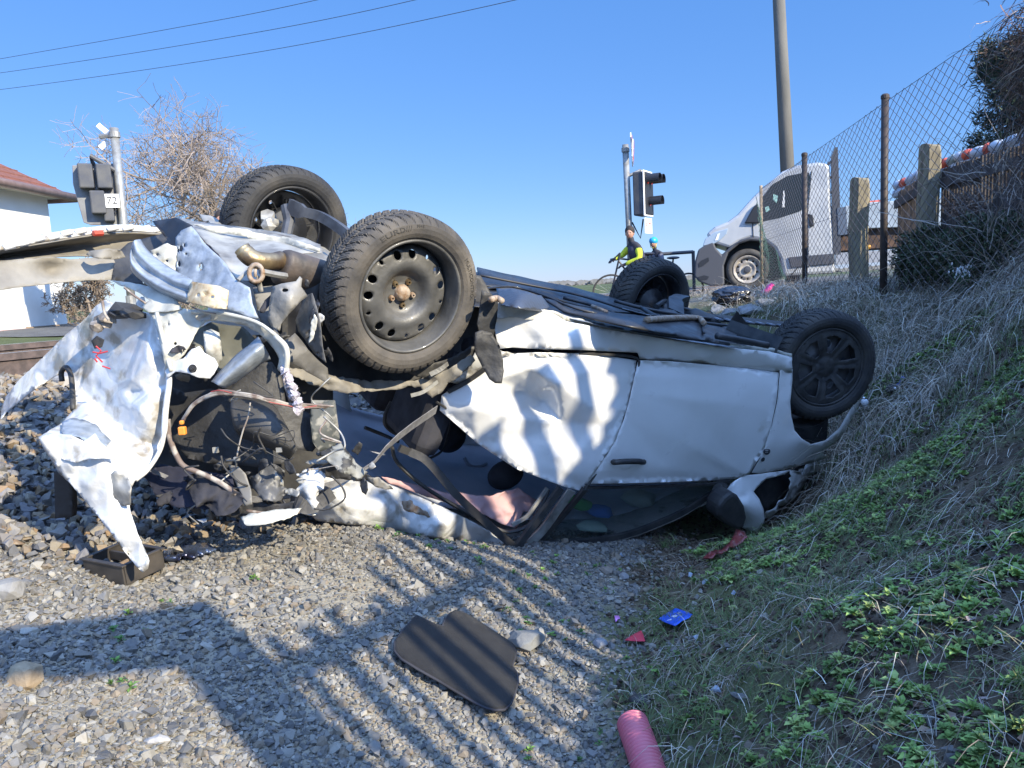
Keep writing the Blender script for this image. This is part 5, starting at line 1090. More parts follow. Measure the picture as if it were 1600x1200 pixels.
# ---------------------------------------------------------------- warning signals
def axes_(d): d = Vector(d).normalized(); s_ = Vector((0, 0, 1)).cross(d).normalized(); return d, s_, Vector((0, 0, 1))
def text_mesh(name, body, size, c, right, up, m, parent, ext=.002, sx=1.0):
    cu = bpy.data.curves.new('t', 'FONT'); cu.body = body; cu.size = size; cu.extrude = ext; cu.align_x = 'CENTER'; cu.align_y = 'CENTER'; cu.resolution_u = 3
    to = bpy.data.objects.new('t', cu); COL.objects.link(to); dg = bpy.context.evaluated_depsgraph_get(); me = bpy.data.meshes.new_from_object(to.evaluated_get(dg))
    right = Vector(right).normalized(); up = Vector(up).normalized(); n_ = right.cross(up)
    V = [Vector(c)+right*v.co.x*sx+up*v.co.y+n_*v.co.z for v in me.vertices]; Fc = [tuple(p.vertices) for p in me.polygons]
    bpy.data.objects.remove(to); bpy.data.curves.remove(cu); bpy.data.meshes.remove(me)
    return build(name, V, Fc, m, parent)
def signal(px_top, px_bot, Y, face, label, side):
    """face: direction the lamps look"""
    top = P(*px_top, Y); bot = P(*px_bot, Y); bot = Vector((bot.x, bot.y, -.32)); top = Vector((top.x, top.y, top.z))
    bot = top.lerp(bot, 1.0)
    t = thing('crossing_signal', label, 'signal', tuple(bot), None)
    mb = MB(); mb.tube([bot, top], .062, 14); mb.build('pole', steel, t, smooth=True)
    MB().tube([top-Vector((0, 0, .14)), top-Vector((0, 0, .06))], .078, 14).build('pole_clamp', steel, t)
    MB().tube([bot, bot+Vector((0, 0, .5))], .075, 12).build('pole_sleeve', steel, t)
    return t, top, bot
d = Vector((.80, -.60, 0)).normalized()
# right signal (faces right / towards us a little)
t, top, bot = signal((977, 226), (988, 470), 15.5, d, 'grey crossing signal on a pole behind the cyclists, red lamps in black hoods', 1)
d, s_, zu = axes_((.86, -.51, 0)); bc = P(1010, 303, 15.45)
Mx = Matrix((d, s_, zu)).transposed()
hs = MB().box(bc-d*.10, (.20, .45, .84), Mx).build('signal_head', sig_gry, t, bevel=.03)
MB().box(bc+d*.03, (.03, .49, .88), Mx).build('backboard_rim', white_p, hs, bevel=.02)
MB().box(bc+d*.055, (.03, .42, .81), Mx).build('backboard', sig_blk, hs, bevel=.02)
for zz_, yy_ in ((.26, -.11), (.26, .11), (-.16, 0)):
    c = bc+s_*yy_+zu*zz_; MB().tube([c+d*.06, c+d*.075], .085, 16).build('lamp_lens', mat('dark_red_lens', (.18, .02, .02), .2, coat=.5), hs)
    V0, F0 = lathe([(.10, 0), (.10, .26)], 20); u = zu; v = d.cross(zu); keep = [tuple(f) for f in F0 if V0[list(f)][:, 0].mean() > -.055]
    build('lamp_hood', frame_pts(c+d*.07, u, v, d, V0), keep, sig_blk, hs, thick=.006)
pl = MB().box(bc-zu*.62+d*.02, (.015, .40, .30), Mx).build('number_plate', white_p, t)
text_mesh('plate_print', 'P 72', .16, bc-zu*.62+d*.03, s_, zu, red_p, pl, .001)
mb = MB(); mb.tube([top+Vector((0, 0, -.62)), bc+zu*.47-d*.1], .03, 8); mb.tube([bc+zu*.47-d*.1, bc+zu*.40-d*.1], .03, 8); mb.build('bracket', steel, t)
pm = bot.lerp(top, .44); MB().tube([pm+Vector((.06, 0, .18)), pm+Vector((.22, 0, -.14)), bc-zu*.48-d*.08], .018, 6).build('conduit', sig_blk, t)
cc = top+d*.14+Vector((0, 0, -.12)); d, s_, zu = axes_((.98, -.19, 0))
for sg_ in (1, -1):
    a = (s_*sg_*.9+zu*.55).normalized(); mb = MB(); mb.box(cc+d*.01*sg_, (.02, .86, .11), Matrix((d, a, d.cross(a))).transposed()); cr = mb.build('crossbuck_arm', white_p, t)
    for q in (-.3, 0, .3): MB().box(cc+d*(.022+.01*sg_)+a*q, (.004, .14, .105), Matrix((d, a, d.cross(a))).transposed()).build('red_band', red_p, cr)
# left signal seen from behind
t, top, bot = signal((178, 200), (194, 372), 12.0, (-.7, .7, 0), 'crossing signal seen from behind, left of the bare tree', 0)
d, s_, zu = axes_((-.42, .90, 0)); bc = P(151, 303, 11.9); Mx = Matrix((d, s_, zu)).transposed()
hs = MB().prism([bc+s_*a+zu*b+d*.02 for a, b in ((-.28, .46), (.28, .42), (.30, .15), (.22, -.42), (.12, -.46), (-.27, -.46), (-.32, -.3))], d*.03).build('backboard', mat('backboard_back', (.22, .23, .24), .6, col2=(.13, .13, .14), scale=4), t, bevel=.008)
for a, b, c_, w1, h1 in ((.11, .24, .10, .20, .36), (-.13, .24, .10, .20, .36), (-.01, -.14, .09, .20, .34), (-.14, -.22, .05, .14, .40)):
    MB().box(bc-d*c_+s_*a+zu*b, (.20, w1, h1), Mx).build('lamp_housing', sig_gry, hs, bevel=.02)
V0, F0 = lathe([(.10, 0), (.10, .26)], 20); build('lamp_hood', frame_pts(bc+s_*.16+zu*.22+d*.05, zu, d.cross(zu), d, V0), F0, sig_blk, hs, thick=.006)
pl = MB().box(bc-d*.16-s_*.20-zu*.12, (.01, .20, .20), Mx).build('number_plate', white_p, t)
text_mesh('plate_number', '72', .15, bc-d*.17-s_*.20-zu*.12, -s_, zu, sig_blk, pl, .001)
mb = MB(); mb.tube([top+Vector((0, 0, -.66)), bc+zu*.50+Vector((.03, -.12, .04)), bc+zu*.44], .035, 8); mb.build('bracket', sig_gry, t)
mb = MB(); mb.tube([bc-d*.12-zu*.20, bc-d*.14-zu*.38-s_*.15, bc-d*.12-zu*.22-s_*.26], .012, 6); mb.build('conduit', sig_blk, t)
cc = top+d*.16-s_*-.2+Vector((0, 0, -.10))
for sg_ in (1, -1):
    a = (s_*.9+zu*.85*sg_).normalized(); mb = MB(); mb.box(cc-s_*.04+zu*.12*sg_+d*.01*sg_, (.02, .16, .075), Matrix((d, a, d.cross(a))).transposed()); mb.build('crossbuck_arm', white_p, t)
MB().tube([top+Vector((0, 0, -.10)), cc], .04, 8).build('crossbuck_mount', steel, t)

# ---------------------------------------------------------------- utility pole and wires
pt, pb = P(1214, -60, 15.2), P(1232, 300, 15.2); pb = pt+(pb-pt)*((-.3-pt.z)/(pb.z-pt.z)); ptt = pt+(pt-pb)*.35
pole_m = mat('grey_concrete_pole', (.17, .16, .14), .9, col2=(.12, .115, .10), scale=3, bump=.3, bscale=40, stretch=(1, 1, .3))
tag(MB().tube([pb, ptt], [.145, .095], 20).build('utility_pole', pole_m, smooth=True), 'tall tapering grey concrete pole rising behind the van', 'pole')
for lab, pts in (('topmost power line crossing the upper left sky', ((-260, 138, 34), (0, 92, 29), (250, 48, 25), (495, 0, 22), (1210, -170, 15.2))),
                 ('middle power line crossing the upper left sky', ((-260, 147, 34), (0, 114, 29), (330, 63, 24.5), (648, 0, 20), (1210, -150, 15.2))),
                 ('lowest and longest power line crossing the upper left sky', ((-260, 166, 34), (0, 140, 29), (400, 82, 24), (805, 0, 18.6), (1210, -105, 15.2)))):
    tag(MB().tube(smooth_path([P(*p) for p in pts], 10), .0085, 5).build('power_line', mat('cable', (.05, .06, .08), .6)), lab, 'cable', 'power lines')

# ---------------------------------------------------------------- van
VY = 13.1
VN = Vector((math.sin(R(15)), math.cos(R(15)), 0)); VO = P(1165, 420, 13.3)
def vp(a, b, y=0): return on_plane(a, b, VO, VN)+VN*y
van = thing('flatbed_van', 'white flatbed van with dark grey bumper standing behind the wire fence', 'van', tuple(vp(1220, 450, 1)))
vwhite = mat('van_white', (.38, .40, .43), .35, coat=.4, col2=(.5, .51, .52), scale=2.5, bump=.0)
vgrey = mat('van_grey_plastic', (.06, .065, .08), .65)
vglass = mat('van_glass', (.02, .03, .035), .25, spec=.35)
cab = [(1115,380),(1108,372),(1103,366),(1117,354),(1137,346),(1152,335),(1177,307),(1195,290),(1222,268),(1245,258),(1277,253),(1294,255),(1297,262),(1299,320),(1304,380),(1306,427),(1236,431),(1224,433),(1219,405),(1210,388),(1195,376),(1172,372),(1155,378),(1140,388)]
MB().prism([vp(a, b) for a, b in cab], VN*1.95).build('cab', vwhite, van, bevel=.05)
bump_ = [(1085,432),(1086,408),(1091,390),(1103,382),(1115,378),(1119,388),(1128,398),(1143,383),(1158,374),(1172,370),(1196,373),(1196,378),(1172,376),(1155,381),(1138,395),(1131,415),(1132,446),(1110,447),(1092,440)]
MB().prism([vp(a, b, -.02) for a, b in bump_], VN*2.0).build('bumper', vgrey, van, bevel=.03)
MB().prism([vp(a, b, -.026) for a, b in ((1091,412),(1096,407),(1107,402),(1108,408),(1098,416),(1092,418))], VN*.02).build('bumper_grille', sig_blk, van)
MB().prism([vp(a, b, -.026) for a, b in ((1090,433),(1100,430),(1108,432),(1105,437),(1094,438))], VN*.02).build('bumper_grille', sig_blk, van)
hl = MB().prism([vp(a, b, -.012) for a, b in ((1098,384),(1102,373),(1116,363),(1138,357),(1135,366),(1125,376),(1112,383))], VN*.1).build('headlight', mat('headlight_glass', (.30, .38, .48), .1, coat=.8), van, bevel=.01)
MB().prism([vp(a, b, -.02) for a, b in ((1117,376),(1121,366),(1125,364),(1122,375))], VN*.01).build('light_strip', white_p, hl)
wn_ = MB().prism([vp(a, b, -.006) for a, b in ((1192,307),(1207,288),(1230,275),(1250,271),(1264,270),(1266,276),(1262,312),(1259,322),(1250,330),(1220,340),(1192,346))], VN*.01).build('side_window', vglass, van)
MB().prism([vp(a, b, -.012) for a, b in ((1208,303),(1215,306),(1214,318),(1208,312))], VN*.004).build('window_sticker', mat('pale_green_sticker', (.35, .60, .55), .5), wn_)
MB().prism([vp(a, b, -.012) for a, b in ((1195,324),(1201,322),(1203,328),(1197,332))], VN*.004).build('window_sticker', mat('pale_green_note', (.35, .60, .55), .5), wn_)
MB().prism([vp(a, b, -.012) for a, b in ((1222,324),(1224,298),(1226,298),(1226,324))], VN*.004).build('window_sticker', white_p, wn_)
MB().prism([vp(a, b, -.06) for a, b in ((1163,349),(1170,336),(1176,325),(1183,318),(1186,325),(1187,349))], VN*.08).build('wing_mirror', sig_blk, van, bevel=.02)
MB().prism([vp(a, b, -.03) for a, b in ((1263,334),(1270,336),(1272,353),(1265,355))], VN*.04).build('door_handle', sig_blk, van, bevel=.01)
MB().prism([vp(a, b, -.03) for a, b in ((1232,402),(1302,396),(1304,412),(1235,418))], VN*.04).build('side_moulding', vgrey, van, bevel=.01)
mb = MB(); mb.tube([vp(1176, 349, -.004), vp(1177, 372, -.004)], .008, 5); mb.build('door_gap', sig_blk, van)
mb = MB(); mb.tube([vp(1268, 268, -.004), vp(1262, 330, -.004), vp(1263, 400, -.004), vp(1236, 430, -.004)], .008, 5); mb.build('door_gap', sig_blk, van)
def small_wheel(c, r, w_, parent, tm, rmn, n=10):
    u, v, w_ = wheel_frame(w_, 0); u = Vector((0, 0, 1)); v = w_.cross(u).normalized()
    wh = bpy.data.objects.new('wheel', None); COL.objects.link(wh); wh.parent = parent; wh.location = Vector(c)-root_loc(parent); k = r/.318
    V, F1 = lathe([(a*k, b) for a, b in PROF[::2]], 64); build('tyre', frame_pts(c, u, v, w_, V), F1, tm, wh, smooth=True)
    V, T = disc_with_holes(.215*k, [circ(.145*k*math.cos(j*6.283/n), .145*k*math.sin(j*6.283/n), .017) for j in range(n)], [(0, .05), (.05, .05), (.07, .02), (.13, .05), (.165, .03), (.19, .0), (.2, .07), (.24, .085)], step=.02)
    build('wheel_disc', frame_pts(c, u, v, w_, V), T, rmn, wh, smooth=True, thick=.004)
    V, F1 = lathe([(.001, .085), (.05, .08), (.06, .05)], 20); build('hub_cap', frame_pts(c, u, v, w_, V), F1, vgrey, wh)
MB().prism([vp(a, b, .32) for a, b in ((1128,446),(1128,412),(1140,394),(1155,378),(1172,373),(1197,377),(1214,392),(1222,412),(1225,434),(1190,446))], VN*.03).build('wheel_arch_liner', sig_blk, van)
small_wheel(vp(1168, 421, .12), .355, -VN, van, mat('van_tyre', (.045, .043, .042), .8, col2=(.08, .075, .07), scale=8), mat('cream_wheel_disc', (.42, .39, .34), .5, col2=(.25, .22, .2), scale=12))
mb = MB(); mb.prism([vp(a, b, -.0) for a, b in ((1299,245),(1305,230),(1309,230),(1313,330),(1314,398),(1302,398),(1300,320))], VN*.06); mb.prism([vp(a, b, 1.85) for a, b in ((1299,245),(1305,230),(1309,230),(1313,330),(1314,398),(1302,398),(1300,320))], VN*.06)
for b in (245, 270, 295, 320): mb.tube([vp(1306, b, .05), vp(1306, b, 1.85)], .025, 6)
mb.build('headboard', vgrey, van)
bed = MB().prism([vp(a, b) for a, b in ((1320,322),(1360,316),(1430,312),(1500,308),(1500,352),(1430,354),(1320,358))], VN*1.95).build('flat_bed', mat('pale_blue_side', (.40, .47, .54), .5, col2=(.3, .35, .4), scale=4), van, bevel=.01)
MB().prism([vp(a, b, .1) for a, b in ((1306,358),(1500,352),(1500,378),(1306,392))], VN*1.7).build('chassis', mat('rusty_dark_chassis', (.04, .03, .028), .8, col2=(.14, .08, .05), scale=8), van)
MB().prism([vp(a, b, -.01) for a, b in ((1308,325),(1322,323),(1324,366),(1310,368))], VN*.1).build('tool_box', mat('blue_grey_box', (.09, .12, .17), .5), van)
MB().prism([vp(a, b, .0) for a, b in ((1306,395),(1335,394),(1400,390),(1400,408),(1335,412),(1306,414))], VN*.06).build('side_guard', mat('grey_side_guard', (.30, .32, .36), .6), van)
MB().sphere(vp(1357, 386, -.03), .035, 8, 6).build('marker_lamp', mat('amber_lamp', (.8, .38, .03), .4), van, bevel=.01)
small_wheel(vp(1440, 418, .2), .355, -VN, van, rubber, vgrey)
MB().prism([vp(a, b, .3) for a, b in ((1352,308),(1365,311),(1382,309),(1384,316),(1352,317))], VN*.5).build('red_load', mat('red_load', (.55, .12, .08), .7), van, bevel=.02)

# ---------------------------------------------------------------- chain-link fence
def link_mesh(name, tops, bots, m, parent, cell=.066, r=.0027, slack=0, t_top=1.0):
    L = [0]
    for a, b in zip(tops[:-1], tops[1:]): L.append(L[-1]+(Vector((b.x, b.y, 0))-Vector((a.x, a.y, 0))).length)
    L = np.array(L); A = np.array([t[:] for t in tops]); B = np.array([t[:] for t in bots]); H = (A[:, 2]-B[:, 2]).mean()
    nr = int(H/(cell*.62)); nw = int(L[-1]/cell); s = np.arange(nw)[:, None]*cell+np.where((np.arange(nr+1)[None]+np.arange(nw)[:, None]) % 2, cell*.5, -cell*.5)*.96+cell
    s = np.clip(s, 0, L[-1]); t = np.repeat(np.linspace(0, t_top, nr+1)[None], nw, 0)
    s = s+rng.normal(0, cell*.05, s.shape)
    pa = np.stack([np.interp(s, L, A[:, k]) for k in range(3)], -1); pb_ = np.stack([np.interp(s, L, B[:, k]) for k in range(3)], -1)
    sag = np.sin(np.interp(s, L, np.arange(len(L)))*np.pi)**2*.02
    p = pb_*(1-t[..., None])+pa*t[..., None]; p[..., 2] -= sag*t; p[..., 0] += slack*np.sin(t*3+s*2)+0
    V = []; c3 = [(math.cos(a), math.sin(a)) for a in (0, 2.09, 4.19)]
    a_ = np.stack([p+np.array([cx*r, cy*r, 0]) for cx, cy in c3], 2)   # nw,nr+1,3,3
    V = a_.reshape(-1, 3); i = np.arange(nw*(nr+1)*3).reshape(nw, nr+1, 3); j = np.roll(i, -1, 2)
    Fq = np.stack([i[:, :-1], j[:, :-1], j[:, 1:], i[:, 1:]], -1).reshape(-1, 4)
    return build(name, V, Fq, m, parent)
fpx = [(1189, 294, 12.4), (1257, 246, 8.8), (1383, 157, 6.6), (1660, -35, 4.3)]
tops = [P(*p) for p in fpx]; bots = [Vector((t.x, t.y, gz(t.x, t.y)+.02)) for t in tops]
tops2 = tops+[tops[-1]+(tops[-1]-tops[-2])*.9]; bots2 = bots+[Vector((tops2[-1].x, tops2[-1].y, gz(tops2[-1].x, tops2[-1].y)))]
fence = thing('wire_fence', 'chain-link fence on dark metal posts climbing towards the right edge', 'fence', tuple(bots[1]))
link_mesh('wire_mesh', tops2, bots2, wire_m, fence)
for k, (t_, b_) in enumerate(zip(tops2, bots2)):
    r_ = .030 if k else .024
    MB().tube([b_-Vector((0, 0, .2)), t_+Vector((0, 0, .04))], r_, 12).build('post', rustpost if k == 0 else dkpost, fence, smooth=True, label='rusty thin end post' if k == 0 else None)
    if k: V0, F0 = lathe([(.001, .012), (.022, .008), (.034, -.004), (.034, -.03)], 14); build('post_cap', frame_pts(t_+Vector((0, 0, .045)), Vector((1, 0, 0)), Vector((0, 1, 0)), Vector((0, 0, 1)), V0), F0, dkpost, fence)
for zf in (0.0, .5):
    mb = MB(); mb.tube([t_.lerp(b_, zf)-Vector((0, 0, .015)) for t_, b_ in zip(tops2, bots2)], .0022, 4); mb.build('tension_wire', wire_m, fence)
gf = thing('green_wire_mesh', 'green coated wire mesh slumped beside the rusty end post of the fence', 'wire mesh', tuple(bots[0]))
link_mesh('wire_mesh', [P(1178, 292, 12.5), P(1188, 330, 12.35), P(1200, 380, 12.2), P(1215, 388, 12.0), P(1226, 425, 11.8)], [P(1186, 440, 12.5), P(1190, 441, 12.35), P(1200, 441, 12.2), P(1215, 441, 12.0), P(1228, 441, 11.8)], greenw, gf, .05, .003, .03)
# old wooden posts
def wood_post(px0, px1, ytop, Y, label, h=.14):
    c = P((px0+px1)/2, ytop, Y); zg = gz(c.x, c.y); w1 = (px1-px0)/FPX*Y; n = 12; V = []; rows = 22
    for j in range(rows):
        z = zg-.1+(c.z-zg+.1)*j/(rows-1)
        for i in range(n):
            a = 2*math.pi*i/n; rr = 1/max(abs(math.cos(a)), abs(math.sin(a)))**.7; q = 1+.05*math.sin(a*5+j*.3)+.02*math.sin(j*1.3+i*2.1)-(0.10 if j == rows-1 else 0)
            V.append((c.x+math.cos(a)*rr*w1/2*.86*q+.01*math.sin(j*.4), c.y+math.sin(a)*rr*w1/2*.86*q, z+(.02*math.sin(a*2+1) if j >= rows-1 else 0)))
    Fc = [(j*n+i, j*n+(i+1) % n, (j+1)*n+(i+1) % n, (j+1)*n+i) for j in range(rows-1) for i in range(n)]+[tuple(range((rows-1)*n, rows*n))]
    return tag(build('wooden_post', V, Fc, oldwood, smooth=False), label, 'post', 'old wooden posts')
wood_post(1327, 1357, 280, 8.0, 'thick yellowish weathered wooden post with sunlit top, left of the tall metal post')
wood_post(1435, 1468, 228, 7.3, 'thick dark weathered wooden post at the corner of the picket fence')
def pickets(a, b, zt0, zt1, label, pitch=.047):
    """a,b ground-plan ends; tops as world z"""
    t = thing('picket_fence', label, 'fence', (a.x, a.y, gz(a.x, a.y)), 'dark picket fences'); n = int((b-a).length/pitch); d_ = (b-a).normalized(); rr = random.Random(3)
    mb = MB(); M3 = Matrix((d_, Vector((0, 0, 1)).cross(d_), Vector((0, 0, 1)))).transposed()
    cnt = 0
    for k in range(n):
        p = a.lerp(b, (k+.5)/n); zt = zt0+(zt1-zt0)*k/n+rr.uniform(-.015, .015); zb_ = gz(p.x, p.y)-.02
        MB().box((p.x, p.y, (zt+zb_)/2), (pitch*.66, .018, zt-zb_), M3@Matrix.Rotation(rr.uniform(-.012, .012), 3, 'Y')).build('picket', darkwood, t)
    for f in (.13, .9):
        p0 = Vector((a.x, a.y, zt0-f)); p1 = Vector((b.x, b.y, zt1-f)); off = Vector((0, 0, 1)).cross(d_)*-.03
        MB().strap([p0+off, p1+off], (0, 0, 1), .085, .03).build('fence_rail', darkwood, t)
    return t
def gp_(px, py, Y): p = P(px, py, Y); return Vector((p.x, p.y, 0)), p.z
(a, za), (b, zb2) = gp_(1404, 300, 8.3), gp_(1442, 276, 7.5); pickets(a, b, za, zb2, 'short stretch of dark pickets left of the thick dark wooden post')
(a, za), (b, zb2) = gp_(1472, 264, 7.3), gp_(1612, 221, 6.0); pickets(a, b, za, zb2, 'longer stretch of dark pickets between the wooden post and the right edge')
# humps of striped plastic sheeting behind the pickets
def bundle(pts, label):
    t = None
    t = thing('striped_barrier', label, 'barrier', tuple(P(pts[0][0], 420, pts[0][2])), 'striped barriers')
    cm = {'w': mat('greyish_white_plastic', (.50, .54, .60), .5), 'r': mat('red_plastic_stripe', (.60, .10, .05), .5), 'g': mat('grey_green_plastic', (.28, .33, .32), .6)}
    for k in range(len(pts)-1):
        a, b = P(*pts[k][:3]), P(*pts[k+1][:3]); c = (a+b)/2; ln = (b-a).length
        MB().sphere(c, (ln*.6, .07, .055), 12, 8, Matrix(((b-a).normalized(), Vector((0, 0, 1)).cross((b-a).normalized()), Vector((0, 0, 1)))).transposed()).build('barrier_segment', cm[pts[k][3]], t, smooth=True)
    MB().tube([P(*p[:3])-Vector((0, 0, .08)) for p in pts], .05, 8).build('barrier_body', cm['w'], t)
bundle([(1473,257,7.55,'r'),(1484,254,7.45,'g'),(1496,247,7.35,'w'),(1509,243,7.25,'r'),(1520,241,7.15,'w'),(1541,235,7.0,'r'),(1549,231,6.95,'w'),(1570,226,6.8,'w'),(1600,215,6.55,'w'),(1625,208,6.4,'r')], 'lumpy red and white barrier lying along the top of the longer picket fence')
bundle([(1400,292,8.6,'w'),(1410,287,8.5,'r'),(1419,284,8.4,'w'),(1434,275,8.2,'w'),(1440,272,8.1,'w')], 'red and white barrier piece above the short picket stretch')

# ---------------------------------------------------------------- trees and bushes
bark_m = mat('grey_brown_bark', (.17, .13, .10), .9, col2=(.26, .21, .16), scale=12)
def twig_tree(name, base, height, spread, label, m, seed, levels=5, r0=.12, group=None, up=.25, nb=(3, 5), lean=(0, 0), crown_from=.18, cat='tree', rmin=1):
    rr = random.Random(seed); segs = []; fine = []
    t = thing(name, label, cat, tuple(base), group)
    def grow(p, d, ln, r, lv):
        n = 4; pts = [p]; q = p.copy(); dd = d.copy()
        for k in range(n):
            dd = (dd+Vector((rr.gauss(0, .17), rr.gauss(0, .17), rr.gauss(0, .12)+up*.12))).normalized(); q = q+dd*ln/n; pts.append(q.copy())
        (segs if lv > 2 else fine).append((pts, [r*(1-.45*k/n) for k in range(n+1)], 6 if lv > 2 else 3))
        if lv <= 0: return
        for k in range(rr.randint(*nb)+(1 if lv < 3 else 0)):
            f = rr.uniform(crown_from if lv == levels else .15, 1); i = min(int(f*n), n-1); o = pts[i].lerp(pts[i+1], f*n-i)
            a = rr.uniform(0, 6.28); e = dd.orthogonal().normalized(); e2 = dd.cross(e); side = e*math.cos(a)+e2*math.sin(a)
            nd = (dd*.55+side*rr.uniform(.6, 1.0)*spread+Vector((0, 0, up))).normalized()
            grow(o, nd, ln*rr.uniform(.5, .75), r*.55, lv-1)
    grow(Vector(base), Vector((lean[0], lean[1], 1)).normalized(), height*.5, r0, levels)
    fine = [(p_, [max(v, .006*rmin) for v in r_], n_) for p_, r_, n_ in fine]
    mb = MB()
    for pts, rs_, n in segs: mb.tube(pts, rs_, n, caps=False)
    mb.build('trunk', m, t, smooth=True, fixn=False)
    mb = MB()
    for pts, rs_, n in fine: mb.tube(pts, rs_, n, caps=False)
    o = mb.build('crown', m, t, fixn=False)
    return t
b_ = P(378, 470, 24); twig_tree('bare_tree', (b_.x, b_.y, -.35), 8.6, 1.7, 'leafless spreading tree in the background behind the wreck', mat('reddish_twigs', (.24, .19, .155), .9, col2=(.33, .27, .22), scale=2), 23, 5, .12, crown_from=.15, up=.10, nb=(5, 6), rmin=.8)
b_ = P(255, 470, 22); twig_tree('bare_shrub', (b_.x, b_.y, -.35), 2.6, 1.1, 'low leafless shrub left of the spreading bare tree', bpy.data.materials['reddish_twigs'], 8, 4, .05, crown_from=.0, up=.05, nb=(4, 5), cat='shrub')
b_ = P(150, 500, 14); twig_tree('bare_shrub', (b_.x, b_.y, -.38), 1.6, 1.3, 'tangled leafless shrub at the right corner of the house', bark_m, 12, 5, .03, crown_from=.0, up=.0, nb=(4, 6), cat='shrub')
# conifer at the right
def conifer(base, h, rad, label, seed):
    t = thing('pine_tree', label, 'tree', tuple(base)); rr = np.random.default_rng(seed); base = Vector(base)
    MB().tube([base, base+Vector((0, 0, h*.95))], [.16, .03], 8).build('trunk', bark_m, t)
    n = 1500; f = rr.uniform(.12, 1, n)**.9; a = rr.uniform(0, 6.28, n); r_ = rad*(1-f*.45)*np.sqrt(rr.uniform(.15, 1, n)); cx = base.x+np.cos(a)*r_; cy = base.y+np.sin(a)*r_; cz = base.z+h*f
    k = fbm(np.stack([cx, cy, cz], 1), .9, 2, seed) > -.25; cx, cy, cz = cx[k], cy[k], cz[k]; n = len(cx); per = 46; s = np.repeat(np.arange(n), per); N = n*per
    d = rr.normal(size=(N, 3)); d[:, 2] = d[:, 2]*.6+.35; d /= np.linalg.norm(d, axis=1)[:, None]; L = rr.uniform(.10, .26, N)
    o = np.stack([cx, cy, cz], 1)[s]+rr.normal(0, .10, (N, 3)); sd_ = np.cross(d, rr.normal(size=(N, 3))); sd_ /= np.linalg.norm(sd_, axis=1)[:, None]
    V = np.stack([o-sd_*.018, o+sd_*.018, o+d*L[:, None]], 1).reshape(-1, 3); Fq = np.arange(N*3).reshape(N, 3)
    build('crown', V, Fq, leaf_m, t, tint=np.repeat(pal(n, [(.03, .05, .035), (.045, .07, .045), (.02, .035, .025)])[s], 3, 0))
b_ = P(1592, 420, 17.5); conifer((b_.x, b_.y, -.2), 5.0, 1.5, 'dark green pine rising behind the picket fence at the right edge', 3)
# thicket of dead stems at the right edge (climber on the wire fence)
def thicket(name, label, pts, ln, n, cols, wd, seed, cat, droop=1.2, up=1.0):
    rr = np.random.default_rng(seed); c = np.array([p[:] for p in pts]); t_ = rr.uniform(0, len(c)-1, n); i = np.clip(t_.astype(int), 0, len(c)-2); f = (t_-i)[:, None]
    o = c[i]*(1-f)+c[i+1]*f+rr.normal(0, 1, (n, 3))*np.array([.09, .16, .12]); m = 8
    d = rr.normal(size=(n, 3)); d[:, 2] += up; d /= np.linalg.norm(d, axis=1)[:, None]; L = rr.uniform(.4, 1, n)*ln; st = rr.normal(0, .35, (n, m, 3)); st[:, :, 2] -= droop*.10
    dirs = d[:, None]+st.cumsum(1)*.6; dirs /= np.linalg.norm(dirs, axis=2)[..., None]; p = o[:, None]+np.cumsum(dirs*(L/m)[:, None, None], 1)
    w_ = np.repeat((rr.uniform(.6, 1.4, n)*wd)[:, None], m, 1)*np.linspace(1, .4, m)[None]; wdir = np.cross(d, rr.normal(size=(n, 3))); wdir /= np.linalg.norm(wdir, axis=1)[:, None]
    o_ = ribbons(name, p, w_, wdir, straw_m, pal(n, cols), kind=None, base=tuple(c[0])); return tag(o_, label, cat)
BR = [(.16, .10, .075), (.22, .15, .11), (.10, .065, .05), (.30, .24, .19)]
thicket('dead_climber', 'brown mass of dead climbing stems hanging over the fence at the right edge', [P(1675,480,4.9), P(1668,330,4.9), P(1655,200,4.9), P(1640,110,4.8), P(1632,60,4.8), P(1650,20,4.7)], .32, 4200, BR, .006, 4, 'climber', 2.5, -.2)
thicket('grey_stems', 'long grey dead stems leaning against the wire fence near the right edge', [P(1560,440,5.2), P(1585,400,5.1), P(1570,330,5.1), P(1600,250,5.0)], .9, 130, [(.36, .32, .28), (.28, .24, .2)], .007, 9, 'stems', .5, 1.2)
# clipped evergreen bushes behind the wire fence
def bush(name, label, c, rad, n, cols, lf, seed, cat='bush'):
    rr = np.random.default_rng(seed); c = np.array(c[:]); d = rr.normal(size=(n, 3)); d /= np.linalg.norm(d, axis=1)[:, None]
    r_ = (1-.35*rr.uniform(0, 1, n)**1.5)*(1+.35*fbm(d*1.0, 1.7, 3, seed)); o = c+d*r_[:, None]*np.array(rad); o[:, 2] = np.maximum(o[:, 2], c[2]-rad[2]*.95)
    e = rr.normal(size=(n, 3))+d; e /= np.linalg.norm(e, axis=1)[:, None]; s_ = np.cross(e, rr.normal(size=(n, 3))); s_ /= np.linalg.norm(s_, axis=1)[:, None]; L = lf*rr.uniform(.6, 1.4, n)[:, None]
    V = np.stack([o, o+e*L*.5+s_*L*.22, o+e*L, o+e*L*.5-s_*L*.22], 1).reshape(-1, 3); Fq = np.arange(n*4).reshape(n, 4)
    return tag(build(name, V, Fq, leaf_m, base=tuple(c-np.array([0, 0, rad[2]])), tint=np.repeat(pal(n, cols, .3), 4, 0)), label, cat)
EV = [(.05, .075, .04), (.07, .10, .05), (.035, .05, .03), (.12, .11, .07)]
c = P(1452, 402, 6.6); bush('evergreen_bush', 'dark evergreen bush behind the wire fence below the thick wooden post', c, (.26, .22, .27), 5500, EV, .035, 1)
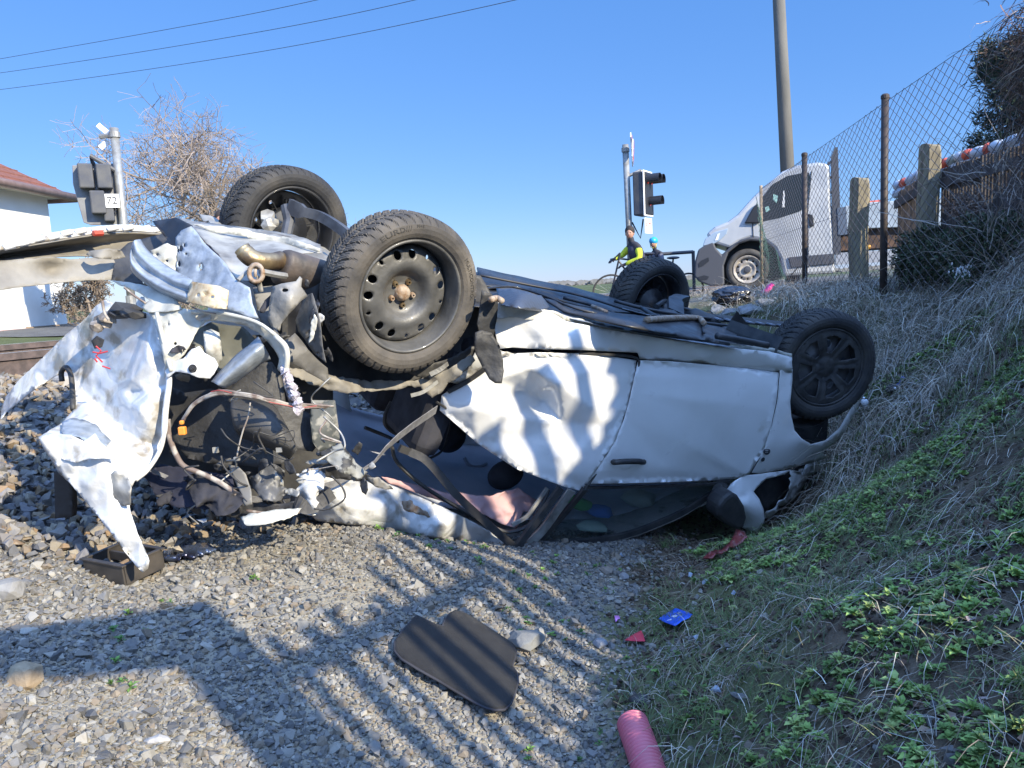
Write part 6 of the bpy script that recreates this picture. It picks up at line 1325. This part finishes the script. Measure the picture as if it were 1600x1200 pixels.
c = P(1565, 402, 5.7); bush('evergreen_bush', 'larger dark evergreen bush behind the wire fence near the right edge', c, (.34, .3, .30), 8000, EV, .035, 2)
c = P(1500, 405, 6.3); bush('evergreen_bush', 'low dark evergreen bush between two others behind the snowdrops', c, (.34, .25, .22), 5500, EV, .035, 3)
c = P(1505, 322, 6.5); bush('dead_flower_heads', 'brown dried flower heads standing above the evergreen bushes', c, (.16, .14, .10), 1500, BR, .022, 4, 'dried flowers')
# snowdrops
t = thing('snowdrops', 'clump of white snowdrops at the foot of the evergreen bushes', 'flowers', tuple(P(1503, 442, 5.6)))
rr = np.random.default_rng(2); mbs = MB(); mbf = MB()
for k in range(34):
    b0 = P(1503+rr.normal(0, 9), 440+rr.normal(0, 4), 5.6+rr.normal(0, .04)); tp = b0+Vector((rr.normal(0, .012), rr.normal(0, .012), rr.uniform(.04, .10))); mbs.tube([b0, tp], .0018, 3)
    mbf.sphere(tp, (.007, .007, .011), 6, 4)
mbs.build('stems', mat('stem_green', (.05, .11, .04), .7), t); mbf.build('blossoms', mat('petal_white', (.78, .80, .80), .6), t)

# ---------------------------------------------------------------- street railing
t = thing('street_railing', 'dark metal railing frame behind the two cyclists', 'railing', tuple(P(1083, 462, 16)))
MB().tube([P(1002, 399, 16), P(1083, 393.5, 16)], .035, 8).build('top_bar', mat('railing_black', (.035, .04, .05), .5), t)
MB().tube([P(1083, 392, 16), P(1085, 464, 16)], .035, 8).build('upright', bpy.data.materials['railing_black'], t); MB().tube([P(1002, 398, 16), P(1004, 466, 16)], .035, 8).build('upright', bpy.data.materials['railing_black'], t)

# ---------------------------------------------------------------- people
skin_m = mat('skin', (.48, .28, .20), .6, col2=(.42, .23, .16), scale=30); hair_m = mat('dark_hair', (.03, .022, .018), .8)
def skin_mesh(name, verts, edges, radii, m, parent, sub=2):
    off = root_loc(parent); me = bpy.data.meshes.new(name); me.from_pydata([tuple(Vector(v)-off) for v in verts], edges, []); me.materials.append(m)
    o = bpy.data.objects.new(name, me); COL.objects.link(o); o.parent = parent
    md = o.modifiers.new('skin', 'SKIN'); md.use_smooth_shade = True; sv = me.skin_vertices[0].data
    for k, r in enumerate(radii): sv[k].radius = (r, r) if isinstance(r, (int, float)) else r
    sv[0].use_root = True; s_ = o.modifiers.new('sub', 'SUBSURF'); s_.levels = sub; s_.render_levels = sub
    return o
def person(label, J, k, top_m, sleeve_m, leg_m, parent_loc, facing, hair=True, helmet=None):
    """J: joints in world space; k: body scale; facing: direction of the face"""
    t = thing('person', label, 'person', tuple(parent_loc)); f = Vector(facing).normalized(); s_ = Vector((0, 0, 1)).cross(f).normalized(); zu = Vector((0, 0, 1))
    h = J['head']; V = [J['hip'], J['hip'].lerp(J['neck'], .5), J['chest'], J['neck'], h-zu*.02*k]; E = [(0, 1), (1, 2), (2, 3), (3, 4)]; Rr = [.13*k, .125*k, .14*k, .06*k, .07*k]
    for sd_ in ('l', 'r'):
        n = len(V); V += [J['sho_'+sd_], J['elb_'+sd_], J['wri_'+sd_]]; E += [(2, n), (n, n+1), (n+1, n+2)]; Rr += [.062*k, .045*k, .032*k]
        # palm and five fingers
        w_ = J['wri_'+sd_]; hd = (w_-J['elb_'+sd_]).normalized(); e = hd.cross(zu).normalized(); V.append(w_+hd*.07*k); Rr.append(.028*k); E.append((n+2, n+3))
        for q in range(5):
            o = e*((q-1.5)*.02*k if q < 4 else -.05*k); b1 = len(V); V += [w_+hd*(.11 if q < 4 else .06)*k+o, w_+hd*(.155-.01*abs(q-1.5) if q < 4 else .09)*k+o-zu*.03*k]; Rr += [.0095*k, .008*k]; E += [(n+3, b1), (b1, b1+1)]
        n = len(V); V += [J['hipj_'+sd_], J['kne_'+sd_], J['ank_'+sd_], J['ank_'+sd_]+f*.17*k-zu*.04]; E += [(0, n), (n, n+1), (n+1, n+2), (n+2, n+3)]; Rr += [.09*k, .06*k, .04*k, .035*k]
    body = skin_mesh('body', V, E, Rr, leg_m, t, 1)
    # head with face
    Mx = Matrix((s_, f, zu)).transposed(); hd_ = MB(); hd_.sphere(h+zu*.02*k, (.074*k, .092*k, .112*k), 20, 14, Mx)
    hd = hd_.build('head', skin_m, t, smooth=True)
    MB().sphere(h+f*.094*k-zu*.005*k, (.013*k, .02*k, .022*k), 8, 6, Mx).build('nose', skin_m, hd, smooth=True)
    for q in (-1, 1):
        MB().sphere(h+f*.083*k+s_*q*.030*k+zu*.022*k, (.013*k, .008*k, .007*k), 8, 6, Mx).build('eye', hair_m, hd, smooth=True)
        MB().sphere(h+s_*q*.075*k+zu*.005*k, (.010*k, .02*k, .028*k), 8, 6, Mx).build('ear', skin_m, hd, smooth=True)
    MB().sphere(h+f*.085*k-zu*.045*k, (.025*k, .008*k, .006*k), 8, 6, Mx).build('mouth', mat('lips', (.40, .15, .13), .6), hd, smooth=True)
    if hair: MB().sphere(h+zu*.058*k-f*.020*k, (.092*k, .104*k, .105*k), 18, 12, Mx).build('hair', hair_m, t, smooth=True)
    if helmet:
        MB().sphere(h+zu*.07*k-f*.015*k, (.105*k, .135*k, .10*k), 18, 12, Mx).build('helmet', helmet, t, smooth=True)
        MB().tube([h+s_*.085*k+zu*.03*k, h+s_*.06*k-zu*.08*k+f*.03*k, h-zu*.1*k+f*.04*k, h-s_*.06*k-zu*.08*k+f*.03*k, h-s_*.085*k+zu*.03*k], .008*k, 5).build('helmet_strap', mat('yellow_strap', (.7, .6, .05), .6), t)
    skin_mesh('vest', [J['hip'], J['hip'].lerp(J['chest'], .5), J['chest'], J['chest'].lerp(J['neck'], .8)], [(0, 1), (1, 2), (2, 3)], [.15*k, .15*k, .165*k, .07*k], top_m, t)
    for sd_ in ('l', 'r'): skin_mesh('sleeve', [J['sho_'+sd_]*.9+J['chest']*.1, J['elb_'+sd_], J['wri_'+sd_]], [(0, 1), (1, 2)], [.078*k, .058*k, .044*k], sleeve_m, t)
    return t
navy = mat('navy_vest', (.035, .035, .06), .7, bump=.3, bscale=20); lime = mat('lime_jersey', (.55, .62, .04), .8, bump=.2); dark_t = mat('dark_trousers', (.03, .03, .04), .8); greyj = mat('grey_jacket', (.12, .12, .15), .8)
Yc = 14.4
def pc(a, b, y=0): return P(a, b, Yc+y)
J = dict(head=pc(984,366), neck=pc(987,378), chest=pc(991,389), hip=pc(1004,420), sho_l=pc(998,386,-.16), elb_l=pc(1000,404,-.25), wri_l=pc(977,413,-.12), sho_r=pc(983,386,.16), elb_r=pc(972,399,.25), wri_r=pc(960,405,.12),
         hipj_l=pc(1003,424,-.1), kne_l=pc(992,446,-.12), ank_l=pc(1003,462,-.12), hipj_r=pc(1003,424,.1), kne_r=pc(990,440,.12), ank_r=pc(990,468,.12))
person('adult cyclist in lime jersey and navy vest, dark curly hair, turning to the camera', J, 1.0, navy, lime, dark_t, pc(998, 472), (-.35, -1, .05))
Y0_ = Yc; Yc = 15.0
J = dict(head=pc(1021,381), neck=pc(1024,390), chest=pc(1027,399), hip=pc(1031,420), sho_l=pc(1032,396,-.13), elb_l=pc(1035,407,-.2), wri_l=pc(1022,417,-.12), sho_r=pc(1020,396,.13), elb_r=pc(1016,406,.2), wri_r=pc(1010,414,.12),
         hipj_l=pc(1031,424,-.08), kne_l=pc(1024,440,-.1), ank_l=pc(1030,458,-.1), hipj_r=pc(1031,424,.08), kne_r=pc(1022,436,.1), ank_r=pc(1020,458,.1))
person('child cyclist in grey jacket wearing a bright blue helmet', J, .80, greyj, greyj, dark_t, pc(1027, 470), (-.45, -1, .0), hair=False, helmet=mat('blue_helmet', (.03, .36, .62), .35))
Yc = 10.5
J = dict(head=pc(346,347), neck=pc(346,364), chest=pc(346,385), hip=pc(346,425), sho_l=pc(330,374), elb_l=pc(326,400), wri_l=pc(328,424), sho_r=pc(362,374), elb_r=pc(366,400), wri_r=pc(364,424),
         hipj_l=pc(339,430), kne_l=pc(338,468), ank_l=pc(338,508), hipj_r=pc(353,430), kne_r=pc(354,468), ank_r=pc(354,508))
person('bystander whose face shows between the wreck and its far rear wheel', J, 1.0, navy, navy, dark_t, pc(346, 512), (.1, -1, 0))
# driver in the van: head and shoulders behind the side window
Yc = 14.2

# ---------------------------------------------------------------- bicycles
def bicycle(cf, cr, r, label, Y, hb):
    t = thing('bicycle', label, 'bicycle', tuple(Vector((P(cf[0], cf[1], Y).x, Y, -.26)))); bm_ = mat('bike_black', (.02, .02, .03), .4)
    f, b = P(*cf, Y), P(*cr, Y)
    for c in (f, b):
        wh = bpy.data.objects.new('wheel', None); COL.objects.link(wh); wh.parent = t; wh.location = c-root_loc(t)
        MB().tube([c+Vector((math.cos(a)*r, 0, math.sin(a)*r)) for a in np.linspace(0, 2*math.pi, 41)], .018, 6, caps=False).build('tyre', rubber, wh)
        mb = MB()
        for k in range(20): a = k*math.pi/10; mb.tube([c+Vector((0, .02 if k % 2 else -.02, 0)), c+Vector((math.cos(a)*r, 0, math.sin(a)*r))], .0022, 3)
        mb.build('spokes', steel, wh)
    bb = f.lerp(b, .58)+Vector((0, 0, -.06)); hd = f+Vector((.16, 0, .60))*(r/.34); st = b.lerp(f, .32)+Vector((0, 0, .55))*(r/.34); mb = MB()
    for p, q in ((hd, bb), (hd+Vector((0, 0, .04)), st), (st+Vector((0, 0, .12)), bb), (b, bb), (b, st), (f, hd), (hd, hd+Vector((.03, 0, .14)))): mb.tube([p, q], .017, 8)
    mb.build('frame', bm_, t); h2 = P(*hb, Y); MB().tube([h2+Vector((-.03, -.30, 0)), h2, h2+Vector((-.03, .30, 0))], .014, 8).tube([hd+Vector((.03, 0, .14)), h2], .014, 8).build('handlebar', bm_, t)
    MB().sphere(st+Vector((0, 0, .15)), (.13, .07, .03), 10, 6).build('saddle', bm_, t)
    return t
bicycle((955, 458), (1042, 454), .335, 'black bicycle of the adult cyclist, front wheel seen over the wreck', 14.4, (960, 404))
bicycle((1004, 456), (1076, 450), .28, 'small black bicycle of the child, rear wheel seen under the railing', 15.0, (1012, 416))
# ================================================================ SMALL THINGS ON THE GROUND
def lay(name, out, m, label, cat, h=.01, thick=.006, step=6, amp=0, f=20, seed=1, plane=False, parent=None, group=None):
    q, T = cdt(out, (), step, 0, seed); V = np.array([onG(a, b, h)[:] for a, b in q])
    if plane:
        A = np.c_[V[:, :2], np.ones(len(V))]; c, *_ = np.linalg.lstsq(A, V[:, 2], rcond=None); up = np.percentile(V[:, 2]-A@c, 85)+plane
        n_ = Vector((-c[0], -c[1], 1)); p_ = Vector((0, 0, c[2]+up)); V = np.array([on_plane(a, b, p_, n_)[:] for a, b in q]); lay.plane = (p_, n_)
    if amp: V[:, 2] += amp*np.abs(fbm(V, f, 2, seed))
    o = build(name, V, T, m, parent, smooth=True, thick=thick); 
    return tag(o, label, cat, group) if parent is None else o
matm = mat('black_carpet', (.012, .012, .013), .7, col2=(.02, .0195, .019), scale=20, bump=.5, bscale=400, spec=.3, sheen=.05)
mo_ = [(651,963),(666,970),(681,977),(691,979),(696,968),(703,959),(711,955),(729,961),(750,974),(770,987),(787,998),(800,1007),(806,1017),(804,1030),(800,1041),(808,1052),(809,1066),(804,1085),(798,1100),(788,1109),(773,1110),(758,1106),(742,1098),(715,1082),(687,1065),(655,1047),(627,1030),(617,1018),(617,1004),(628,987)]
fm = lay('floor_mat', mo_, matm, 'black carpet car mat lying on the gravel', 'car mat', .014, .010, 8, .003, 5, 3, plane=.016)
p_, n_ = lay.plane; ring_ = [on_plane(a, b, p_+Vector((0, 0, .002)), n_) for a, b in mo_+mo_[:1]]
MB().tube(ring_, .0042, 6, caps=False).build('bound_edge', clothm, fm, smooth=True)
# black tray
c = onG(195, 892); tr = thing('plastic_tray', 'open black plastic tray on the ballast under the torn white panel', 'tray', tuple(c)); tm = mat('grey_black_tray', (.035, .032, .03), .45, col2=(.07, .06, .05), scale=14, bump=.1)
Mz = Matrix.Rotation(R(-28), 3, 'Z')@Matrix.Rotation(R(4), 3, 'X'); tc_ = P(194, 880, (c.y-.04)); X_, Y_, H_ = .20, .145, .066
for nm, cc, sz in (('tray_floor', (0, 0, -.03), (X_, Y_, .006)), ('tray_side', (0, Y_/2, 0), (X_, .007, H_)), ('tray_side', (0, -Y_/2, 0), (X_, .007, H_)), ('tray_side', (X_/2, 0, 0), (.007, Y_-.007, H_)), ('tray_side', (-X_/2, 0, 0), (.007, Y_-.007, H_)),
                   ('tray_rib', (0, .02, .012), (X_-.01, .008, .03)), ('tray_rib', (0, -.03, .0), (X_-.01, .005, .03)), ('tray_rim', (0, Y_/2, .034), (X_+.02, .016, .006)), ('tray_rim', (0, -Y_/2, .034), (X_+.02, .016, .006)), ('tray_rim', (X_/2, 0, .034), (.016, Y_-.018, .006)), ('tray_rim', (-X_/2, 0, .034), (.016, Y_-.018, .006))):
    MB().box(tc_+Mz@Vector(cc), sz, Mz).build(nm, tm, tr, bevel=.0015)
MB().box(tc_+Mz@Vector((-.035, -.045, .008)), (.03, .03, .004), Mz).build('label_sticker', white_p, tr)
lay('trim_piece', [(256,864),(270,860),(287,856),(308,853),(330,855),(338,862),(322,868),(305,873),(280,876),(257,876)], mat('blue_chrome_trim', (.20, .26, .38), .2, metal=.7, col2=(.03, .03, .05), scale=5), 'shiny blue-silver trim piece right of the black tray', 'trim piece', .02, .012, 4, .004, 12)
# corrugated pipe
t = thing('corrugated_pipe', 'pinkish red corrugated plastic pipe at the bottom edge', 'pipe', tuple(onG(1000, 1180)))
a = P(988, 1130, 2.06); b = P(1006, 1180, 1.93); c2 = P(1026, 1240, 1.80); c3 = b+(c2-b)*2.2; path = smooth_path([a, b, c2, c3], 60); rr_ = []
for k, p in enumerate(path): rr_.append(.0385+.0032*math.sin(k*math.pi*2/4.0))
def resample(pts, st):
    out = [pts[0]]; acc = 0
    for p, q in zip(pts[:-1], pts[1:]):
        L = (q-p).length; 
        while acc+L >= st and L > 0:
            f = (st-acc)/L; p = p.lerp(q, f); out.append(p); L = (q-p).length; acc = 0
        acc += L
    return out
path = resample(path, .0022); MB().tube(path, [.0425+.0036*math.sin(k*math.pi/3) for k in range(len(path))], 32, caps=False).build('pipe_wall', mat('red_pipe_plastic', (.58, .13, .18), .4, col2=(.48, .14, .17), scale=9, bump=.1), t, smooth=True)
MB().tube([path[3], path[-3]], .036, 24, caps=False).build('pipe_lining', mat('pipe_inside', (.10, .02, .03), .7), t)
# cards
bc_ = lay('blue_card', [(1029,967),(1042,958),(1056,950),(1070,955),(1082,960),(1076,966),(1066,970),(1061,974),(1055,978),(1046,975),(1038,972)], mat('blue_plastic_card', (.01, .10, .62), .4), 'blue printed plastic card lying among the ditch weeds', 'card', .012, .0015, 4, 0, 3, 2, plane=.01)
cp_, cn_ = lay.plane; cn_ = cn_.normalized()
e1 = (on_plane(1042, 975, cp_, cn_)-on_plane(1031, 966, cp_, cn_)).normalized()*-1; e1 = (on_plane(1056, 978, cp_, cn_)-on_plane(1029, 967, cp_, cn_)).normalized(); e2 = cn_.cross(e1)
for body, a_, b_2, sz in (('P', 1046, 970, .024), ('AB', 1054, 964, .024), ('A', 1061, 959, .018)):
    text_mesh('card_print', body, sz, on_plane(a_, b_2, cp_, cn_)+cn_*.003, e1, e2, white_p, bc_, .0008)
rc = lay('red_card', [(976,1000),(988,992),(1002,985),(1005,991),(1008,1002),(995,1002),(981,1001)], mat('red_card', (.50, .03, .06), .6), 'small torn red card on gravel beside the weeds', 'card', .014, .0015, 4, 0, 3, 2, plane=.01)
# rocks
def rock(px, py, r, label, col, seed, sq=(1, 1, .7), c2=None):
    V0, F0 = hull(34, seed); c = onG(px, py); m = mat('rock', col, .9, col2=c2 or tuple(x*.6 for x in col), scale=14, bump=.7, bscale=35)
    o = build('rock', frame_pts(c+Vector((0, 0, r*sq[2]*.55)), Vector((1, 0, 0)), Vector((0, 1, 0)), Vector((0, 0, 1)), V0*np.array(sq)*r), [tuple(t) for t in F0], m, bevel=.003); tag(o, label, 'rock')
rock(42, 1078, .050, 'ochre rock alone on the sunlit gravel at the left edge', (.40, .30, .19), 3, (1.1, .8, .75))
rock(822, 1015, .075, 'grey rock tucked against the right edge of the car mat', (.15, .15, .145), 6, (1.0, 1.0, .5), (.20, .20, .185))
rock(948, 898, .035, 'rounded brown-grey rock on the gravel below the wreck window', (.24, .20, .16), 9, (1.1, .8, .7))
rock(938, 1015, .032, 'pale bluish rock near the soil edge right of the mat', (.24, .25, .27), 12, (1, 1.3, .6))
rock(975, 905, .030, 'light grey rock at the soil edge under the wreck', (.25, .25, .25), 15, (.8, 1.2, .6))
rock(16, 940, .052, 'pale grey rock at the left edge above the shaded gravel', (.27, .26, .24), 18, (1, 1, .8))
rock(245, 1170, .030, 'white angular stone at the bottom left on the gravel', (.42, .40, .37), 21, (1.2, .7, .6))
# black oval part, pink ribbon, bag, lamp, shards
tag(MB().sphere(onG(1000, 1096, .012), (.036, .024, .016), 16, 10).build('plastic_lump', blackpl, smooth=True), 'small smooth black plastic piece above the red pipe', 'plastic piece')
rb = [P(1174,460,8.6), P(1182,461,8.55), P(1190,459,8.5), P(1197,455,8.5), P(1203,448,8.5), P(1208,444,8.5)]
tag(MB().strap(smooth_path(rb, 5), (.2, .3, 1), [.03]*10+[.06]*11+[.045]*5, .02).build('pink_ribbon', mat('hot_pink_plastic', (.85, .05, .30), .5), smooth=True), 'hot pink plastic strip on the grass before the van wheel', 'strip')
q, f_ = hull(60, 5); c = P(1144, 463, 7.4); n_ = 0
bm = bmesh.new(); bmesh.ops.create_icosphere(bm, subdivisions=5, radius=1); V = np.array([v.co[:] for v in bm.verts]); Fb = np.array([[v.index for v in f.verts] for f in bm.faces]); bm.free()
V = V*(1+.22*ridged(V, 1.6, 4, 3))[:, None]*np.array([.155, .13, .075])+np.array(c[:]); tag(build('black_bag', V, Fb, mat('black_bin_bag', (.012, .013, .02), .25, bump=.5, bscale=25, coat=.3), smooth=True), 'glossy black plastic bag in front of the van wheel', 'bag')
c = P(1347, 629, 4.75); fl = thing('fog_lamp', 'small chrome lamp unit hanging off the front wheel arch', 'lamp', tuple(c))
MB().box(c, (.075, .06, .075), Matrix.Rotation(.5, 3, 'Y')@Matrix.Rotation(.5, 3, 'Z')).build('lamp_housing', chrome, fl, bevel=.012); MB().sphere(c+Vector((.0, -.03, .005)), (.026, .018, .026), 14, 8).build('lamp_lens', mat('clear_lens', (.75, .8, .85), .1, coat=.5), fl, smooth=True)
fr = thing('broken_plastic', 'blue-black broken plastic piece on the bank right of the front wheel', 'plastic piece', tuple(onG(1395, 612)))
p0 = onG(1395, 612, .03); MB().sphere(p0, (.045, .03, .03), 10, 8).build('shell', blackpl, fr); MB().strap(smooth_path([p0+Vector((.02, 0, .01)), p0+Vector((.06, .02, .03)), p0+Vector((.085, .03, .07))], 4), (0, .3, 1), .03, .004).build('blue_strip', mat('blue_strip', (.05, .10, .35), .4), fr); MB().sphere(p0+Vector((.0, -.028, .005)), .014, 8, 6).build('glint', chrome, fr)
lay('red_plastic', [(1098,876),(1110,866),(1128,862),(1140,850),(1150,834),(1163,832),(1168,842),(1156,854),(1140,860),(1124,872),(1108,880)], mat('dark_red_plastic', (.16, .015, .015), .5, coat=.3), 'dark red plastic shard on the soil below the wing mirror', 'plastic piece', .03, .004, 5, .02, 8)
for k, (a, b, s_, lb) in enumerate(((1103,911,.020,'clear glass shard nearest below the red plastic'), (1147,928,.016,'clear glass shard in the grass right of the blue card'), (972,868,.018,'pale glass shard under the wreck window'), (1119,1078,.020,'bluish glass shard among the weeds right of the pipe'), (1078,903,.018,'glass shard left of the one below the red plastic'), (1088,1001,.014,'bluish shard right of the red card'))):
    V0, F0 = hull(9, 80+k, .5); c = onG(a, b, .012); tag(build('glass_shard', frame_pts(c, Vector((1, 0, 0)), Vector((0, .9, .4)), Vector((0, -.4, .9)), V0*s_), [tuple(t) for t in F0], mat('crazed_glass', (.32, .38, .46), .2, alpha=.85)), lb, 'glass shard', 'glass shards')
lay('white_shard', [(307,813),(325,810),(320,821)], white_p, 'small white triangular shard in the shade left of the roof edge', 'shard', .03, .002, 4)
lay('purple_wrapper', [(960,967),(967,966),(969,971),(962,973)], mat('purple_foil', (.65, .25, .6), .4), 'tiny purple wrapper at the gravel edge above the red card', 'wrapper', .012, .002, 3)
# paving slabs of the culvert
for k, (a, b, y, s_, lb) in enumerate(((1118,478,7.2,.13,'leftmost grey culvert slab behind the wreck'), (1145,486,6.9,.14,'grey culvert slab in the middle below the black bag'), (1172,492,6.7,.14,'tilted grey culvert slab right of the middle one'), (1132,470,7.6,.12,'grey culvert slab touching the black bag'), (1196,483,7.0,.11,'mossy culvert slab farthest right'))):
    V0, F0 = hull(16, 30+k, .35); c = P(a, b, y); c.z = gz(c.x, c.y)+.03; tag(build('paving_stone', frame_pts(c, Vector((1, .2, .1)).normalized(), Vector((-.2, .95, .25)).normalized(), Vector((0, -.25, .97)), V0*s_), [tuple(t) for t in F0], mat('culvert_slab', (.22, .22, .23), .9, col2=(.12, .12, .10), scale=10, bump=.5), bevel=.004), lb, 'stone slab', 'culvert slabs')
# pale sticks on the bank
tag(MB().tube([onG(1548, 462, .02), onG(1572, 458, .03), onG(1600, 456, .02)], .010, 6).build('split_stick', mat('split_wood', (.62, .56, .38), .8)), 'pale split stick on the grass at the right edge', 'stick')

# ================================================================ OUT OF FRAME TO THE RIGHT AND BEHIND: unseen fence and hedges added to throw the shade
HH = Vector((.743, -.669, 0)); PP = Vector((.669, .743, 0)); DD = 1.8; DZ = (3.2-DD)*.5206; M3 = Matrix((PP, -HH, Vector((0, 0, 1)))).transposed()
def fa(a, d=3.2, z=0): return PP*a+HH*d+Vector((0, 0, z))
bf = thing('shade_fence', 'unseen board fence with gaps, shaped to cast striped shade', 'fence', tuple(fa(2, DD, -.3))); rr = random.Random(21)  # unseen fence, its gaps and tops shaped to cast light and dark stripes
MB().box(fa(.96, DD, .70-DZ), (.24, .10, 2.3), M3).build('shade_post', darkwood, bf); x = 1.10  # unseen post added to cast the broad solid shade on the gravel
MB().strap([fa(1.05, DD-.06, 1.78-DZ), fa(.6, DD-.06, 1.9-DZ), fa(-.1, DD-.06, 2.14-DZ)], (0, 0, 1), [.24, .2, .12], .04).build('shade_board', darkwood, bf)  # added board, sloped to cast a diagonal band of shade
zta = [1.0, 1.23, 1.5, 1.76, 1.93, 2.3, 2.77, 3.1]; ztz = [1.72, 1.72, 1.80, 1.95, 2.04, 2.2, 2.40, 2.6]
while x < 3.15:
    w_ = rr.uniform(.04, .07) if x < 2.15 else rr.uniform(.07, .10); g = rr.uniform(.045, .07) if x < 2.15 else rr.uniform(.045, .075); zt = float(np.interp(x, zta, ztz))+rr.uniform(-.10, .07); le = rr.uniform(-.03, .03)
    zt -= DZ; MB().box(fa(x+w_/2, DD+rr.uniform(-.015, .015), (zt-.7)/2), (w_, .02, zt+.7), M3@Matrix.Rotation(le+(-.30 if x > 2.15 else 0), 3, 'Y')).build('board', darkwood, bf); x += w_+g
for z, a0, a1 in ((-.3, 1, 3.1), (1.62-DZ, 1, 2.0)): MB().box(fa((a0+a1)/2, DD+.03, z), (a1-a0, .03, .07), M3).build('fence_rail', darkwood, bf)
def hedge(name, label, a0, a1, d, zt, n, seed, dep=.4, lf=(.08, .18), z0=-.3):
    r2 = np.random.default_rng(seed); A = r2.uniform(a0, a1, n); Z = z0+r2.uniform(0, 1, n)*(np.interp(A, *zt)*(1+.05*fbm(np.stack([A, A*0, A*0], 1), 1.5, 3, seed))-z0); D = d+r2.uniform(-dep, dep, n)
    o = A[:, None]*np.array(PP[:])+D[:, None]*np.array(HH[:])+Z[:, None]*np.array([0, 0, 1])
    e = r2.normal(size=(n, 3)); e /= np.linalg.norm(e, axis=1)[:, None]; s_ = np.cross(e, r2.normal(size=(n, 3))); s_ /= np.linalg.norm(s_, axis=1)[:, None]; L = r2.uniform(*lf, n)[:, None]
    V = np.stack([o, o+e*L*.5+s_*L*.4, o+e*L, o+e*L*.5-s_*L*.4], 1).reshape(-1, 3)
    return build(name, V, np.arange(n*4).reshape(n, 4), leaf_m, base=tuple(fa(a0, d, z0)), tint=np.repeat(pal(n, EV), 4, 0))
tag(hedge('low_shade_hedge', '', 1.15, 3.2, DD+.2, ([1.1, 1.3, 2.1, 2.5, 3.2], [.7-DZ, .85-DZ, 1.0-DZ, 1.7-DZ, 2.1-DZ]), 9000, 7, .15, z0=-.7), 'unseen low evergreen hedge added to shade the ground', 'hedge')  # added leaf mass that closes the stripes into solid shade low down
tag(hedge('tall_shade_hedge', '', 3.02, 13, 3.3, ([3.0, 3.4, 4.4, 6, 6.6, 7.6, 8.4, 10, 13], [2.6, 2.9, 3.2, 3.25, 3.0, 2.85, 3.0, 3.4, 3.4]), 70000, 5), 'unseen tall dense evergreen hedge added to shade the bank', 'hedge')  # added shade caster, its top profile shaped for bank, car front and posts
